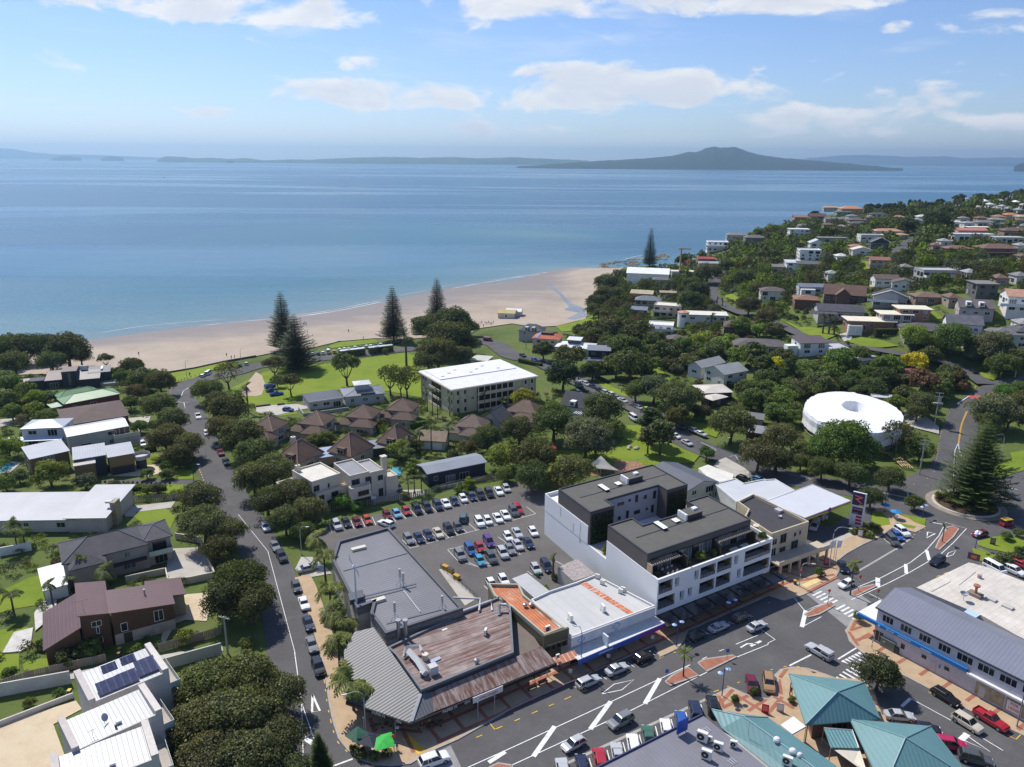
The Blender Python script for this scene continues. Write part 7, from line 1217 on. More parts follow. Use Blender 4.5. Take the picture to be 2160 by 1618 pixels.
def drum():
 rim=Lp(A4,302,1050,320,990,370,945,450,918,560,905,680,908,800,930,920,965,1030,1010,1100,1060,1140,1110,1130,1165,1090,1205,1020,1235,930,1250,820,1250,690,1235,570,1205,450,1160,360,1110)
 hole=Lp(A4,615,1015,660,985,740,988,800,1012,822,1040,790,1070,720,1072,650,1050)
 zb=1.2;zr=zb+6.2;c=PZ(A4(720,1078),zr);t=Th('wrapped_reservoir',(c.x,c.y,zb),0,'huge white plastic-wrapped round tank with a hole in its roof','tank')
 def ring(px,z,n,sm=True):
  p=[PZ(q,zb+z).to_2d()-Ve((c.x,c.y))for q in px];p=p+[p[0]]
  ln=sline(p,.4)[:-1];k=len(ln);return[ln[int(i*k/n)]for i in Rg(n)]
 r=random.Random(2);N=72;Rm=ring(rim,6.2,N);Hl=ring(hole,6.5,N)
 cc=sum(Hl,Ve((0,0)))/N
 def sort(P_):return sorted(P_,key=lambda v:math.atan2((v-cc).y,(v-cc).x))
 Rm=sort(Rm);Hl=sort(Hl);V=[];rows=6
 for j in Rg(rows+1):
  f=j/rows
  for i in Rg(N):p=Rm[i].lerp(Hl[i],f);V.append((p.x,p.y,6.2+.35*math.sin(f*math.pi*.5)+(.16*math.sin(i*2.6)if 0<j<rows else .10*math.sin(i*2.1+1))+(0 if j else r.uniform(-.12,.18))))
 F=[(j*N+i,j*N+(i+1)%N,(j+1)*N+(i+1)%N,(j+1)*N+i)for j in Rg(rows)for i in Rg(N)]
 WR=mat('white_wrap',(.82,.82,.83),ro=.4,var=.02,scale=.4)
 t.pt('roof_wrap',mesh(V,F),WR,smooth=True);V=[]
 for z,k in((6.22,1.0),(5.2,1.012),(3.4,1.0),(1.6,1.01),(1.4,1.0)):V+=[(cc.x+(p.x-cc.x)*(k+.006*math.sin(i*2.6)),cc.y+(p.y-cc.y)*(k+.006*math.sin(i*2.6)),z)for i,p in En(Rm)]
 t.pt('side_wrap',mesh(V,[(j*N+(i+1)%N,j*N+i,(j+1)*N+i,(j+1)*N+(i+1)%N)for j in Rg(4)for i in Rg(N)]),WR)
 V=[(p.x,p.y,6.55)for p in Hl]+[(cc.x+(p.x-cc.x)*.97,cc.y+(p.y-cc.y)*.97,3.2)for p in Hl]
 t.pt('inner_wrap',mesh(V+[(cc.x,cc.y,3.2)],[((i+1)%N,i,i+N,(i+1)%N+N)for i in Rg(N)]+[(i+N,(i+1)%N+N,2*N)for i in Rg(N)]),WR)
 for i in Rg(0,N,2):p=cc+(Rm[i]-cc)*.985;t.pt('scaffold_post',CY(p.x,p.y,-2,1.7,.06,5),OB,(.35,.24,.15))
 for z in(.2,1.1):V=[];ps=[(cc.x+(p.x-cc.x)*.99,cc.y+(p.y-cc.y)*.99,z)for p in Rm];t.pt('scaffold_board',TU(ps+[ps[0]],.1,4,False),OB,(.36,.26,.17))
 t.pt('drum_wall',PR([(cc.x+(p.x-cc.x)*.93,cc.y+(p.y-cc.y)*.93)for p in Rm],-3,1.6),PA,(.22,.18,.14));t.foot([(p.x*1.05,p.y*1.05)for p in Rm]);return t
drum()
t=hC('grey site office cabin behind the white drum',A4(965,940),42,4.5,-12,3.,'flat',.1,(.36,.36,.34),(.5,.5,.5),'memb',ov=.05,win=False,name='site_cabin',cat='cabin');wnd(t,(t.L-.05,.05),(0,1),2,.6,1.6,1.4,(.1,.1,.1));t.pt('dark_door',BX(t.L*.62,t.L*.75,-.02,.04,-1,2.2),DM)
t=hC('small grey utility kiosk with concrete roof below the white drum',A4(385,1420),28,4.5,-20,3.,'flat',.1,(.34,.33,.31),(.22,.2,.18),'memb',ov=.4,win=False,name='kiosk',cat='kiosk');t.pt('poster',BX(.6,t.L*.55,.36,.39,.4,2.2),OB,(.45,.45,.44));door(t,(.4,.4),(1,0),t.L*.75,-.4,.9,2.1,(.02,.02,.02))
# ================================================================ PLANTS
nr=np.random.default_rng(11)
def unit(n,rg):v=rg.normal(size=(n,3));return v/np.linalg.norm(v,axis=1,keepdims=True)
def lquads(C,N,size,rg,aspect=.7,jit=.75):
 n=len(C);nn=N+rg.normal(size=(n,3))*jit;nn/=np.linalg.norm(nn,axis=1,keepdims=True)
 a=np.cross(nn,unit(n,rg));a/=np.linalg.norm(a,axis=1,keepdims=True)+1e-9;b=np.cross(nn,a)
 s=(size*rg.uniform(.6,1.35,size=(n,1)));a=a*s;b=b*s*aspect
 return np.stack([C-a*.9-b*.35,C-a*.1-b,C+a,C-a*.1+b],1)
def crown_pts(seed,nb,per,shape='dome',rb=(.26,.42)):
 rg=np.random.default_rng(seed);Cs=[];Ns=[]
 d=unit(nb*3,rg);d=d[d[:,2]>(-.45 if shape!='flat' else-.15)][:nb]
 for k in d:
  r=rg.uniform(*rb)
  sc=np.array([1,1,.78])if shape=='dome' else np.array([1,1,.5])if shape=='flat' else np.array([.62,.62,1.6])if shape=='tall' else np.array([1,1,1])
  rad=rg.uniform(.55,1.08)*(1-r*.55);c=k*rad*sc
  v=unit(per,rg);v[:,2]=np.where(v[:,2]<-.35,-v[:,2],v[:,2]);rr=r*rg.uniform(.72,1.06,size=(per,1))
  Cs.append(c+v*rr*np.array([1,1,.85]));Ns.append(v*.9+k*.3)
 return np.concatenate(Cs),np.concatenate(Ns),rg
def cmesh(seed,nb,per,leaf,shape='dome',lift=1.0,rb=(.26,.42)):
 C,N,rg=crown_pts(seed,nb,per,shape,rb);Q=lquads(C,N,leaf,rg)
 lo=-.62 if shape!='flat' else-.35
 keep=Q[:,:,2].mean(1)>lo+.1*np.sin(C[:,0]*5)*np.cos(C[:,1]*4);Q=Q[keep];Q[:,:,2]+=lift;return Q
def trunk_mesh(seed,h0=.0,top=.95,r=.07,limbs=5,spread=.55):
 g=random.Random(seed);mb=MB();b=Ve((g.uniform(-.05,.05),g.uniform(-.05,.05),top*.45));mb.tube([(0,0,-.12),(b.x*.5,b.y*.5,top*.25),Tp(b)],[r*1.25,r,r*.85],7)
 for k in Rg(limbs):
  a=k*6.283/limbs+g.uniform(-.4,.4);e=Ve((math.cos(a)*spread*g.uniform(.7,1.1),math.sin(a)*spread*g.uniform(.7,1.1),top*g.uniform(.9,1.25)));m_=b.lerp(e,.5)+Ve((0,0,-.08));mb.tube([Tp(b),Tp(m_),Tp(e)],[r*.6,r*.42,r*.15],5)
 return mb.me('trunk')
BIG=[qmesh(cmesh(100+i,64,200,.038,'dome',.82),'crown_big')for i in Rg(3)]
MID=[qmesh(cmesh(200+i,42,110,.062,'dome',.80),'crown_mid')for i in Rg(4)]
FLATC=[qmesh(cmesh(300+i,44,120,.052,'flat',1.25,(.2,.34)),'crown_flat')for i in Rg(2)]
TALL=[qmesh(cmesh(400+i,46,90,.075,'tall',1.75,(.24,.36)),'crown_tall')for i in Rg(2)]
SHR=[qmesh(cmesh(500+i,20,90,.10,'ball',.62,(.34,.5)),'crown_shrub')for i in Rg(3)]
SPARSE=[qmesh(cmesh(600+i,34,46,.05,'dome',1.1,(.2,.34)),'crown_sparse')for i in Rg(2)]
TRK=[trunk_mesh(i)for i in Rg(3)];TRKT=trunk_mesh(9,top=1.6,r=.06,limbs=4,spread=.3);TRKS=trunk_mesh(8,top=.4,r=.05,limbs=3,spread=.3)
for m_ in BIG+MID+FLATC+TALL+SHR+SPARSE:m_.materials.append(LEAF)
for m_ in TRK+[TRKT,TRKS]:m_.materials.append(BARK)
OLV=(.135,.140,.052);DKG=(.098,.112,.037);MDG=(.130,.170,.040);LIM=(.19,.25,.04);YEL=(.62,.50,.03);RDB=(.14,.095,.05);SIL=(.14,.155,.09);BRG=(.11,.19,.036)
KIND={'big':(BIG,TRK,.82),'mid':(MID,TRK,.8),'flat':(FLATC,TRK,1.25),'tall':(TALL,[TRKT],1.75),'shrub':(SHR,[TRKS],.62),'sparse':(SPARSE,TRK,1.1)}
TREES=[]
def tree_at(w,r,kind,col,label,group,hs=1.,name=N_,cat=N_):
 cs,ts,_=KIND[kind];i=len(TREES)
 o=empty(name or('shrub' if kind=='shrub' else 'tree'),w,rnd.uniform(0,6.28),label,cat or('shrub' if kind=='shrub' else 'tree'),group);o.scale=(r,r,r*hs)
 c=obj('crown',cs[i%len(cs)],N_,o,[q*rnd.uniform(.88,1.12)for q in col]);obj('trunk',ts[i%len(ts)],N_,o);TREES.append((w.x,w.y,r));return o
def tree(px,rpx,kind,col,label,group,hs=1.,**k):
 zc0=KIND[kind][2];w=PT(px);r=rpx/ppm(w)
 for _ in Rg(40):
  w=PT(px,zc0*r*hs);r=rpx/ppm(w)
  if abs(H(w.x,w.y)+zc0*r*hs-w.z)<.6:break
  if _>3:px=(px[0],px[1]+1.5)
 return tree_at(Ve((w.x,w.y,w.z-zc0*r*hs)),r,kind,col,label,group,hs,**k)
def many(rows,kind,label,group,**k):
 for x,y,r,c in rows:tree((x,y),r,kind,c,label,group,**k)
many([(437,826,32,OLV),(458,852,30,OLV),(488,868,46,DKG),(470,905,34,OLV),(508,925,46,DKG),(540,962,44,OLV),(577,998,46,OLV),(536,1012,44,OLV),(565,1060,40,DKG),(622,1045,42,OLV),(602,1100,36,OLV),(655,1075,36,OLV),(640,1122,26,DKG)],'big','dense olive street tree on the car park side of the beach street','trees on the right of the beach street')
many([(338,808,32,DKG),(288,828,22,RDB),(333,858,36,OLV),(362,890,34,OLV),(350,925,40,OLV),(396,940,34,OLV),(376,962,30,DKG),(428,1053,46,OLV),(430,1112,52,OLV),(482,1128,40,OLV),(462,1160,36,DKG)],'big','dense olive street tree on the house side of the beach street','trees on the left of the beach street')
many([(505,1235,58,DKG),(480,1268,52,DKG),(530,1275,50,DKG)],'big','dark tree shading the road beside the brown house','shade trees by the brown house',hs=1.1)
many([(440,1450,66,OLV),(520,1440,70,OLV),(585,1475,58,OLV),(430,1530,70,OLV),(505,1520,78,OLV),(580,1560,62,OLV),(440,1610,70,OLV),(530,1610,75,OLV),(600,1630,50,OLV),(415,1480,40,OLV)],'big','spreading green tree in the mass filling the bottom left','bottom-left tree mass',hs=.95)
many([(-10,748,46,DKG),(36,738,44,DKG),(88,736,40,DKG),(142,742,46,DKG),(170,752,26,DKG),(110,765,30,DKG),(30,770,34,DKG)],'big','big dark tree overhanging the left end of the beach','big trees at the left end of the beach')
many([(222,757,17,DKG)],'flat','small umbrella-shaped tree standing alone at the back of the beach',N_)
many([(278,774,26,DKG),(300,800,28,DKG),(318,795,20,MDG),(258,792,18,MDG),(243,785,14,DKG)],'mid','dark bushy tree between the dark beach house and the road','trees behind the beach')
many([(15,808,30,MDG),(15,845,28,MDG),(55,825,24,MDG),(75,838,22,LIM),(105,838,16,SIL),(25,870,22,MDG),(72,865,22,LIM),(98,880,22,MDG),(18,945,28,LIM),(48,885,14,(.2,.16,.09)),(275,850,20,MDG),(295,900,18,MDG),(270,795,16,LIM),(310,1000,14,MDG),(352,985,16,BRG),(350,1000,14,MDG)],'mid','garden tree among the houses on the far left','garden trees on the left')
many([(105,1000,36,LIM)],'mid','bright yellow-green garden tree below the brown timber house',N_);many([(12,1020,22,MDG),(40,1005,18,SIL),(180,1015,22,SIL),(330,1030,14,SIL),(310,1035,12,MDG),(265,1030,14,MDG),(240,1022,12,SIL)],'mid','loose bush along the left boundary fence','bushes along the left fence')
many([(150,1385,26,DKG),(190,1375,24,MDG),(392,1345,20,LIM),(415,1340,12,(.25,.24,.1)),(90,1360,14,MDG),(20,1420,16,MDG),(520,1355,16,MDG),(375,1590,22,BRG),(60,1420,8,MDG),(415,1440,12,MDG),(120,1190,14,RDB)],'shrub','clipped green garden shrub around the brown house','shrubs around the brown house')
many([(62,1482,14,MDG),(125,1463,13,MDG)],'shrub','round clipped ball shrub against the long white wall','ball shrubs by the white wall')
many([(577,768,25,OLV),(612,805,24,DKG),(585,800,14,OLV)],'flat','loose-crowned tree beside the blue cars at the park edge','trees by the blue cars');many([(730,770,33,DKG)],'flat','broad dark tree standing alone in the middle of the park lawn',N_,hs=1.15);many([(480,787,30,OLV)],'sparse','open-branched tree beside the bend of the beach street',N_,hs=1.1)
many([(823,795,28,OLV),(858,798,28,OLV),(845,805,20,DKG)],'sparse','slender grey-green tree in the clump left of the cream apartments','clump left of the cream apartments',hs=1.4);many([(813,741,8,MDG)],'mid','tiny young tree beside the parked buses',N_)
many([(903,690,36,DKG),(953,685,48,DKG),(990,692,22,DKG),(945,715,52,DKG),(925,748,46,DKG),(985,725,30,DKG),(905,765,32,DKG),(975,750,26,DKG)],'big','massive dark rounded tree between the park and the beach','big dark park trees',hs=.9)
many([(1105,842,28,(.30,.30,.03))],'mid','bright yellow-green tree beside the cream apartments',N_);many([(1058,963,34,LIM)],'mid','round lime-green tree behind the blue house',N_)
many([(1028,925,32,MDG),(1095,910,38,DKG),(1168,893,48,(.10,.13,.035)),(1268,868,46,DKG),(1125,968,50,DKG),(1122,1005,40,DKG),(1210,998,46,OLV),(1180,1010,30,OLV),(1065,1000,20,MDG)],'big','dense dark green tree in the belt between car park and townhouses','tree belt behind the car park')
many([(1235,925,52,SIL),(1258,940,38,SIL)],'big','grey-green spreading tree beside the playground sail','grey trees by the playground');many([(1288,905,28,MDG),(1262,975,22,MDG),(1230,975,16,BRG)],'mid','small green tree on the playground lawn','small playground trees')
many([(1375,893,40,DKG),(1395,915,42,DKG),(1368,925,30,DKG)],'tall','tall dense dark green tree on the playground lawn','tall playground trees',hs=.62);many([(1428,880,28,(.10,.095,.025))],'mid','olive-brown tinged tree beside the park road',N_);many([(1490,957,18,BRG)],'mid','small bright green tree at the end of the playground lawn',N_)
many([(1543,898,46,OLV),(1425,843,44,OLV),(1380,822,36,SIL),(1342,825,30,OLV),(1600,962,44,DKG),(1635,975,32,DKG),(1482,870,22,DKG),(1475,880,12,BRG),(1460,838,26,OLV)],'big','dark grey-green tree lining the park road','trees along the park road')
many([(1200,755,34,DKG),(1188,792,38,(.05,.075,.025)),(1147,740,24,DKG),(1330,770,42,DKG),(1300,772,30,DKG),(1322,738,40,DKG),(1343,708,36,DKG),(1293,690,32,DKG),(1405,745,34,DKG),(1255,708,22,DKG),(1222,700,18,DKG),(1443,730,26,MDG),(1485,722,28,LIM),(1520,732,26,LIM),(1558,752,28,MDG),(1250,780,26,DKG),(1370,770,26,MDG),(1380,720,28,OLV),(1560,690,26,MDG),(1540,718,20,LIM)],'mid','green tree in the leafy hollow above the park road','trees in the hollow')
many([(1595,752,36,(.085,.11,.03)),(1610,770,30,(.085,.11,.03))],'tall','drooping pale green willow-like tree beside the yellow trees','willow-like trees',hs=.6)
many([(1638,772,24,YEL)],'mid','golden yellow tree left of the dark cypress',N_);many([(1930,762,26,YEL)],'mid','large brilliant yellow blossoming tree behind the white low house',N_);many([(1797,785,17,YEL)],'mid','smaller brilliant yellow tree above the white drum',N_);many([(1683,783,10,YEL)],'mid','little yellow tree peeking out beside the dark cypress',N_)
many([(1665,780,22,DKG)],'tall','tall dark cypress-like tree between yellow trees',N_);many([(1872,770,30,LIM),(1775,765,36,(.09,.14,.028)),(1760,785,26,LIM)],'mid','lime-green tree beside the brilliant yellow ones','lime trees above the drum');many([(1933,712,34,LIM),(2010,716,42,(.085,.15,.028)),(1985,725,24,LIM)],'big','big bright green tree on the lower right slope','bright trees on the right slope')
many([(1703,785,30,MDG),(1735,793,26,MDG),(1862,795,28,DKG),(1800,798,22,MDG),(1900,806,20,DKG),(1963,752,26,DKG),(1990,800,22,MDG),(2020,800,22,(.11,.09,.04)),(1830,788,22,MDG),(1668,815,22,MDG),(1650,830,24,MDG),(1640,870,26,BRG),(1660,880,22,MDG)],'mid','green tree in the belt directly behind the white drum','trees behind the white drum')
many([(1948,808,34,RDB),(2030,815,14,RDB)],'mid','red-tinged tree behind the power pole','red-tinged trees');many([(1950,853,34,OLV),(1935,870,24,DKG)],'big','grey-green tree between the drum and the hill road','trees between drum and road')
many([(2095,735,44,SIL),(2115,770,32,MDG),(2140,755,32,OLV),(2060,745,24,SIL)],'big','wide grey-green tree at the right-hand road junction','trees at the junction');many([(2090,865,46,SIL),(2130,880,38,OLV),(2085,890,30,OLV),(2150,850,34,OLV),(2120,830,24,BRG),(2150,825,24,BRG)],'big','dark grey-green tree on the right of the hill road','trees right of the hill road')
many([(1652,925,40,OLV),(1640,972,34,DKG),(1735,990,30,DKG),(1795,1000,34,DKG),(1878,1012,32,DKG),(1838,1052,28,DKG),(1705,955,24,DKG),(1690,975,22,OLV)],'big','dark street tree between the drum and the petrol station','trees by the petrol station');many([(1782,938,62,BRG),(1745,950,40,BRG),(1820,955,40,BRG)],'big','broad bright green tree right in front of the white drum','bright trees in front of the drum')
many([(1893,918,32,(.10,.085,.05))],'sparse','thin half-bare tree at the right end of the white drum',N_,hs=1.3);many([(1942,952,28,MDG),(1920,935,22,MDG)],'mid','green bush below the half-bare tree','bushes right of the drum');many([(1930,1062,21,(.10,.12,.025))],'mid','small olive-yellow tree on the reserve lawn by the roundabout',N_);many([(2123,1130,12,MDG)],'mid','small round tree on the lawn right of the roundabout, left one',N_);many([(2147,1124,11,MDG)],'mid','small round tree on the lawn right of the roundabout, right one',N_)
tree((1853,1423),48,'big',(.058,.078,.03),'broad wind-leaning tree beside the teal pavilion and zebra crossing',N_,hs=.95)
many([(1825,1110,10,MDG),(1845,1115,14,OLV),(1820,1122,12,OLV),(1835,1128,10,LIM),(1800,1120,9,LIM),(2120,1185,18,OLV),(2140,1175,16,OLV),(2110,1175,10,LIM),(2150,1160,10,MDG)],'shrub','low garden shrub in the beds near the roundabout','low shrubs near the roundabout')
many([(720,1058,21,BRG)],'mid','round bright green tree in front of the cream townhouses',N_);many([(755,1070,14,BRG),(765,1062,10,LIM),(970,1030,14,LIM),(990,1020,14,LIM),(855,1045,10,LIM),(920,1030,8,BRG)],'shrub','light green bush along the car park fence','bushes along the car park fence')
many([(840,950,26,LIM),(870,985,18,LIM),(800,895,16,OLV),(690,925,20,MDG),(660,930,18,MDG),(985,945,22,OLV),(920,925,16,MDG),(575,890,14,SIL),(610,900,14,MDG),(620,940,16,MDG),(1000,905,18,MDG),(955,960,14,OLV),(1090,870,16,MDG),(1165,860,18,MDG),(960,905,12,LIM),(555,960,14,MDG),(880,940,16,OLV),(800,985,12,MDG)],'mid','garden tree tucked between the brown-tiled townhouses','garden trees between the townhouses')
many([(1170,1218,9,MDG),(1200,1225,9,LIM),(1150,1240,7,LIM)],'shrub','scrubby bush behind the orange roof','bushes behind the orange roof')
many([(760,1590,14,OLV),(790,1595,14,OLV),(815,1590,12,OLV),(745,1580,10,MDG)],'shrub','low planting at the corner in front of the green umbrella','corner planting');tree(C4(205,1060),9,'shrub',BRG,'clipped green topiary ball in a pot beside the teal pavilion',N_)
for px,r_,lb in((C3(1880,1050),9,'small leafy street sapling in the tiled plaza, left one'),(C3(2040,985),10,'small leafy street sapling in front of the maroon car'),(B4(430,985),10,'small leafy sapling in front of the beige building'),(C4(770,350),12,'small leafy sapling beside the white awning corner')):tree(px,r_,'mid',MDG,lb,N_,hs=1.4)
for t_,p,z,s,c in PLANTS:
 o=obj('terrace_plant',SHR[0],N_,t_.root,c);o.location=(p[0],p[1],z-.1*s);o.scale=(s*.75,s*.75,s*.8)
for px in Lp(B3,1725,330,1760,350,1825,390,1880,420):tree(px,5,'tall',(.05,.075,.025),'slim pencil cypress in the row right of the apartments','pencil cypresses',hs=1.9)
for k in Rg(3):tree(D2(1060+k*45,220-8*(k==1)),6.5,'tall',(.035,.05,.026),'dark narrow poplar in the trio on the headland skyline','skyline poplars',hs=.95)
for x,y,r_ in((170,240,9),(470,215,7),(680,260,10),(760,255,8),(860,260,12),(930,265,12),(1340,165,9),(1520,130,12),(1720,110,11),(1830,105,8),(1940,95,11),(2080,90,12),(1250,250,12),(1400,300,14),(1330,390,26),(1050,430,18)):tree(D2(x,y),r_*1.15,'mid',(.06,.08,.036),'dark tree breaking the skyline of the headland','skyline trees')
for x,y,r_ in((1660,425,13),(1430,520,10),(1370,610,0),(1050,650,14),(1190,640,9),(960,740,17),(1080,720,12)):
 if r_:tree(D1(x,y),r_,'mid',(.06,.08,.036),'dark windswept tree on the cliff edge of the headland','cliff-edge trees')
for x,y,r_ in((500,890,16),(350,980,28),(330,1080,24),(260,1150,22),(430,1080,22),(230,1220,18),(280,1250,16),(1300,880,28),(1200,1060,30),(1150,980,22),(1650,920,24),(1480,820,20),(1680,1180,26),(1850,1290,28),(1130,1140,28)):tree(D1(x,y),r_,'big',DKG,'dark rounded tree on the lower headland near the beach end','lower headland trees')
def frond(mb_q,base,az,el,L,droop,n,lw,rg):
 p=Ve(base);d=Ve((math.cos(az)*math.cos(el),math.sin(az)*math.cos(el),math.sin(el)));side=Ve((-math.sin(az),math.cos(az),0));st=L/n
 for i in Rg(n):
  q=p+d*st;f=math.sin(math.pi*min(1,(i+.8)/(n+.3)))*lw+.08*lw
  for s in(-1,1):
   tip=p.lerp(q,.5)+side*s*f+d*f*.35+Ve((0,0,-f*(.25+.45*rg.random())));mb_q.append([p,q,tip+d*st*.25,tip])
  p=q;d=(d+Ve((0,0,-droop/n))).normalized()
def palm_quads(seed,nf,L,lw,droop,n=9,el=(-.5,1.2)):
 rg=random.Random(seed);Q=[]
 for k in Rg(nf):e=el[0]+(el[1]-el[0])*((k*.618)%1);frond(Q,(0,0,0),k*2.4+rg.uniform(-.2,.2),e,L*rg.uniform(.85,1.1),droop*(1.1 if e>.2 else .7),n,lw,rg)
 return qmesh(np.array([[Tp(v)for v in q]for q in Q]),'fronds')
PALM={'queen':palm_quads(1,26,1.0,.22,1.5),'phoenix':palm_quads(2,44,1.0,.12,1.1,8,(-.7,1.3)),'nikau':palm_quads(3,14,1.0,.16,1.0,8,(.1,1.3)),'cabbage':palm_quads(4,60,.7,.05,.5,4,(-.9,1.4))}
for m_ in PALM.values():m_.materials.append(LEAF)
def zfor(w,py):
 lo,hi=w.z,w.z+60
 for _ in Rg(30):
  m_=(lo+hi)/2
  if proj((w.x,w.y,m_))[1]>py:lo=m_
  else:hi=m_
 return lo
def palm(crown,h,kind,rpx,label,group=N_,base=N_,col=(.075,.105,.03),tr=.2,tcol=(.2,.16,.12)):
 if base is not N_:w=PT(base);h=zfor(w,crown[1])-w.z;w=Ve((w.x,w.y,w.z))
 else:q=PT(crown,h);w=Ve((q.x,q.y,q.z-h))
 r=1.2*rpx/ppm(w+Ve((0,0,h)));o=empty('palm_tree',w,rnd.uniform(0,6),label,'palm',group)
 obj('trunk',TU([(0,0,-.2),(.1*rnd.uniform(-1,1),.0,h*.5),(0,0,h)],[tr*1.3,tr,tr*.9],8),BARK,o)
 f=obj('fronds',PALM[kind],N_,o,col);f.location=(0,0,h-.1*r);f.scale=(r,r,r);TREES.append((w.x,w.y,r*.6));return o
for i,(x,y,r_)in En(((683,1165,34),(694,1232,36),(703,1285,34),(712,1342,36),(742,1432,48),(668,1130,26),(728,1300,30))):
 palm((x,y),[7.2,7.2,6.4,6.4,6.0,6.,5.5][i],'queen',r_,'feathery palm between the grey shop and the footpath' if i!=4 else 'feathery palm at the street corner in front of the cafe roof','palms beside the shops' if i!=4 else N_,col=(.15,.17,.038))
palm(A2(1262,430),0,'phoenix',18,'tall date palm with a bare trunk on the park lawn','',A2(1268,700),(.06,.075,.03),.45);palm(A1(2080,850),0,'phoenix',12,'tall thin palm at the park corner near the lane','',A1(2095,1080),(.10,.10,.035),.25)
palm(A2(1420,340),5,'phoenix',28,'dark date palm half buried among the big round park trees',N_,N_,(.05,.06,.025),.5)
for i,(x,y,bx,by)in En(((1430,880,1445,1060),(1480,900,1490,1110),(1525,890,1530,1120),(1640,955,1632,1110),(1825,935,1822,1060),(1935,910,1925,1060),(2085,975,2085,1060))):palm(A2(x,y),0,'nikau',11,'slender palm in front of the cream apartment building','palms by the cream apartments',A2(bx,by),(.11,.13,.05),.13)
for i,(x,y,bx,by)in En(((1295,1280,1290,1420),(1385,1225,1380,1420),(1475,1185,1480,1425),(1620,1190,1625,1400),(1240,1420,1250,1560),(1300,1370,1300,1560))):palm(A2(x,y),0,'queen',13,'tall palm beside the cream garage among the townhouses','palms by the cream garage',A2(bx,by),(.09,.12,.03),.16)
for i,(x,y,h_,r_)in En(((110,600,6,26),(690,850,6,27),(880,960,5,24),(410,1075,5,15),(570,1030,5,16),(80,1150,5,26),(180,600,5,20))):palm(B1(x,y),h_,'queen',r_,'feathery garden palm among the left-hand houses','garden palms on the left',N_,(.095,.12,.03),.16)
palm(C3(1448,655),0,'nikau',20,'small palm on the red-brick traffic island','',C3(1443,858),(.13,.16,.03),.12);palm(B4(742,905),0,'queen',16,'slim palm on the crossing island in front of the beige building','',B4(692,1178),(.13,.15,.03),.14);palm(B4(1485,600),0,'cabbage',11,'spiky young palm on the splitter island by the roundabout','',B4(1465,735),(.12,.14,.03),.1);palm(B3(345,850),0,'cabbage',14,'shaggy cabbage tree behind the clinic','',B3(345,1050),(.14,.16,.05),.22)
for x,y,by in((465,270,440),(510,275,445),(555,290,450)):palm(A4(x,y),0,'cabbage',13,'cabbage tree in the trio at the bend of the hill street','cabbage trees',A4(x-5 if x<500 else x,by-25),(.075,.08,.035),.35)
for x,y in((320,490),(690,510),(1290,500)):palm(A4(x,y),3,'phoenix',12,'short garden palm on the lower headland slope','short garden palms',N_,(.06,.085,.03))
for x,y in((1390,1110),(1440,1120),(1340,1260),(1280,1330),(660,870),(770,870),(1160,790),(1190,800),(1940,880)):palm(D1(x,y),4.5,'cabbage' if x<1000 or x>1380 else 'phoenix',8,'small shaggy palm between the lower headland houses','small palms on the headland',N_,(.06,.075,.03),.25)
for px in Lp(B2,1330,180,1390,170,1280,210):palm(px,5,'nikau',15,'palm between the cream townhouse and the navy house','palms by the navy house',N_,(.095,.12,.03),.14)
palm((940,700),4,'phoenix',14,'low palm at the foot of the big round park trees',N_,N_,(.05,.06,.025))
def pine_quads(seed,levels,nb,dn=1.,top_r=.02,R=.2,z0=.14,up=.10,pw=.9):
 rg=random.Random(seed);Q=[]
 for l in Rg(levels):
  f=l/(levels-1);z=z0+(1-z0)*f;rr=R*((1-f)**pw)+top_r;rr*=rg.uniform(.82,1.1)
  nbr=max(4,int(nb*(.6+.4*(1-f))));ph=rg.uniform(0,6)
  for b in Rg(nbr):
   az=ph+b*6.2832/nbr+rg.uniform(-.12,.12);L=rr*rg.uniform(.85,1.12);d=Ve((math.cos(az),math.sin(az),0));s=Ve((-d.y,d.x,0));n=max(4,int(11*dn*(.35+L/R)))
   for i in Rg(n):
    t_=(i+.6)/n;p=Ve((0,0,z))+d*L*t_+Ve((0,0,L*(-.12*t_+up*2.2*t_*t_)));wd=.075*(1-.5*t_)*(.5+.8*L/R)*1.1
    for sg in(-1,1):
     tip=p+s*sg*wd*rg.uniform(.7,1.2)+d*wd*.55+Ve((0,0,wd*rg.uniform(-.1,.45)));o=d*L/n*.75;Q.append([p-o*.4,p+o*.6,tip+o*.3,tip-o*.25])
 return qmesh(np.array([[Tp(v)for v in q]for q in Q]),'pine_foliage')
PINE=[pine_quads(1,26,12,1.5,R=.26,pw=.75,z0=.09),pine_quads(2,26,12,1.5,R=.26,pw=.8,z0=.09),pine_quads(3,34,10,R=.19,up=.14,top_r=.015,z0=.05),pine_quads(4,22,12,1.6,R=.46,z0=.06,up=.12,pw=.8)]
for m_ in PINE:m_.materials.append(LEAF)
def pine(top,base,i,label,col=(.075,.095,.042),tr=.012,bz=N_):
 w=PT(base)if bz is N_ else PZ(base,bz);h=zfor(w,top[1])-w.z;o=empty('norfolk_pine',w,rnd.uniform(0,6),label,'pine tree');obj('trunk',TU([(0,0,-.3),(0,0,h*.5),(0,0,h*.98)],[h*tr*1.4,h*tr,h*.002],8),BARK,o);f=obj('foliage',PINE[i],N_,o,col);f.scale=(h,h,h);TREES.append((w.x,w.y,h*.15));return o
pine(A2(225,65),A2(240,560),0,'tallest of two Norfolk pines at the left of the bus stop, sea side');pine(A2(310,255),A2(352,718),3,'shorter Norfolk pine in front of its taller neighbour',(.06,.078,.036),.014).children[1].scale.x*=.72
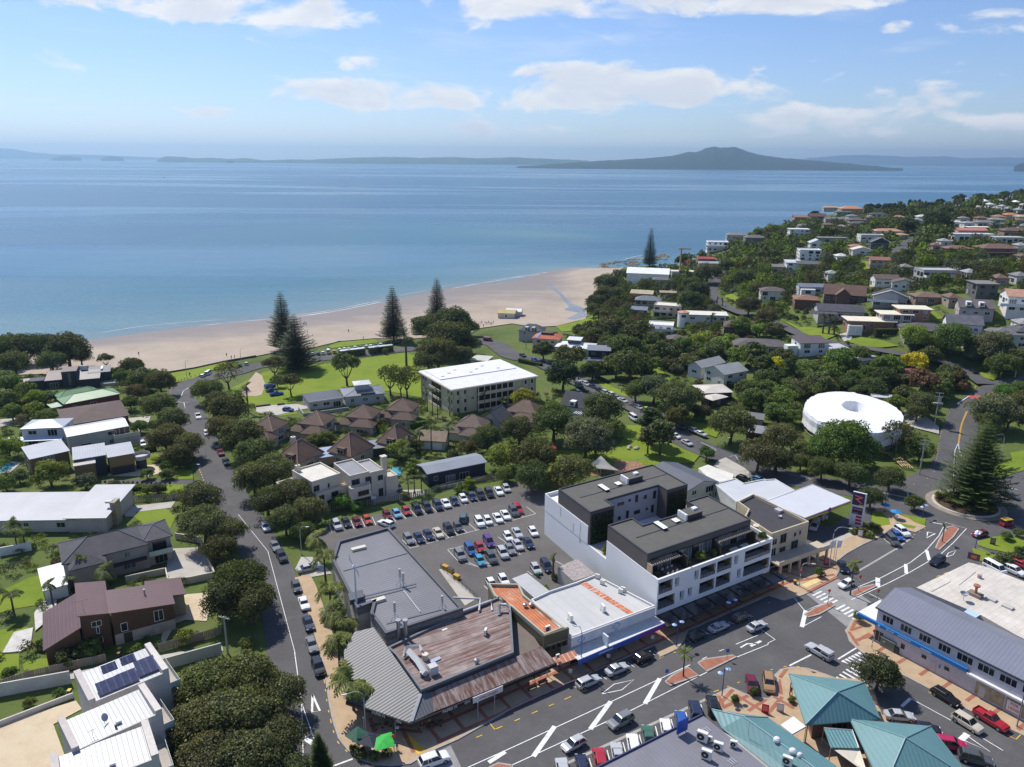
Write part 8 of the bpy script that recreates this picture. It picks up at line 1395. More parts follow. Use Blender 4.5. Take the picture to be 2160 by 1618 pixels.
pine(A2(1142,20),A2(1162,475),1,'lone tall Norfolk pine beside the parked buses');pine(A2(1520,-50),A2(1530,380),1,'Norfolk pine rising behind the big round park trees');pine(D1(765,442),D1(752,805),2,'slender Norfolk pine standing alone at the far end of the beach',(.08,.105,.05));pine(A4(1890,1165),(2053,1058),3,'big Norfolk pine growing on the roundabout',(.075,.105,.03),.012,bz=.8);pine(C2(510,1330),C2(545,1700),1,'top of a young pine at the bottom edge beside the road',(.07,.10,.03))
r=random.Random(21)
for k in Rg(34):
 a=r.uniform(0,6.283);d=r.uniform(2.2,6.4);tree_at(Ve((RBC.x+d*math.cos(a),RBC.y+d*math.sin(a),.5)),r.uniform(.6,1.0),'shrub',r.choice([MDG,OLV,LIM,DKG,(.3,.25,.04)]),'low shrub in the planted bed of the roundabout','roundabout shrubs')
def hedge(a,b,w,h,col,label,group=N_,seed=1,n=90):
 A,B=PT(a),PT(b);L=(B-A).length;rg=np.random.default_rng(seed);N=int(n*L*(w+2*h));face=rg.integers(0,4,N);x=rg.uniform(0,L,N);C=np.zeros((N,3));Nn=np.zeros((N,3));u_=rg.uniform(-.5,.5,N)
 C[:,0]=x;C[:,1]=np.where(face==0,-w/2,np.where(face==1,w/2,u_*w));C[:,2]=np.where(face<2,(u_+.5)*h,h);Nn[:,1]=np.where(face==0,-1,np.where(face==1,1,0));Nn[:,2]=np.where(face<2,.2,1.);C+=rg.normal(size=(N,3))*.07
 Q=lquads(C,Nn,.13,rg);o=empty('hedge',A,math.atan2(B.y-A.y,B.x-A.x),label,'hedge',group);f=obj('foliage',qmesh(Q,'hedge_leaves'),LEAF,o,col);f['kind']='stuff';obj('hedge_core',BX(.15,L-.15,-w/2+.1,w/2-.1,-.4,h-.12),mat('hedge_twigs',(.02,.025,.012),ro=.9),o);return o
hedge(A4(890,440),A4(1130,400),2.,3.4,DKG,'tall clipped dark hedge below the charcoal hip roof');hedge(B1(900,300),B1(1400,290),1.5,1.2,MDG,'low garden hedge along the lawn on the left',n=60);hedge(A2(490,1350),A2(640,1330),1.6,2.,BRG,'bright clipped hedge in front of the townhouses');hedge(A2(1300,1215),A2(1460,1195),1.4,2.,BRG,'clipped hedge beside the dormer townhouse');hedge(C1(640,640),C1(880,610),2.4,2.6,MDG,'thick clipped hedge in front of the brown house',n=70);hedge(A3(1830,870),A3(2050,830),1.6,1.6,MDG,'clipped hedge along the garden right of the cream roof',n=50);hedge(A4(280,150),A4(520,135),1.5,1.6,MDG,'hedge along the drive of the brown house on the slope',n=30);hedge(A1(1220,1410),A1(1320,1390),1.4,1.5,MDG,'hedge beside the rounded balcony on the left',n=60);hedge(A1(0,1020),A1(590,1035),1.2,1.6,(.10,.05,.03),'long russet hedge in front of the green roof',n=50);hedge(A3(60,650),A3(250,690),1.8,1.6,MDG,'hedge beside the beach road near the parked cars',n=40)
for k in Rg(15):tree((B1(885+k*39,235)[0],B1(885,228)[1]+k*.2),3.2,'tall',(.07,.05,.03),'tiny russet conifer in the planted row beside the driveway','row of tiny conifers',hs=.8)
OX0,OY0,OS=-420.,30.,2.;ONX,ONY=790,745
def occupancy():
 occ=np.zeros((ONY,ONX),np.uint8)
 def mark_(polys,v):
  for poly in polys:
   xs=[p[0]for p in poly];ys=[p[1]for p in poly];i0=max(0,int((min(xs)-OX0)/OS)-1);i1=min(ONX,int((max(xs)-OX0)/OS)+2);j0=max(0,int((min(ys)-OY0)/OS)-1);j1=min(ONY,int((max(ys)-OY0)/OS)+2)
   if i1<=i0 or j1<=j0:continue
   X,Y=np.meshgrid(OX0+OS*np.arange(i0,i1),OY0+OS*np.arange(j0,j1));m_=in_poly(X,Y,poly);occ[j0:j1,i0:i1]|=(m_*v).astype(np.uint8)
 mark_(DRAPED,1);mark_(ROADS,1);mark_(FOOT,2);return occ
OCC=occupancy()
def occ_at(x,y):
 i=int((x-OX0)/OS+.5);j=int((y-OY0)/OS+.5)
 return int(OCC[j,i])if 0<=i<ONX and 0<=j<ONY else 3
def near(x,y,d):
 for dx,dy in((0,0),(d,0),(-d,0),(0,d),(0,-d),(d*.7,d*.7),(-d*.7,d*.7),(d*.7,-d*.7),(-d*.7,-d*.7)):
  if occ_at(x+dx,y+dy):return True
 return False
def scatter(regpx,step,seed,rmin,rmax,flat=N_):
 rg=random.Random(seed);W_=[PT(p).to_2d()for p in regpx];xs=[p.x for p in W_];ys=[p.y for p in W_];out=[]
 poly=[(p[0],p[1])for p in regpx];y=min(ys)
 while y<max(ys):
  x=min(xs)
  while x<max(xs):
   px_,py_=x+rg.uniform(-.5,.5)*step,y+rg.uniform(-.5,.5)*step;x+=step
   z=H(px_,py_)
   if z<-5:continue
   q=proj((px_,py_,z))
   if not in_poly(np.array([q[0]]),np.array([q[1]]),poly)[0]:continue
   r_=rg.uniform(rmin,rmax)*(1. if rg.random()<.8 else 1.25);d=Ve((px_,py_)).normalized()
   if near(px_,py_,min(r_*.6,2.5)if rmax>2 else .6):continue
   block=any(occ_at(px_+d.x*s,py_+d.y*s)&2 for s in(4,8,12,16,20));lawnb=any(occ_at(px_+d.x*s,py_+d.y*s)&1 for s in(4,8,12))
   if block or lawnb:r_=min(r_,rg.uniform(1.0,1.9));kind='shrub'
   else:kind='tree'
   out.append((px_,py_,z,r_,kind,rg.random()))
  y+=step
 return out
HEAD=[(1245,640),(1300,595),(1420,568),(1520,524),(1600,498),(1730,466),(1850,450),(1960,440),(2180,420),(2180,830),(2060,830),(1900,880),(1640,900),(1560,850),(1420,800),(1300,790),(1240,740),(1200,700)]
cand=scatter(HEAD,5.8,31,2.4,4.6);TA=np.array(TREES)
cand=[c for c in cand if((TA[:,0]-c[0])**2+(TA[:,1]-c[1])**2).min()>(c[3]*.7)**2]
cand.sort(key=lambda c:c[0]**2+c[1]**2)
def tint(v):return DKG if v<.28 else OLV if v<.48 else MDG if v<.74 else SIL if v<.85 else LIM if v<.97 else RDB
trees_=[c for c in cand if c[4]=='tree'];shr_=[c for c in cand if c[4]=='shrub']
for c in trees_[:110]:tree_at(Ve((c[0],c[1],c[2]-.2)),c[3],'mid',tint(c[5]),'rounded green tree among the nearer headland houses','trees on the nearer headland slope')
for c in shr_[:120]:tree_at(Ve((c[0],c[1],c[2]-.2)),c[3],'shrub',tint(c[5]),'rounded shrub beside the nearer headland houses','shrubs on the nearer headland slope')
def mass(name,items,label,leaf,nb,per,cat='wood'):
 protos=[cmesh(700+i,nb,per,leaf,'dome',.85,(.34,.52))for i in Rg(4)]
 groups={}
 for c in items:groups.setdefault(tint(c[5]),[]).append(c)
 allQ=[];cols=[]
 for col,it in groups.items():
  for j,c in En(it):
   a=c[5]*50;ca,sa=math.cos(a),math.sin(a);q=protos[j%4];m_=np.array([[ca,-sa,0],[sa,ca,0],[0,0,1]]);allQ.append((q@m_.T)*np.array([c[3],c[3],c[3]*(1.1 if c[4]=='tree' else .8)])+np.array([c[0],c[1],c[2]-.3]));cols.append((col,len(q)))
 me=qmesh(np.concatenate(allQ),name);ca_=me.attributes.new('tint','FLOAT_COLOR','FACE')
 arr=np.concatenate([np.tile(np.array([*c,1.]),(n,1))for c,n in cols]).astype(np.float32);ca_.data.foreach_set('color',arr.reshape(-1))
 o=obj(name,me,LEAF_MASS);tag(o,label,cat,kind='stuff');return o
def leaf_mass_mat():
 m=bpy.data.materials.new('leaf_mass');m.use_nodes=True;t=NT(m.node_tree);t.n.clear();at=t.new('ShaderNodeAttribute',attribute_name='tint');geo=t.new('ShaderNodeNewGeometry');tc=t.new('ShaderNodeTexCoord').outputs['Object']
 k=t.math('MULTIPLY',t.mr(t.noise(tc,.12,4,.6),.3,.7,.65,1.3,False),t.mr(geo.outputs['Random Per Island'],0,1,.6,1.45,False));c=t.new('ShaderNodeVectorMath',operation='SCALE',ins={0:at.outputs['Color'],3:k}).outputs[0]
 d=t.new('ShaderNodeBsdfDiffuse',ins={0:c});tr=t.new('ShaderNodeBsdfTranslucent',ins={0:c});t.new('ShaderNodeOutputMaterial',ins={0:t.new('ShaderNodeMixShader',ins={0:.22,1:d.outputs[0],2:tr.outputs[0]}).outputs[0]});return m
LEAF_MASS=leaf_mass_mat()
rest=trees_[110:]+shr_[120:]
ex=[c[:3]+(min(c[3],rnd.uniform(1.,1.9)),'shrub')+c[5:]for c in scatter([(1245,650),(1420,570),(1600,500),(1800,470),(2180,440),(2180,800),(2040,790),(1900,760),(1640,780),(1420,790),(1240,740)],4.4,77,1.,1.9)]
mass('headland_bush',[c for c in rest if c[0]**2+c[1]**2<520**2],'dense mixed trees and shrubs filling the gardens of the headland',.085,26,26)
mass('far_headland_bush',[c for c in rest if c[0]**2+c[1]**2>=520**2],'far-off tree cover merging into one mass on the outer headland',.19,12,8)
mass('slope_shrubbery',ex,'low shrubs and hedging packed round the headland houses',.15,10,11,'shrubbery')
LEFTR=[(-40,770),(330,790),(410,900),(480,1000),(520,1120),(420,1180),(440,1260),(360,1380),(200,1420),(-60,1480)]
c2=scatter(LEFTR,4.2,41,1.0,1.9);c2=[c for c in c2 if((TA[:,0]-c[0])**2+(TA[:,1]-c[1])**2).min()>(1.2)**2]
MIDR=[(540,880),(800,830),(1000,870),(1180,830),(1240,860),(1100,990),(1010,1000),(830,1020),(690,1030),(560,940)]
c3=scatter(MIDR,4.0,43,1.0,1.9);PARKR=[(1130,700),(1250,720),(1330,800),(1480,850),(1620,900),(1700,990),(1900,1000),(1960,940),(1950,850),(1650,880),(1560,840)]
c3+=scatter(PARKR,4.5,44,1.0,2.2)
mass('garden_shrubbery',c2+c3,'loose low shrubs and ground planting between the nearer houses',.10,12,25,'shrubbery')
# ================================================================ VEHICLES
CARP=mat('car_paint',ro=.28,var=.02,obj=True,spec=.5,coat=.6);CGL=mat('car_glass',(.018,.022,.026),ro=.05,var=.1,spec=.9);TYRE=mat('tyre',(.014,.014,.015),ro=.8);RIM=mat('rim',(.45,.46,.47),ro=.3,metal=.7);HLT=mat('headlight',(.7,.72,.74),ro=.1,spec=.8);TLT=mat('taillight',(.35,.012,.01),ro=.2)
CARS={'hatchback':(4.0,1.72,.92,.88,.92,1.48,.23,.06,-.36,-.47,.31),'sedan':(4.6,1.78,.93,.86,.95,1.43,.20,.04,-.22,-.36,.32),'coupe':(4.5,1.78,.88,.82,.90,1.32,.17,.02,-.22,-.38,.32),'wagon':(4.7,1.78,.95,.88,.95,1.5,.20,.05,-.40,-.47,.32),'suv':(4.6,1.86,1.08,1.02,1.08,1.72,.23,.08,-.40,-.47,.37),'van':(4.9,1.80,1.15,1.05,1.15,2.02,.40,.26,-.46,-.485,.34),'pickup':(5.2,1.84,1.10,1.05,1.08,1.78,.18,.04,-.13,-.18,.39),'canopy ute':(5.2,1.84,1.10,1.05,1.08,1.80,.18,.04,-.42,-.47,.39),'people mover':(4.7,1.8,1.0,.92,1.0,1.75,.30,.10,-.42,-.475,.33)}
def car_meshes(k):
 L,W_,belt,hood,trunk,rf,bf,rof,ror,br,wr=CARS[k];h=L/2;w=W_/2;xs=[-.5,-.485,-.40,br,(br+bf)/2,bf,.36,.46,.49,.5];V=[];n=8
 for f in xs:
  x=f*L;zt=trunk if f<=br+.001 else belt if f<bf-.001 else hood+(belt-hood)*max(0,(bf+.12-f)/.12)if f<=bf+.12 else hood-.16*max(0,(f-.36)/.14);e=abs(f)
  ww=w*(1 if e<.42 else .97 if e<.47 else .90 if e<.495 else .84);zb=.26 if e<.46 else .36;zt=zt if e<.49 else zt-.22 if f<0 else zt-.18
  V+=[(x,-ww*.9,zb),(x,-ww,zb+.16),(x,-ww,(zb+zt)/2),(x,-ww*.985,zt-.1),(x,-ww*.88,zt),(x,ww*.88,zt),(x,ww*.985,zt-.1),(x,ww,(zb+zt)/2),(x,ww,zb+.16),(x,ww*.9,zb)]
 m=10;F=[(i*m+j,(i+1)*m+j,(i+1)*m+(j+1)%m,i*m+(j+1)%m)for i in Rg(len(xs)-1)for j in Rg(m)]+[Tp(Rg(m)),Tp(Rg((len(xs)-1)*m,len(xs)*m))[::-1]]
 body=AD(V,[f[::-1]for f in F])
 if k=='pickup':body.box(-.485*L,-.20*L,-w*.93,-w*.82,trunk-.02,trunk+.22).box(-.485*L,-.20*L,w*.82,w*.93,trunk-.02,trunk+.22).box(-.495*L,-.48*L,-w*.9,w*.9,trunk-.02,trunk+.2)
 B=[(bf*L,-w*.90,belt-.03),(bf*L,w*.90,belt-.03),(br*L,w*.90,belt-.03),(br*L,-w*.90,belt-.03)];T=[(rof*L,-w*.72,rf-.05),(rof*L,w*.72,rf-.05),(ror*L,w*.72,rf-.05),(ror*L,-w*.72,rf-.05)]
 q=lambda a,b,c,d:AD([a,b,c,d],[(0,1,2,3)])
 gl={'windscreen':q(B[0],B[1],T[1],T[0]),'rear_window':q(B[2],B[3],T[3],T[2]),'side_window':N_}
 def side(s):
  b0,b1,t0,t1=(B[3],B[0],T[3],T[0])if s<0 else(B[1],B[2],T[1],T[2]);return q(b0,b1,t1,t0)
 roof=MB();z0,z1=rf-.07,rf;
 roof.add([(rof*L+.05,-w*.74,z0),(rof*L+.05,w*.74,z0),(ror*L-.03,w*.74,z0),(ror*L-.03,-w*.74,z0),(rof*L-.12,-w*.62,z1),(rof*L-.12,w*.62,z1),(ror*L+.12,w*.62,z1),(ror*L+.12,-w*.62,z1)],[(3,2,1,0),(4,5,6,7),(0,1,5,4),(1,2,6,5),(2,3,7,6),(3,0,4,7)])
 for s in(-1,1):
  for a,b in(((bf*L,s*w*.905,belt-.03),(rof*L,s*w*.735,rf-.05)),((br*L,s*w*.905,belt-.03),(ror*L,s*w*.735,rf-.05)),(((bf+br)/2*L,s*w*.91,belt-.03),((rof+ror)/2*L,s*w*.74,rf-.05))):roof.tube([a,b],.045,4)
  if k in('wagon','suv','van','people mover'):a,b=((br*.55+bf*.45*0)*L,s*w*.91,belt-.03),((ror*.62)*L,s*w*.74,rf-.05);roof.tube([a,b],.06,4)
 d={'body':body.me('body'),'windscreen':gl['windscreen'].me(),'rear_window':gl['rear_window'].me(),'side_l':side(-1).me(),'side_r':side(1).me(),'roof':roof.me('roof'),'wheel':TU([(0,-.11,0),(0,.11,0)],wr,14).me('wheel'),'rim':TU([(0,-.118,0),(0,.118,0)],wr*.6,10).me('rim'),'head':BX(-.06,.03,-.2,.2,-.07,.07).me('headlight'),'tail':BX(-.03,.05,-.14,.14,-.1,.1).me('taillight')}
 if k=='canopy ute':d['canopy']=BX(-.46*L,-.15*L,-w*.8,w*.8,belt,rf-.02).me()
 d['body'].materials.append(CARP);d['roof'].materials.append(CARP)
 for x in('windscreen','rear_window','side_l','side_r'):d[x].materials.append(CGL)
 d['wheel'].materials.append(TYRE);d['rim'].materials.append(RIM);d['head'].materials.append(HLT);d['tail'].materials.append(TLT)
 d['body'].polygons.foreach_set('use_smooth',[False]*len(d['body'].polygons));return d
COLS={'white':(.78,.78,.78),'silver':(.46,.47,.48),'grey':(.20,.205,.21),'charcoal':(.075,.078,.083),'black':(.012,.012,.014),'navy':(.018,.026,.062),'blue':(.03,.10,.34),'light blue':(.16,.36,.55),'red':(.38,.018,.03),'dark red':(.16,.012,.022),'maroon':(.15,.015,.03),'orange-red':(.46,.075,.03),'champagne':(.56,.50,.39),'teal-grey':(.07,.12,.14),'purple':(.10,.035,.19),'green':(.05,.13,.09),'yellow':(.65,.42,.03),'lime':(.35,.52,.06),'tan':(.36,.21,.09),'dark green':(.016,.03,.03),'sky blue':(.05,.30,.46),'magenta-red':(.42,.012,.07)}
def car(px,d,kind,col,label,group=N_,z=.0,hz=.75):
 w=PT(px,hz);b=PT((px[0]+d[0]*.25,px[1]+d[1]*.25),hz);v=b-w;a=math.atan2(v.y,v.x);g=H(w.x,w.y);far=w.to_2d().length>215;c=COLS[col]
 L,W_,belt,hood,trunk,rf,bf,rof,ror,br,wr=CARS[kind];M_=shr(('car',kind),lambda:car_meshes(kind));o=empty('van' if kind=='van' else 'car',(w.x,w.y,g+z),a,label,'van' if kind=='van' else 'car',group)
 body=obj('body',M_['body'],N_,o,c);obj('roof',M_['roof'],N_,o,c);obj('windscreen',M_['windscreen'],N_,o);obj('rear_window',M_['rear_window'],N_,o);obj('side_window',M_['side_l'],N_,o);obj('side_window',M_['side_r'],N_,o)
 if 'canopy' in M_:obj('canopy',M_['canopy'],CARP,o,c)
 for x in(.31*L,-.30*L):
  for y in(-W_/2+.10,W_/2-.10):
   wh=obj('wheel',M_['wheel'],N_,o);wh.location=(x,y,wr)
   if not far:obj('rim',M_['rim'],N_,wh)
 if not far:
  for s in(-1,1):hl=obj('headlight',M_['head'],N_,o);hl.location=(.485*L,s*W_*.33,.66);tl=obj('taillight',M_['tail'],N_,o);tl.location=(-.49*L,s*W_*.37,.78)
 return o
ORD=['first','second','third','fourth','fifth','sixth','seventh','eighth','ninth','tenth','eleventh','twelfth','thirteenth','fourteenth','fifteenth','sixteenth','seventeenth','eighteenth','nineteenth']
def row(R,items,d,place,group,z=.01):
 for i,it in En(items):
  x,y,kind,col=it[:4];car(R(x,y),it[4]if len(it)>4 else d,kind,col,f'{col} {kind} parked {ORD[i]} from the left in {place}',group,z)
DPK=(25,38)
row(B2,[(680,585,'suv','silver'),(760,565,'hatchback','black'),(850,558,'hatchback','dark red'),(937,540,'hatchback','orange-red'),(1105,500,'hatchback','dark red'),(1185,488,'hatchback','light blue'),(1267,465,'hatchback','red'),(1355,452,'suv','black'),(1440,435,'suv','black'),(1530,420,'suv','navy'),(1600,402,'sedan','white'),(1670,382,'hatchback','navy'),(1745,360,'hatchback','white'),(1820,345,'hatchback','navy'),(1890,330,'suv','black'),(1965,315,'suv','black'),(2045,298,'sedan','white'),(2108,275,'hatchback','silver')],DPK,'the car park back row','cars in the back row of the car park')
car(B2(1095,570),(-60,-22),'wagon','white','white wagon parked across the aisle in front of the back row','',.01)
row(B2,[(1285,700,'wagon','grey'),(1372,690,'sedan','navy'),(1452,665,'sedan','navy'),(1535,650,'sedan','champagne'),(1622,620,'suv','black'),(1702,600,'hatchback','charcoal'),(1882,560,'suv','white'),(1952,545,'hatchback','white'),(2037,525,'sedan','white'),(2102,500,'sedan','white'),(2172,470,'suv','charcoal'),(2205,450,'suv','red')],DPK,'the car park middle row','cars in the middle row of the car park')
car(B2(1745,525),(8,-45),'suv','teal-grey','teal-grey suv driving along the car park aisle','',.01)
row(B2,[(1720,840,'suv','grey'),(1803,790,'people mover','blue'),(1885,770,'hatchback','red'),(1960,722,'people mover','purple'),(2122,680,'hatchback','white')],DPK,'the front car park block, upper line','cars in the front car park block')
row(B2,[(1887,882,'hatchback','sky blue'),(1982,860,'suv','charcoal'),(2078,820,'suv','silver'),(2140,785,'sedan','grey'),(2205,750,'sedan','silver'),(2295,735,'sedan','navy')],DPK,'the front car park block, lower line','cars in the front car park block')
for px,k,c,lb in((B3(45,650),'sedan','silver','silver sedan beside the white sport utility car at the car park edge'),(B3(178,640),'hatchback','white','white hatchback standing alone next to the apartment wall'),(B3(200,950),'hatchback','silver','silver hatchback next to the shaggy cabbage tree'),(B3(290,928),'people mover','navy','navy people mover partly behind the shaggy cabbage tree'),(B2(1985,1080),'hatchback','white','white hatchback behind the orange roof, left one'),(B2(2085,1045),'hatchback','white','white hatchback behind the orange roof, right one')):car(px,DPK,k,c,lb,N_,.01)
car(B2(935,365),(60,2),'suv','white','white suv on the drive of the cream townhouses',N_,.08);car(B2(1190,272),(35,40),'suv','black','black suv in front of the tall cream chimney',N_,.08)
LD=(22,60)
row(C2,[(340,92,'hatchback','charcoal'),(405,232,'coupe','white'),(442,400,'sedan','navy'),(470,580,'sedan','grey'),(525,770,'suv','black')],LD,'the kerb line beside the palms','cars parked beside the palms',.02)
for px,d,k,c,lb in((B2(215,850),(40,70),'suv','black','black suv parked in the tree shade beside the grey shop'),(B2(160,760),(40,70),'sedan','grey','grey sedan in deep tree shade behind the black suv'),(B2(440,945),(60,-15),'sedan','silver','silver sedan on the driveway beside the grey shop'),(A1(1670,1110),(20,45),'pickup','white','white pickup parked at the far end of the tree-lined street'),(A1(1858,1410),(25,45),'sedan','dark red','dark red sedan parked on the tree-lined street'),(A1(1905,1490),(25,50),'sedan','black','black sedan parked behind the dark red one in tree shade'),(A1(1825,1350),(25,45),'sedan','grey','grey sedan parked in front of the dark red one'),(A1(1470,985),(15,40),'sedan','charcoal','charcoal car in tree shade near the road table'),(B2(80,600),(30,50),'hatchback','white','white hatchback half hidden under the street trees'),(A1(1740,1250),(25,45),'hatchback','white','white hatchback under the far street trees')):car(px,d,k,c,lb,N_,.03)
SD=(62,-27)
for px,d,k,c,lb in((C3(645,890),SD,'wagon','silver','silver wagon parked on the main street outside the barber shops'),(C3(885,785),SD,'sedan','silver','silver sedan parked on the main street below the clinic awning'),(C3(1110,685),SD,'hatchback','black','black hatchback parked below the purple sign'),(C3(1560,505),SD,'hatchback','dark green','dark green hatchback parked first beside the twin blue lamps'),(C3(1740,430),SD,'coupe','silver','silver coupe parked in front of the apartment canopy'),(C3(1925,350),SD,'hatchback','charcoal','charcoal hatchback parked in front of the apartment canopy'),(C3(2062,425),SD,'sedan','silver','silver sedan driving past the apartments'),(C3(520,1415),(-62,32),'hatchback','silver','silver hatchback driving along the main street, nearest the camera'),(C3(915,1222),(-62,32),'suv','grey','grey suv driving behind the silver hatchback'),(C4(432,640),(-60,-36),'canopy ute','silver','silver ute with canopy crossing the junction'),(C2(1500,1550),(62,-22),'suv','white','white suv on the crossing at the bottom of the photo'),(B4(660,1080),(-58,24),'hatchback','white','white hatchback stopped at the raised crossing'),(B4(632,935),(18,45),'sedan','black','black sedan with its boot towards the beige building'),(B4(1050,715),(45,48),'suv','charcoal','charcoal suv angle-parked left of the blue car'),(B4(1092,675),(45,45),'hatchback','blue','blue hatchback angle-parked between white and charcoal cars'),(B4(1130,640),(50,35),'suv','white','white suv angle-parked nearest the reserve lawn'),(B4(1428,888),(-50,30),'suv','black','black suv leaving the roundabout'),(B4(1785,660),(-60,12),'hatchback','maroon','maroon hatchback circling the roundabout'),(B4(2040,335),(60,20),'sedan','charcoal','charcoal car behind the roundabout pine'),(B4(395,590),(-20,42),'van','silver','silver van under the petrol canopy'),(B4(1910,948),(55,30),'van','white','white van parked behind the white roof'),(B4(2075,970),(55,25),'suv','white','white suv parked behind the white roof'),(B4(2140,918),(55,25),'hatchback','red','red hatchback at the right edge behind the white cars'),(C3(2022,915),(14,58),'sedan','maroon','maroon sedan parked at the tiled plaza'),(C4(8,905),(8,58),'suv','tan','tan suv parked beside the maroon sedan'),(C4(1500,1018),(60,37),'wagon','black','black wagon parked outside the white shop building'),(C4(1880,1215),(60,37),'pickup','red','red pickup parked behind the black wagon'),(C4(1682,1240),(60,37),'suv','champagne','champagne suv driving beside the red pickup'),(C4(1110,1178),(60,5),'sedan','silver','silver sedan parked beside the teal pavilion'),(C4(1345,1290),(60,8),'hatchback','black','black hatchback half hidden behind the teal roof'),(C4(1540,1420),(60,10),'suv','magenta-red','magenta-red suv parked beside the second teal pavilion'),(C4(1750,1540),(60,15),'suv','charcoal','charcoal suv parked at the lower right')):car(px,d,k,c,lb,N_,.02)
row(C3,[(430,1640,'suv','silver'),(590,1590,'hatchback','navy'),(742,1550,'suv','red'),(890,1500,'sedan','silver'),(1025,1430,'suv','white'),(1150,1350,'sedan','green'),(1300,1282,'hatchback','white'),(1425,1215,'hatchback','blue'),(1545,1140,'suv','navy'),(1692,1095,'suv','black')],(-12,-60),'the bottom angle-parking row','cars in the bottom angle-parking row',.02)
PD=(45,20)
row(A3,[(560,803,'sedan','silver'),(625,838,'suv','silver'),(682,858,'hatchback','navy'),(737,888,'hatchback','black'),(790,912,'suv','silver'),(845,930,'suv','white'),(882,950,'sedan','silver'),(937,975,'sedan','silver')],PD,'the park road kerb row','cars along the park road',.03)
for px,d,k,c,lb in((A3(565,852),PD,'suv','black','black suv driving down the park road'),(A3(612,942),PD,'sedan','white','white sedan on the lower side of the park road'),(A3(560,908),PD,'hatchback','white','white hatchback behind the slate chalet'),(A3(1075,1035),PD,'wagon','silver','silver wagon turning at the park road bend'),(A3(1142,1055),PD,'hatchback','lime','lime green hatchback on the park road'),(A3(1025,1125),(40,28),'van','white','white van parked beside the playground trees'),(A3(1535,1228),PD,'hatchback','silver','silver hatchback parked on the lower park road verge'),(A3(1595,1255),PD,'sedan','silver','silver sedan parked on the lower park road verge'),(A3(1378,1275),PD,'hatchback','white','white hatchback beside the tall playground tree'),(A3(1475,1332),(40,22),'sedan','silver','silver sedan parked on the near side of the park road'),(A3(190,635),PD,'hatchback','blue','blue car near the bend by the red mansard roof'),(A3(300,655),PD,'sedan','black','black car just behind the blue one at the bend'),(A3(90,595),PD,'sedan','black','black car in tree shade near the dark mansard roof'),(A3(1420,1195),PD,'hatchback','charcoal','charcoal car under the olive-brown tree'),(A2(118,855),(40,-8),'suv','blue','blue suv at the park edge, uppermost of three'),(A2(132,888),(40,-8),'sedan','navy','navy car at the park edge, middle of three'),(A2(172,920),(40,-6),'pickup','blue','blue pickup at the park edge, lowest of three'),(A2(270,1052),(40,2),'hatchback','blue','blue hatchback driving along the lane below the park'),(A1(2022,682),(5,-30),'hatchback','black','black car parked at the beachfront bend'),(A1(2076,668),(5,-30),'hatchback','silver','silver car parked at the beachfront bend'),(A1(1713,766),(25,-15),'hatchback','silver','silver car beside the white van at the bend'),(A1(1756,748),(25,-15),'van','white','white van parked at the bend of the beach street'),(A1(1205,1340),(5,30),'hatchback','white','white hatchback on the drive of the left houses'),(A4(1735,730),(25,25),'hatchback','black','black hatchback at the hill road junction'),(A4(1095,995),(30,5),'van','white','white site van behind the drum'),(D1(1530,1032),(25,-10),'hatchback','white','white car on the cul-de-sac grass'),(D2(1452,806),(30,3),'hatchback','red','red car on the ridge road'),(D2(1500,825),(30,3),'hatchback','silver','silver car beside the red one on the ridge road'),(A2(1955,465),(30,2),'van','red','red van parked near the beach playground'),(B3(1950,195),(30,10),'hatchback','black','black hatchback behind the white shop roofs'),(B3(2085,205),(30,10),'hatchback','light blue','pale blue car behind the white shop roofs')):car(px,d,k,c,lb,N_,.1)
row(A2,[(432,590,'hatchback','charcoal'),(475,586,'hatchback','white'),(525,582,'hatchback','navy'),(565,576,'hatchback','white'),(610,566,'van','white'),(660,565,'hatchback','yellow'),(705,550,'hatchback','white'),(745,545,'hatchback','white'),(782,541,'hatchback','yellow'),(835,531,'hatchback','white'),(880,528,'hatchback','charcoal'),(930,522,'hatchback','white'),(967,520,'hatchback','white'),(1010,512,'hatchback','navy'),(1052,506,'hatchback','white'),(1100,496,'hatchback','black'),(1150,490,'hatchback','charcoal'),(1192,482,'hatchback','charcoal')],(3,-20),'the beachfront row behind the buses','cars in the beachfront row',.1)
def bus(px,d,label):
 w=PT(px,1.5);b=PT((px[0]+d[0],px[1]+d[1]),1.5);v=b-w;o=empty('bus',(w.x,w.y,H(w.x,w.y)+.1),math.atan2(v.y,v.x),label,'bus','parked buses');h=6.
 obj('body',BX(-h,h,-1.25,1.25,.35,1.35).box(-h,h,-1.24,1.24,2.55,2.95),CARP,o,(.03,.04,.035));obj('roof',BX(-h+.05,h-.05,-1.2,1.2,2.95,3.15).box(-3,-1,-.8,.8,3.15,3.35),CARP,o,(.72,.73,.7))
 for s in(-1,1):
  for k in Rg(6):obj('window',shr(('bw',),lambda:BX(-.9,.9,-.02,.02,1.35,2.55).me()),CGL,o).location=(-5+k*2.0,s*1.24,0)
 obj('windscreen',BX(h-.02,h+.02,-1.2,1.2,1.2,2.8),CGL,o);obj('rear_window',BX(-h-.02,-h+.02,-1.1,1.1,1.5,2.6),CGL,o)
 for x in(-3.4,3.8):
  for y in(-1.15,1.15):obj('wheel',shr(('bwh',),lambda:TU([(0,-.15,0),(0,.15,0)],.48,14).me()),TYRE,o).location=(x,y,.48)
bus(A2(812,575),(30,-4),'white-roofed dark bus parked by the beach, left of two');bus(A2(1050,548),(30,-4),'white-roofed dark bus parked by the beach, right of two')
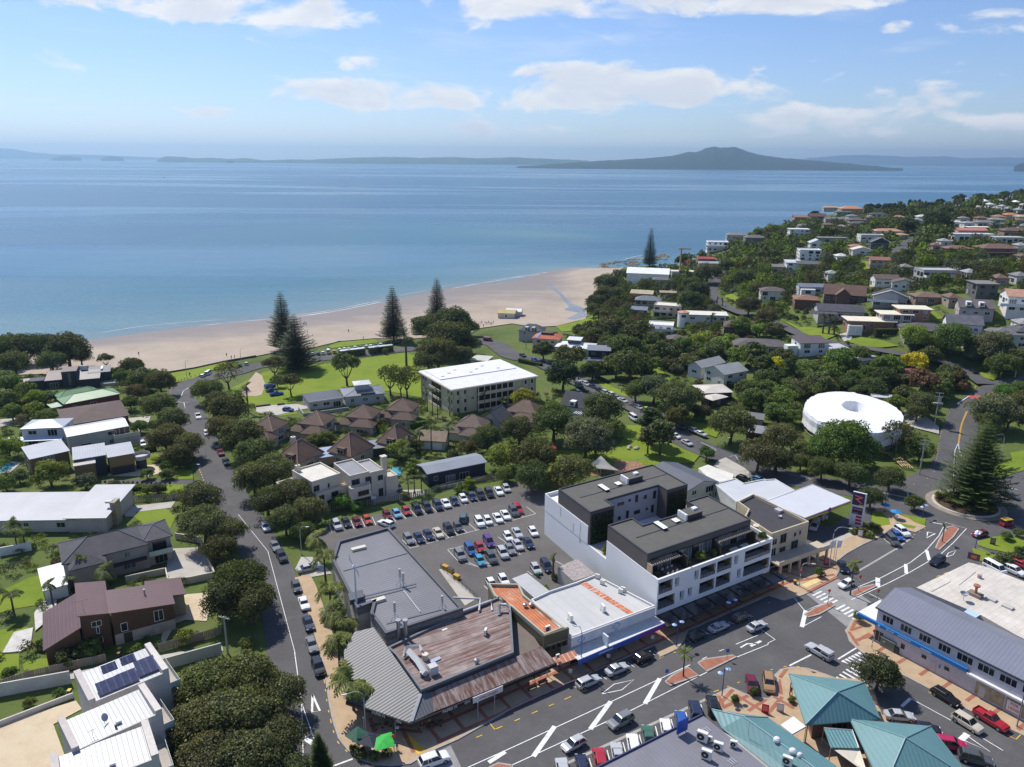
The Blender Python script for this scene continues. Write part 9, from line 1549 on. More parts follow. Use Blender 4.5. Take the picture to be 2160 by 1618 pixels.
def tuktuk(px):
 w=PT(px,.8);o=empty('three_wheeler',(w.x,w.y,.02),R_(15),'red three-wheeled open taxi with yellow canopy beside the roundabout','vehicle')
 obj('body',PR([(-1.5,-.7),(1.1,-.7),(1.6,-.35),(1.6,.35),(1.1,.7),(-1.5,.7)],.35,.95),CARP,o,(.45,.02,.03));c=obj('canopy',BX(-1.4,1.0,-.78,.78,1.75,1.9),CARP,o,(.7,.45,.02))
 for x in(-1.3,.9):
  for y in(-.7,.7):obj('canopy_post',CY(x,y,.9,1.75,.03,6),MT,o)
 obj('seat',BX(-1.2,-.4,-.6,.6,.95,1.25),OB,o,(.05,.05,.05));obj('windscreen',BX(1.0,1.05,-.6,.6,.95,1.7),CGL,o)
 for x,y in((-1.1,-.65),(-1.1,.65),(1.3,0)):obj('wheel',shr(('tw',),lambda:TU([(0,-.08,0),(0,.08,0)],.3,12).me()),TYRE,o).location=(x,y,.3)
tuktuk(B4(2010,570))
# ================================================================ STREET FURNITURE, PEOPLE, SMALL THINGS
def vthing(name,base,label,cat,group=N_,rz=0,z=N_):w=PT(base);return Th(name,(w.x,w.y,w.z if z is N_ else z),rz,label,cat,group)
def slamp(base,top,az,label,group='street lamps',arm=2.2,z=0,col=(.42,.43,.44)):
 w=PT(base);h=max(4,zfor(w,top[1])-w.z);t=Th('street_lamp',w,R_(az),label,'street lamp',group);pts=[(0,0,0),(0,0,h*.8)]+[(arm*.5*(1-math.cos(a)),0,h*.8+h*.2*math.sin(a))for a in(.5,1.0,1.57)]+[(arm,0,h*.98)]
 t.pt('pole',TU(pts,[.1,.08,.07,.06,.05,.05],8),OB,col);t.pt('lamp_head',PR([(arm-.1,-.13),(arm+.6,-.1),(arm+.6,.1),(arm-.1,.13)],h*.97,h*.97+.16),OB,(.6,.6,.6));t.pt('base_plate',CY(0,0,0,.3,.16,8),OB,col);return t
slamp(C2(925,1330),C2(880,965),200,'curved street lamp over the cafe corner',arm=2.6);slamp(C3(578,830),C3(592,440),150,'tall blue-grey street lamp in front of the clinic parapet',arm=1.2,col=(.12,.2,.36));slamp(B4(515,945),B4(600,600),-10,'tall curved street lamp with banners beside the petrol station',arm=3.0);slamp(B4(262,1110),B4(330,905),-10,'curved street lamp in front of the beige building',arm=2.);slamp(A4(1070,1450),A4(1040,1355),180,'white-headed street lamp below the drum',arm=1.5);slamp(A3(1735,1520),A3(1790,1290),10,'curved street lamp beside the park road end',arm=2.4);slamp(A4(1940,1560),A4(1960,1260),180,'curved street lamp right of the hill road',arm=2.);slamp(A1(1575,790),A1(1560,640),0,'thin street lamp at the beachfront bend',arm=1.);slamp(A1(2030,640),A1(2025,540),0,'thin street lamp beside the beachfront cars',arm=1.);slamp(B1(1640,280),B1(1625,75),0,'dark street lamp beside the left lawn',arm=1.5,col=(.05,.05,.05));slamp(B2(385,840),B2(370,600),0,'street lamp among the street trees beside the grey shop',arm=1.5);slamp(C4(2095,1280),C4(2157,900),60,'lamp post at the right edge outside the white shops',arm=.8,col=(.2,.2,.25));slamp(C3(770,520),C3(772,330),0,'thin pole rising in front of the clinic crosses',arm=.4)
def twin_lamp(base,top,label,col=(.04,.06,.22)):
 w=PT(base);h=zfor(w,top[1])-w.z;t=Th('twin_lamp',w,R_(32),label,'street lamp','twin blue lamps');t.pt('pole',TU([(0,0,0),(0,0,h)],[.09,.06],8),OB,col)
 for s in(-1,1):a=t.pt('lamp_arm',TU([(0,0,h*.88),(s*.6,0,h*.98),(s*.9,0,h*.95)],.04,6),OB,col);t.pt('lamp_shade',LA([(.03,.25),(.2,.2),(.45,.02),(.43,0),(.1,.05)],14),OB,(.42,.58,.78),a).location=(s*.9,0,h*.9)
 return t
twin_lamp(C3(1385,600),C3(1395,385),'twin blue-shaded lamp on the kerb bulge, left of the apartments');twin_lamp(C3(1768,1022),C3(1795,785),'twin blue-shaded lamp on the tiled plaza');twin_lamp(B3(1838,1370),B3(1845,1215),'twin lamp with pale shades in front of the apartment canopy');twin_lamp(B4(1300,530),B4(1310,420),'twin globe lamp on the reserve by the roundabout');twin_lamp(B4(1745,790),B4(1765,640),'dark lamp post on the lawn right of the roundabout')
def ppole(base,top,label,arms=1,tr=False):
 w=PT(base);h=zfor(w,top[1])-w.z;t=Th('power_pole',w,R_(-20),label,'power pole','power poles');t.pt('pole',TU([(0,0,0),(0,0,h)],[.2,.13],8),OB,(.40,.38,.35))
 for k in Rg(arms):
  c=t.pt('cross_arm',BX(-1.2,1.2,-.07,.07,h-.35-k*1.2,h-.2-k*1.2),OB,(.35,.32,.28))
  for x in(-1.05,-.5,.5,1.05):t.pt('insulator',CY(x,0,h-.2-k*1.2,h+.05-k*1.2,.05,6),OB,(.5,.5,.48),c)
 if tr:t.pt('transformer',CY(.45,0,h*.72,h*.86,.35,10),OB,(.35,.36,.36));t.pt('platform',BX(-1.4,1.4,-.5,.5,h*.66,h*.69),OB,(.3,.3,.3))
 return t
ppole(A4(1400,1190),A4(1460,910),'wooden power pole carrying a transformer platform beside the drum',2,True);ppole(A4(1275,1600),A4(1320,1310),'concrete power pole beside the hill road',2);ppole(C1(1920,660),C1(1880,350),'white-topped power pole at the driveway corner bottom left',1);ppole(A4(2080,780),A4(2100,620),'power pole at the hill road junction',1);ppole(A3(118,540),A3(115,390),'power pole beside the mansard-roofed houses',1);ppole(D2(1385,470),D2(1390,370),'power pole on the upper road, right one',1);ppole(D2(1095,880),D2(1115,810),'leaning power pole beside the grey concrete house',1);ppole(D2(1405,770),D2(1412,670),'power pole above the ridge road',1)
t=vthing('site_crane',D1(1035,900),'thin orange crane mast beside the white marquee','crane');t.pt('mast',BX(-.5,.5,-.5,.5,0,20),OB,(.45,.3,.12));t.pt('jib',BX(-2,7,-.3,.3,19,19.8),OB,(.45,.3,.12))
w=PZ(B2(850,1300),5.5);h=zfor(w,B2(820,930)[1])-w.z;t=Th('wind_turbine',w,0,'white pole with two turbine blades standing on the grey shop roof edge','turbine');t.pt('pole',TU([(0,0,-5.4),(0,0,h)],[.22,.14],10),OB,(.62,.63,.66));hb=t.pt('hub',LA([(.12,h-.3),(.4,h),(.12,h+.3)],12),OB,(.7,.72,.74))
for s in(-1,1):t.pt('blade',AD([(0,-.3,h),(s*.5,-.35,h-s*1.3),(s*.75,-.35,h-s*2.3),(s*.85,-.3,h-s*2.3),(s*.75,-.25,h-s*1.2),(.1*s,-.2,h)],[(0,1,4,5),(1,2,3,4),(5,4,1,0)[::1],(4,3,2,1)]),OB,(.75,.76,.78),hb)
def wline(px,h,th,m,col,label,name='garden_wall',cat='wall',base=N_,caps=False,group=N_):
 P_=[PT(p)for p in px];o=empty(name,P_[0],0,label,cat,group);mb=MB()
 for a,b in zip(P_,P_[1:]):
  d=(b-a).to_2d().normalized();n=Ve((-d.y,d.x))*th/2;A=(a-P_[0]);B=(b-P_[0]);mb2=AD([(A.x+n.x,A.y+n.y,A.z-.4),(B.x+n.x,B.y+n.y,B.z-.4),(B.x-n.x,B.y-n.y,B.z-.4),(A.x-n.x,A.y-n.y,A.z-.4),(A.x+n.x,A.y+n.y,A.z+h),(B.x+n.x,B.y+n.y,B.z+h),(B.x-n.x,B.y-n.y,B.z+h),(A.x-n.x,A.y-n.y,A.z+h)],[(0,1,2,3),(7,6,5,4),(0,4,5,1),(1,5,6,2),(2,6,7,3),(3,7,4,0)]);obj('wall_panel',mb2,m,o,col)
 return o
def paling(px,h,col,label,step=.35):
 P_=[PT(p)for p in px];o=empty('fence',P_[0],0,label,'fence');pm=shr(('pal',h),lambda:BX(-.15,.15,-.02,.02,0,h).me('paling'))
 for a,b in zip(P_,P_[1:]):
  d=b-a;L=d.to_2d().length;an=math.atan2(d.y,d.x);r_=obj('rail',BX(0,L,.03,.09,h*.3,h*.3+.09),OB,o,col);r_.location=a-P_[0];r_.rotation_euler=(0,0,an);n=int(L/step)
  for k in Rg(n):q=obj('paling',pm,OB,o,[c*rnd.uniform(.8,1.15)for c in col]);q.location=(a-P_[0])+d*((k+.5)/n);q.rotation_euler=(0,0,an)
  for k in Rg(int(L/2.4)+1):q=obj('post',shr(('pst',h),lambda:BX(-.06,.06,.03,.15,-.4,h).me()),OB,o,col);q.location=(a-P_[0])+d*min(1,(k*2.4/L));q.rotation_euler=(0,0,an)
paling(Lp(C1,0,960,260,870,900,730),1.6,(.22,.19,.16),'weathered paling fence above the white wall, left part',.34);paling([C1(1340,650),C1(1870,500)],1.7,(.2,.175,.15),'weathered paling fence beside the brown house drive',.34);paling(Lp(B2,620,470,1000,420,1430,340,1640,270,2100,190),1.7,(.24,.21,.17),'timber fence between the car park and the gardens',.5);paling([B1(1045,400),B1(1510,375)],1.7,(.24,.22,.19),'grey timber fence beyond the white metal roof',.45)
wline(Lp(C1,-200,1050,0,1020,600,910),2.4,.25,PA,(.55,.52,.48),'long cream plaster wall behind the row houses');wline([C1(1370,800),C1(1870,660)],2.2,.25,PA,(.5,.47,.43),'cream plaster wall between the row houses and the driveway');wline(Lp(C1,-200,1330,0,1270,620,1030),.9,.25,PA,(.55,.52,.48),'low cream wall edging the planting bed of the row houses');wline(Lp(B1,1400,1000,1420,1090,1600,1080,1810,1035,1690,740,1480,705),1.5,.25,PA,(.52,.47,.38),'cream wall round the taupe house forecourt');wline([B1(1060,1070),B1(1390,1000)],1.4,.25,PA,(.5,.45,.37),'cream wall below the taupe house verandah');wline([B1(0,850),B1(270,800)],2.0,.25,PA,(.72,.71,.69),'white wall left of the taupe house');wline([A3(590,740),A3(790,830)],1.7,.15,PA,(.03,.03,.035),'dark boundary wall beside the navy house');wline(Lp(D2,160,910,480,890,860,850,1130,815),1.4,.2,PA,(.33,.31,.28),'long grey garden wall across the slope');wline([D2(660,350),D2(850,360)],2.2,.2,PA,(.6,.58,.53),'white wall below the skyline poplars')
dst('swimming_pool',Lp(A1,-40,1540,100,1505,150,1510,60,1570,-40,1590),.12,mat('pool_water',(.10,.38,.48),ro=.1,var=.15,scale=1));dst('pool_surround',Lp(A1,-60,1520,100,1490,180,1505,70,1600,-60,1620),.09,DRIVE);dst('swimming_pool',Lp(B2,1145,100,1240,110,1210,180,1150,190),.12,MATS['pool_water'])
dst('timber_deck',Lp(C1,300,480,470,330,480,220,360,230,290,330),.3,mat('pale_deck',(.5,.47,.43),var=.2,pat='seamx',ps=5));dst('stone_steps',Lp(C1,20,665,120,490,280,450,260,600,180,650),.25,MATS['pale_deck'],thick=.3)
dst('loading_ramp',Lp(B2,1540,965,1590,955,1860,1210,1760,1270),.05,DRIVE)
a,b=PT(B2(1555,955)),PT(B2(1870,1225));d=(b-a);L=d.length;o=empty('railing',a,math.atan2(d.y,d.x),'dark railing along the loading ramp beside the grey shop','railing')
for z in(.5,1.05):obj('rail',TU([(0,0,z),(L,0,z)],.04,5),DM,o)
for k in Rg(int(L/1.5)+1):obj('post',CY(k*1.5,0,0,1.1,.04,6),DM,o)
for i,px in En(Lp(B2,1595,960,1640,985,1690,1040)):t=vthing('yellow_crate',px,['yellow bin at the top of the loading ramp','yellow and black bin in the middle of the ramp railing','yellow bin at the lower end of the ramp railing'][i],'bin',rz=R_(-40));t.pt('body',BX(-.7,.7,-.45,.45,.1,.8),OB,(.6,.33,.02));t.pt('lid',BX(-.72,.72,-.47,.47,.8,.9),OB,(.5,.28,.02)if i!=1 else(.04,.04,.05))
def bin_(px,label,col=(.55,.38,.02),z=N_):t=vthing('wheelie_bin',px,label,'bin',z=z);t.pt('body',PR([(-.25,-.3),(.25,-.3),(.25,.3),(-.25,.3)],.05,.95),OB,(.05,.06,.12)if col[0]>.5 else col);t.pt('lid',BX(-.28,.28,-.33,.35,.95,1.02),OB,col);return t
bin_(C1(1005,690),'yellow-lidded bin beside the brown house basement, front one');bin_(C1(1010,655),'yellow-lidded bin beside the brown house basement, rear one');bin_(C1(590,1010),'yellow bin beside the ball shrubs');bin_(A1(1345,1500),'yellow bin on the left-hand verge near the street trees');bin_(B3(215,1025),'green bin behind the clinic',(.08,.22,.09));bin_(B4(225,1090),'yellow sign box on the paving before the beige building')
def belisha(base,top,label):
 w=PT(base);h=max(2.6,zfor(w,top[1])-w.z);t=Th('crossing_pole',w,0,label,'crossing pole','striped crossing poles');n=8
 for k in Rg(n):t.pt('pole_band',CY(0,0,h*k/n,h*(k+1)/n-.002,.07,8),OB,(.03,.03,.03)if k%2 else(.75,.75,.75))
 d=t.pt('disc',TU([(0,-.03,h+.25),(0,.03,h+.25)],.3,16),OB,(.7,.07,.03));return t
belisha(B4(262,1112),B4(272,985),'striped crossing pole with red disc before the beige building');belisha(B4(500,1270),B4(512,1150),'striped crossing pole with red disc on the lower crossing island');belisha(B4(760,1150),B4(775,1030),'striped crossing pole with red disc on the upper crossing island');belisha(B4(915,1250),B4(925,1150),'striped crossing pole with red disc at the corner of the slate-blue roof');belisha(C4(872,625),C4(900,480),'striped crossing pole beside the green cabinet');belisha(C2(1165,1510),C2(1160,1370),'striped pole with yellow signs beside the green umbrella');belisha(C4(755,880),C4(765,800),'striped crossing pole under the leaning tree')
def spost(px,label,shape='plate',col=(.05,.2,.6),h=2.3,rz=0):
 t=vthing('sign_post',px,label,'sign',rz=R_(rz));t.pt('post',CY(0,0,0,h,.035,6),MT);t.pt('plate',BX(-.3,.3,-.03,0,h-.75,h)if shape=='plate' else TU([(0,-.03,h),(0,0,h)],.32,12),OB,col);return t
for i,(px,c,lb)in En(((C4(1440,850),(.03,.18,.6),'small blue parking sign on the pavement, left one'),(C4(2068,1165),(.03,.18,.6),'small blue parking sign on the pavement, right one'),(C3(490,890),(.5,.5,.5),'grey sign post at the kerb before the rusted verandah'),(C3(1180,600),(.5,.5,.5),'sign post below the purple fascia'),(C3(808,760),(.5,.5,.5),'sign post beside the silver sedan'),(C2(1130,1565),(.6,.38,.02),'yellow warning sign at the cafe corner'),(C4(320,790),(.55,.55,.55),'white marker post at the plaza corner'),(A4(1955,790),(.6,.4,.02),'yellow road sign at the hill junction'),(B4(1075,580),(.5,.55,.6),'sign post on the petrol station path'),(C3(1300,890),(.05,.15,.5),'blue marker on the left median island tip'),(C3(1810,715),(.05,.15,.5),'blue marker on the right median island'))):spost(px,lb,col=c)
for px,lb,c in((C3(2130,1165),'leaning red oval cafe board on the plaza',(.45,.03,.05)),(B4(490,930),'dark red poster stand outside the petrol shop',(.25,.03,.04)),(B4(835,690),'yellow and white kangaroo-style road placard by the pavement',(.7,.5,.12)),(B4(1890,755),'dark framed board on the lawn right of the roundabout',(.12,.08,.05)),(C4(100,1155),'white sandwich board on the plaza',(.55,.56,.58)),(B4(775,690),'small grey notice in the shrub bed',(.5,.5,.5))):
 t=vthing('notice_board',px,lb.replace('kangaroo-style ',''),'sign',rz=R_(-20));t.pt('board',BX(-.55,.55,-.05,.05,.15,1.7),OB,c);t.pt('inset',BX(-.4,.4,-.07,-.05,.5,1.5),OB,[min(.75,q*1.6+.1)for q in c]);t.pt('stand',BX(-.5,.5,.05,.45,0,.15),DM)
t=vthing('utility_cabinet',C4(1010,620),'green electrical cabinet against the white shop wall','cabinet',rz=R_(-56));t.pt('cabinet',BX(-1.3,1.3,-.5,.5,.1,1.9),OB,(.13,.16,.13));t.pt('roof',BX(-1.4,1.4,-.6,.6,1.9,2.0),OB,(.16,.19,.16));t.pt('emblem',TU([(-.6,-.52,1.3),(-.6,-.5,1.3)],.18,12),OB,(.6,.6,.55));t.pt('meter_box',BX(1.4,2.0,-.4,.4,.1,1.3),OB,(.05,.05,.05))
def banner(base,label,dx):
 t=vthing('street_banner',base,label,'banner',rz=R_(20));t.pt('pole',CY(0,0,0,6.4,.05,6),MT);t.pt('flag',AD([(0,0,6.2),(dx,.1,5.9),(dx*.9,.2,4.2),(0,0,4.4)],[(0,1,2,3)]),OB,(.68,.7,.74))
banner(B4(545,930),'white banner flag beside the tall petrol station lamp, left one',-1.5);banner(B4(560,935),'white banner flag beside the tall petrol station lamp, right one',1.4)
def umbrella(px,r_,h,col,label,sq=False,tilt=0):
 q=PT(px,h);t=Th('umbrella',(q.x,q.y,.12),rnd.uniform(0,1.5),label,'umbrella');n=4 if sq else 8;mb=[];P_=[(r_*math.cos(k*6.2832/n),r_*math.sin(k*6.2832/n),h-.45)for k in Rg(n)]
 c=t.pt('canopy',slab([[P_[k],P_[(k+1)%n],(0,0,h)]for k in Rg(n)],.03),mat('umbrella_cloth',ro=.7,var=.25,scale=1.2,obj=True),col);t.pt('pole',CY(0,0,0,h-.05,.035,6),MT);t.pt('base',CY(0,0,0,.12,.3,10),DM)
 for k in Rg(n):t.pt('rib',TU([P_[k],(0,0,h-.12)],.015,4),MT,N_,c)
umbrella(C2(1075,1385),2.1,2.7,(.03,.38,.05),'bright green square umbrella at the cafe corner',True);umbrella(C2(960,1370),1.9,2.7,(.012,.014,.03),'black umbrella beside the green one',True);umbrella(C2(850,1330),1.8,2.7,(.01,.07,.04),'dark green umbrella left of the black one',True);umbrella(B4(1080,465),1.3,2.3,(.02,.22,.5),'blue umbrella on the reserve path, right one');umbrella(B4(995,410),1.2,2.3,(.02,.2,.5),'blue umbrella on the reserve path, left one');umbrella(D1(545,1230),1.8,2.6,(.75,.75,.73),'white parasol on the terrace near the stream, upper one');umbrella(D1(535,1285),1.6,2.6,(.75,.75,.73),'white parasol on the terrace near the stream, lower one')
def table(px,label,i):
 t=vthing('cafe_table',px,label,'table','cafe tables',z=.12);t.pt('table_top',CY(0,0,.7,.75,.4,12),OB,(.14,.1,.07));t.pt('stem',CY(0,0,0,.7,.04,6),MT)
 for k in Rg(3):a=k*2.1+i;c=t.pt('seat',CY(.75*math.cos(a),.75*math.sin(a),.42,.46,.2,8),OB,(.1,.06,.045));t.pt('seat_leg',CY(.75*math.cos(a),.75*math.sin(a),0,.42,.03,5),MT,N_,c)
for i,px in En(Lp(C2,1480,1280,1540,1270,1400,1300,850,1400,940,1430,1010,1300,1100,1290,1230,1300)):table(px,'small round cafe table with stools on the cafe corner paving',i)
for px,lb in((C3(260,920),'wooden bench on the main street paving, left one'),(C3(170,965),'wooden bench on the main street paving, right one'),(B4(460,1020),'bench in front of the beige building'),(A2(700,490),'picnic bench at the edge of the sand')):
 t=vthing('bench',px,lb,'bench',rz=R_(32));t.pt('seat',BX(-.9,.9,-.22,.22,.42,.48),OB,(.2,.1,.07));t.pt('backrest',BX(-.9,.9,.2,.25,.5,.85),OB,(.2,.1,.07))
 for x in(-.75,.75):t.pt('leg',BX(x-.04,x+.04,-.2,.2,.0,.42),DM)
t=vthing('shade_sail',B3(760,120),'cream pointed shade sail over the playground','shade sail');s=t.lp;q=[(s(B3(630,80),4.2),4.2),(s(B3(750,5),6.0),6.),(s(B3(905,130),3.),3.),(s(B3(720,115),3.2),3.2)];c=sum((p for p,_ in q),Ve((0,0)))/4
V=[];n=6
for i in Rg(n+1):
 for j in Rg(n+1):
  a,b=i/n,j/n;p=(q[0][0]*(1-a)+q[1][0]*a)*(1-b)+(q[3][0]*(1-a)+q[2][0]*a)*b;z=(q[0][1]*(1-a)+q[1][1]*a)*(1-b)+(q[3][1]*(1-a)+q[2][1]*a)*b;sag=.25*math.sin(a*3.14)*math.sin(b*3.14);k=1-.22*(math.sin(a*3.14)*(abs(b-.5)*2)**3+math.sin(b*3.14)*(abs(a-.5)*2)**3);p=c+(p-c)*k;V.append((p.x,p.y,z-sag))
t.pt('sail',mesh(V,[(i*(n+1)+j,(i+1)*(n+1)+j,(i+1)*(n+1)+j+1,i*(n+1)+j+1)for i in Rg(n)for j in Rg(n)]),OB,(.78,.7,.58),smooth=True)
for p,z in q:t.pt('mast',CY(p.x,p.y,-.2,z+.2,.08,8),MT)
t=vthing('swing_frame',B3(1060,105),'metal swing frame on the playground bark','swing',rz=R_(30));t.pt('top_bar',TU([(-3,0,2.6),(3,0,2.6)],.06,6),MT)
for x in(-3,0,3):t.pt('leg',TU([(x,-1,0),(x,0,2.6),(x,1,0)],.05,6),MT)
for x in(-1.8,-1.0,1.,1.8):st=t.pt('seat',BX(x-.2,x+.2,-.1,.1,.5,.55),DM);t.pt('chain',CY(x,0,.55,2.6,.015,4),MT,N_,st)
t=vthing('climbing_frame',A3(1015,1380),'pale climbing rocks and seat on the playground lawn','play structure');
for k in Rg(7):t.pt('boulder',LA([(.05,0),(.6,.1),(.55,.5),(.2,.75),(.02,.8)],7,rnd.uniform(-2,2),rnd.uniform(-1.2,1.2)),OB,(.45,.38,.33))
t=vthing('play_hut',A3(338,1420),'small red play hut at the edge of the tree belt','play hut');t.pt('wall',BX(-.8,.8,-.8,.8,0,1.2),OB,(.4,.05,.05));t.pt('roof',slab(rpolys('hip',-1.2,1.2,-1.2,1.2,1.9,.8),.08),OB,(.55,.06,.07));t.pt('post',CY(-.7,-.7,1.2,1.9,.06,5),MT);t.pt('post',CY(.7,.7,1.2,1.9,.06,5),MT)
t=vthing('play_tower',A3(580,1390),'blue and orange play tower under the grey-green tree','play structure');t.pt('deck',BX(-1,1,-1,1,1.2,1.35),OB,(.5,.35,.05));t.pt('roof',slab(rpolys('hip',-1.2,1.2,-1.2,1.2,2.8,.8),.08),OB,(.6,.25,.03));t.pt('slide',AD([(1,-.4,1.3),(3,-.4,.2),(3,.4,.2),(1,.4,1.3)],[(0,1,2,3)]),OB,(.05,.25,.5))
for x,y in((-.9,-.9),(.9,-.9),(.9,.9),(-.9,.9)):t.pt('post',CY(x,y,0,2.8,.07,6),OB,(.1,.25,.45))
P_=[PT(p)for p in Lp(A4,960,1420,1030,1445,1100,1500,1160,1555)];o=empty('timber_trusses',P_[0],0,'stack of curved pale timber trusses below the drum','timber')
for k in Rg(5):
 off=Ve((k*.55-.9,-k*.35,.25+.05*k));pts=sline([p.to_2d()for p in P_],2.);obj('truss',TU([(p.x-P_[0].x+off.x,p.y-P_[0].y+off.y,.3+off.z)for p in pts],.14,4),OB,o,(.5,.36,.2))
for k in Rg(14):p=pts[int(k*len(pts)/14)];obj('batten',BX(p.x-P_[0].x-1.2,p.x-P_[0].x+1.6,p.y-P_[0].y-.08,p.y-P_[0].y+.08,.75,.85),OB,o,(.55,.42,.25))
bl=shr(('boll',),lambda:CY(0,0,-.2,.8,.12,6).me('b'))
def bollards(px,n,label,grp):
 pts=sline([xy(p)for p in px],.5)
 for k in Rg(n):p=pts[int(k*(len(pts)-1)/(n-1))];o=obj('bollard',bl,OB,N_,(.28,.22,.16));o.location=(p.x,p.y,H(p.x,p.y)+.1);tag(o,label,'bollard',grp)
bollards(Lp(A2,270,690,640,660,900,618,1260,566),34,'short bollard along the park lawn edge','park edge bollards');bollards(Lp(A1,1470,840,1560,800,1680,770),9,'short timber bollard at the beachfront bend','bend bollards')
wline(Lp(A1,1395,750,1650,708,1900,652,2157,608),.7,.4,PA,(.11,.095,.08),'low dark sea wall between the beach and the grass','sea_wall','wall')
wline([A2(0,1035),A2(120,1020)],.7,.8,PA,(.07,.06,.05),'dark low planter box beside the lane, left one','planter','planter');wline([A2(180,1020),A2(240,1012)],.7,.8,PA,(.07,.06,.05),'dark low planter box beside the lane, right one','planter','planter')
def ship(px,L,label,h=14):w=PZ(px,-8);t=Th('ship',(w.x,w.y,-8),R_(10),label,'ship');t.pt('hull',PR([(-L/2,-L*.07),(L*.4,-L*.07),(L/2,0),(L*.4,L*.07),(-L/2,L*.07)],-1,h*.5),OB,(.05,.08,.14));t.pt('cargo',BX(-L*.3,L*.35,-L*.06,L*.06,h*.5,h*.9),OB,(.12,.16,.22));t.pt('bridge',BX(-L*.45,-L*.33,-L*.06,L*.06,h*.5,h*1.3),OB,(.4,.42,.45))
ship((487,343.5),110,'tiny cargo ship off the low island, left one',38);ship((648,343.8),100,'tiny dark ship off the low island, right one',26);ship((1742,360.5),60,'tiny barge in front of the volcanic island',7)
w=PZ((1776,357),-8);t=Th('sailing_boat',(w.x,w.y,-8),0,'tiny white sail in front of the volcanic island','boat');t.pt('hull',PR([(-7,-2),(5,-2),(8,0),(5,2),(-7,2)],0,2),OB,(.7,.7,.7));t.pt('sail',AD([(0,0,2),(0,0,24),(-7,.3,3),(0,-.1,2),(0,-.1,24),(-7,.2,3)],[(0,1,2),(5,4,3)]),OB,(.8,.8,.8))
for i,px in En(((346,375),(415,353))):w=PZ(px,-8);t=Th('boat',(w.x,w.y,-8),0,['small dark boat on the left of the bay, nearer one','small dark boat on the left of the bay, farther one'][i],'boat');t.pt('hull',PR([(-4,-1.3),(3,-1.3),(5,0),(3,1.3),(-4,1.3)],-.3,1.2),OB,(.1,.1,.12));t.pt('cabin',BX(-2,1,-1,1,1.2,3),OB,(.5,.5,.5))
def person_mesh(seed,stride):
 bm_v=[(0,0,.95),(0,0,1.15),(0,.01,1.38),(0,.02,1.50),(0,.04,1.58),(0,.05,1.70),(.10,0,.90),(.11,-stride*.5,.50),(.11,-stride*.9,.06),(.11,-stride*.9+.16,.03),(-.10,0,.90),(-.11,stride*.5+.04,.50),(-.11,stride*.8,.06),(-.11,stride*.8+.16,.03),(.20,0,1.40),(.26,.05+stride*.25,1.14),(.27,.12+stride*.45,.90),(.27,.15+stride*.5,.80),(-.20,0,1.40),(-.26,.04-stride*.25,1.14),(-.27,.08-stride*.3,.90),(-.27,.10-stride*.35,.80)]
 E_=[(0,1),(1,2),(2,3),(3,4),(4,5),(0,6),(6,7),(7,8),(8,9),(0,10),(10,11),(11,12),(12,13),(2,14),(14,15),(15,16),(16,17),(2,18),(18,19),(19,20),(20,21)]
 rad=[.15,.14,.15,.06,.09,.10,.10,.07,.045,.04,.10,.07,.045,.04,.07,.05,.04,.035,.07,.05,.04,.035]
 me=bpy.data.meshes.new('p');me.from_pydata(bm_v,E_,[]);o=bpy.data.objects.new('p',me);COL.objects.link(o);o.modifiers.new('s','SKIN');
 for v,r_ in zip(me.skin_vertices[0].data,rad):v.radius=(r_,r_*.85)
 me.skin_vertices[0].data[0].use_root=True;s=o.modifiers.new('d','SUBSURF');s.levels=s.render_levels=1
 dg=bpy.context.evaluated_depsgraph_get();out=bpy.data.meshes.new_from_object(o.evaluated_get(dg));bpy.data.objects.remove(o);out.materials.clear()
 return out
PM=[person_mesh(1,.0),person_mesh(2,.28)]
SKIN=mat('skin',(.42,.26,.18),ro=.6);CLO={n:mat('cloth_'+n,c,ro=.85)for n,c in(('dark',(.02,.02,.025)),('blue',(.05,.09,.2)),('white',(.6,.6,.6)),('red',(.4,.05,.04)),('grey',(.2,.2,.2)),('tan',(.35,.26,.16)),('green',(.06,.15,.08)))}
HAIR=mat('hair',(.04,.025,.015),ro=.7)
def pmesh(i,top,leg):
 def f():
  me=PM[i].copy()
  for m_ in(SKIN,CLO[top],CLO[leg],HAIR):me.materials.append(m_)
  for p in me.polygons:
   z=p.center.z;p.material_index=3 if z>1.66 or(z>1.56 and p.center.y<.0)else 0 if z>1.47 else 0 if(abs(p.center.x)>.2 and z<1.16)else 1 if z>.95 else 2
   p.use_smooth=True
  return me
 return shr(('pm',i,top,leg),f)
def person(px,i,top,leg,rz,label,group=N_,z=N_,s=1.):
 w=PT(px);o=obj('person',pmesh(i,top,leg));o.location=(w.x,w.y,(w.z if z is N_ else z)+.02);o.rotation_euler=(0,0,R_(rz));o.scale=(s,s,s);tag(o,label,'person',group)
bz=.15
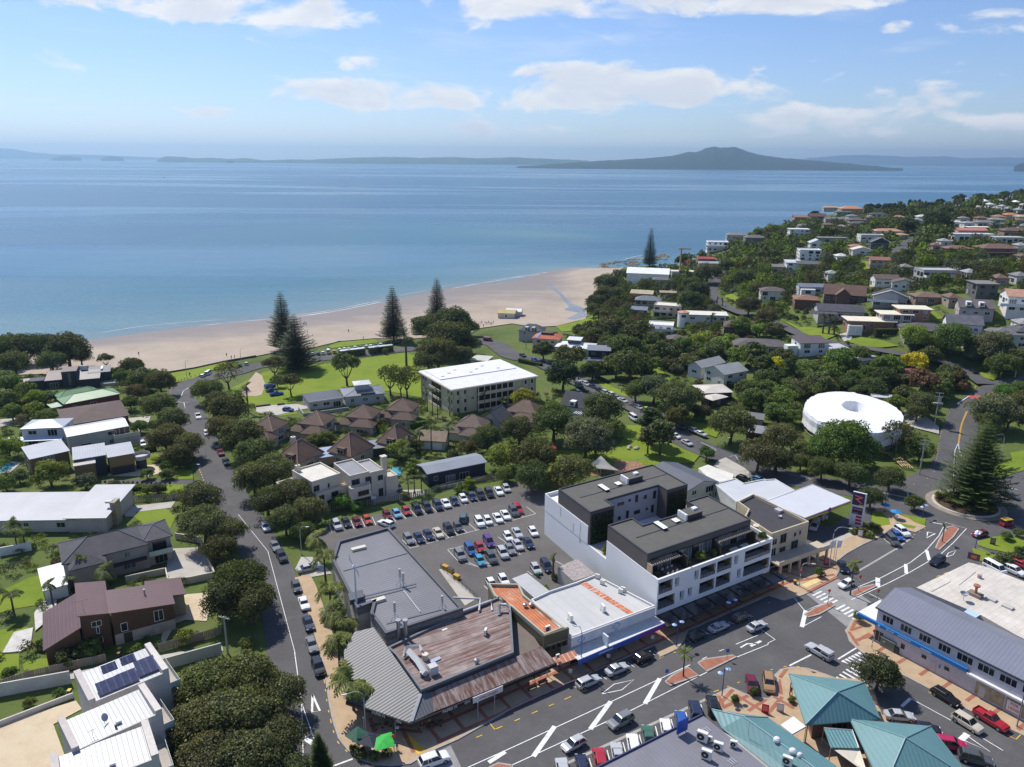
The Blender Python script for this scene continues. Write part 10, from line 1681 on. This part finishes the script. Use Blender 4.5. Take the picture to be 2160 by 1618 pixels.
for i,(px,k,tp,lg,rz,lb)in En(((A1(1170,600),1,'dark','dark',40,'person in dark clothes walking alone on the left part of the sand'),(A1(1910,610),1,'dark','blue',0,'person in dark clothes near the beachfront grass'),(A1(1950,630),0,'grey','dark',0,'person in grey beside the beachfront lamp, middle one'),(A1(1978,625),0,'dark','grey',90,'person in dark top beside the beachfront lamp, right one'),(A2(780,405),1,'dark','dark',30,'person walking on the sand right of the pines'),(A2(905,465),1,'red','blue',80,'person in red walking on the grass strip by the sand'),(A2(372,305),0,'dark','dark',0,'person standing at the water edge behind the pines'),(A2(400,345),1,'blue','dark',40,'person in blue walking on wet sand, left of a trio'),(A2(412,340),1,'dark','dark',60,'person in dark clothes on wet sand, middle of a trio'),(A2(424,345),0,'grey','dark',0,'person in grey on wet sand, right of a trio'),(A2(435,410),1,'tan','dark',120,'person in tan walking behind the shorter pine'),(A1(1600,775),0,'dark','dark',0,'person on the grass at the beachfront bend'))):person(px,k,tp,lg,rz,lb,N_,s=1.12)
r=random.Random(4)
for k in Rg(16):person((A2(1790+k*14,345+r.uniform(-25,25))),k%2,r.choice(['dark','grey','blue','white','tan']),r.choice(['dark','blue','grey']),r.uniform(0,360),'person in the crowd near the beach clubhouse','crowd by the clubhouse',s=1.1)
for px,k,tp,lg,rz,lb in((C3(185,905),1,'dark','dark',30,'person in black walking under the rusted verandah'),(C3(1450,400),1,'dark','dark',40,'person in black walking beside the apartment canopy'),(C3(905,640),0,'blue','dark',0,'person in blue standing under the clinic awning, right one'),(C3(790,670),0,'green','dark',50,'person in green standing under the clinic awning, left one'),(C3(1910,240),1,'grey','dark',30,'person in grey below the apartment canopy, right one'),(C3(1880,245),1,'dark','blue',30,'person in dark top below the apartment canopy, left one'),(C4(190,1015),1,'grey','dark',200,'person in grey walking past the topiary ball'),(B4(122,1105),1,'white','dark',200,'person in white top crossing the paving before the beige building'),(C2(1190,1480),0,'blue','dark',0,'person beside the striped pole at the cafe corner'),(C2(1530,1270),0,'dark','dark',90,'person standing among the cafe tables, right one'),(C2(1460,1275),0,'tan','dark',20,'person standing among the cafe tables, left one'),(C2(860,1400),0,'tan','dark',0,'person at the tables left of the green umbrella'),(C2(930,1440),0,'white','dark',200,'person in white beside the black umbrella'),(A1(1775,840),1,'dark','dark',0,'person crossing the beach street bend')):person(px,k,tp,lg,rz,lb,N_)
# ================================================================ HAZE
def haze():
 m=bpy.data.materials.new('haze');m.use_nodes=True;t=NT(m.node_tree);t.n.clear();v=t.new('ShaderNodeVolumePrincipled');v.inputs['Color'].default_value=(.48,.74,1.0,1);v.inputs['Density'].default_value=HAZE_D;v.inputs['Anisotropy'].default_value=.5
 o=t.new('ShaderNodeOutputMaterial');t.l.new(v.outputs[0],o.inputs['Volume'])
 h=obj('haze',BX(-25600,25600,-3600,25600,-60,420),m);tag(h,'thin bluish sea haze over the whole bay','haze',kind='stuff')
HAZE_D=7.2e-5
haze()
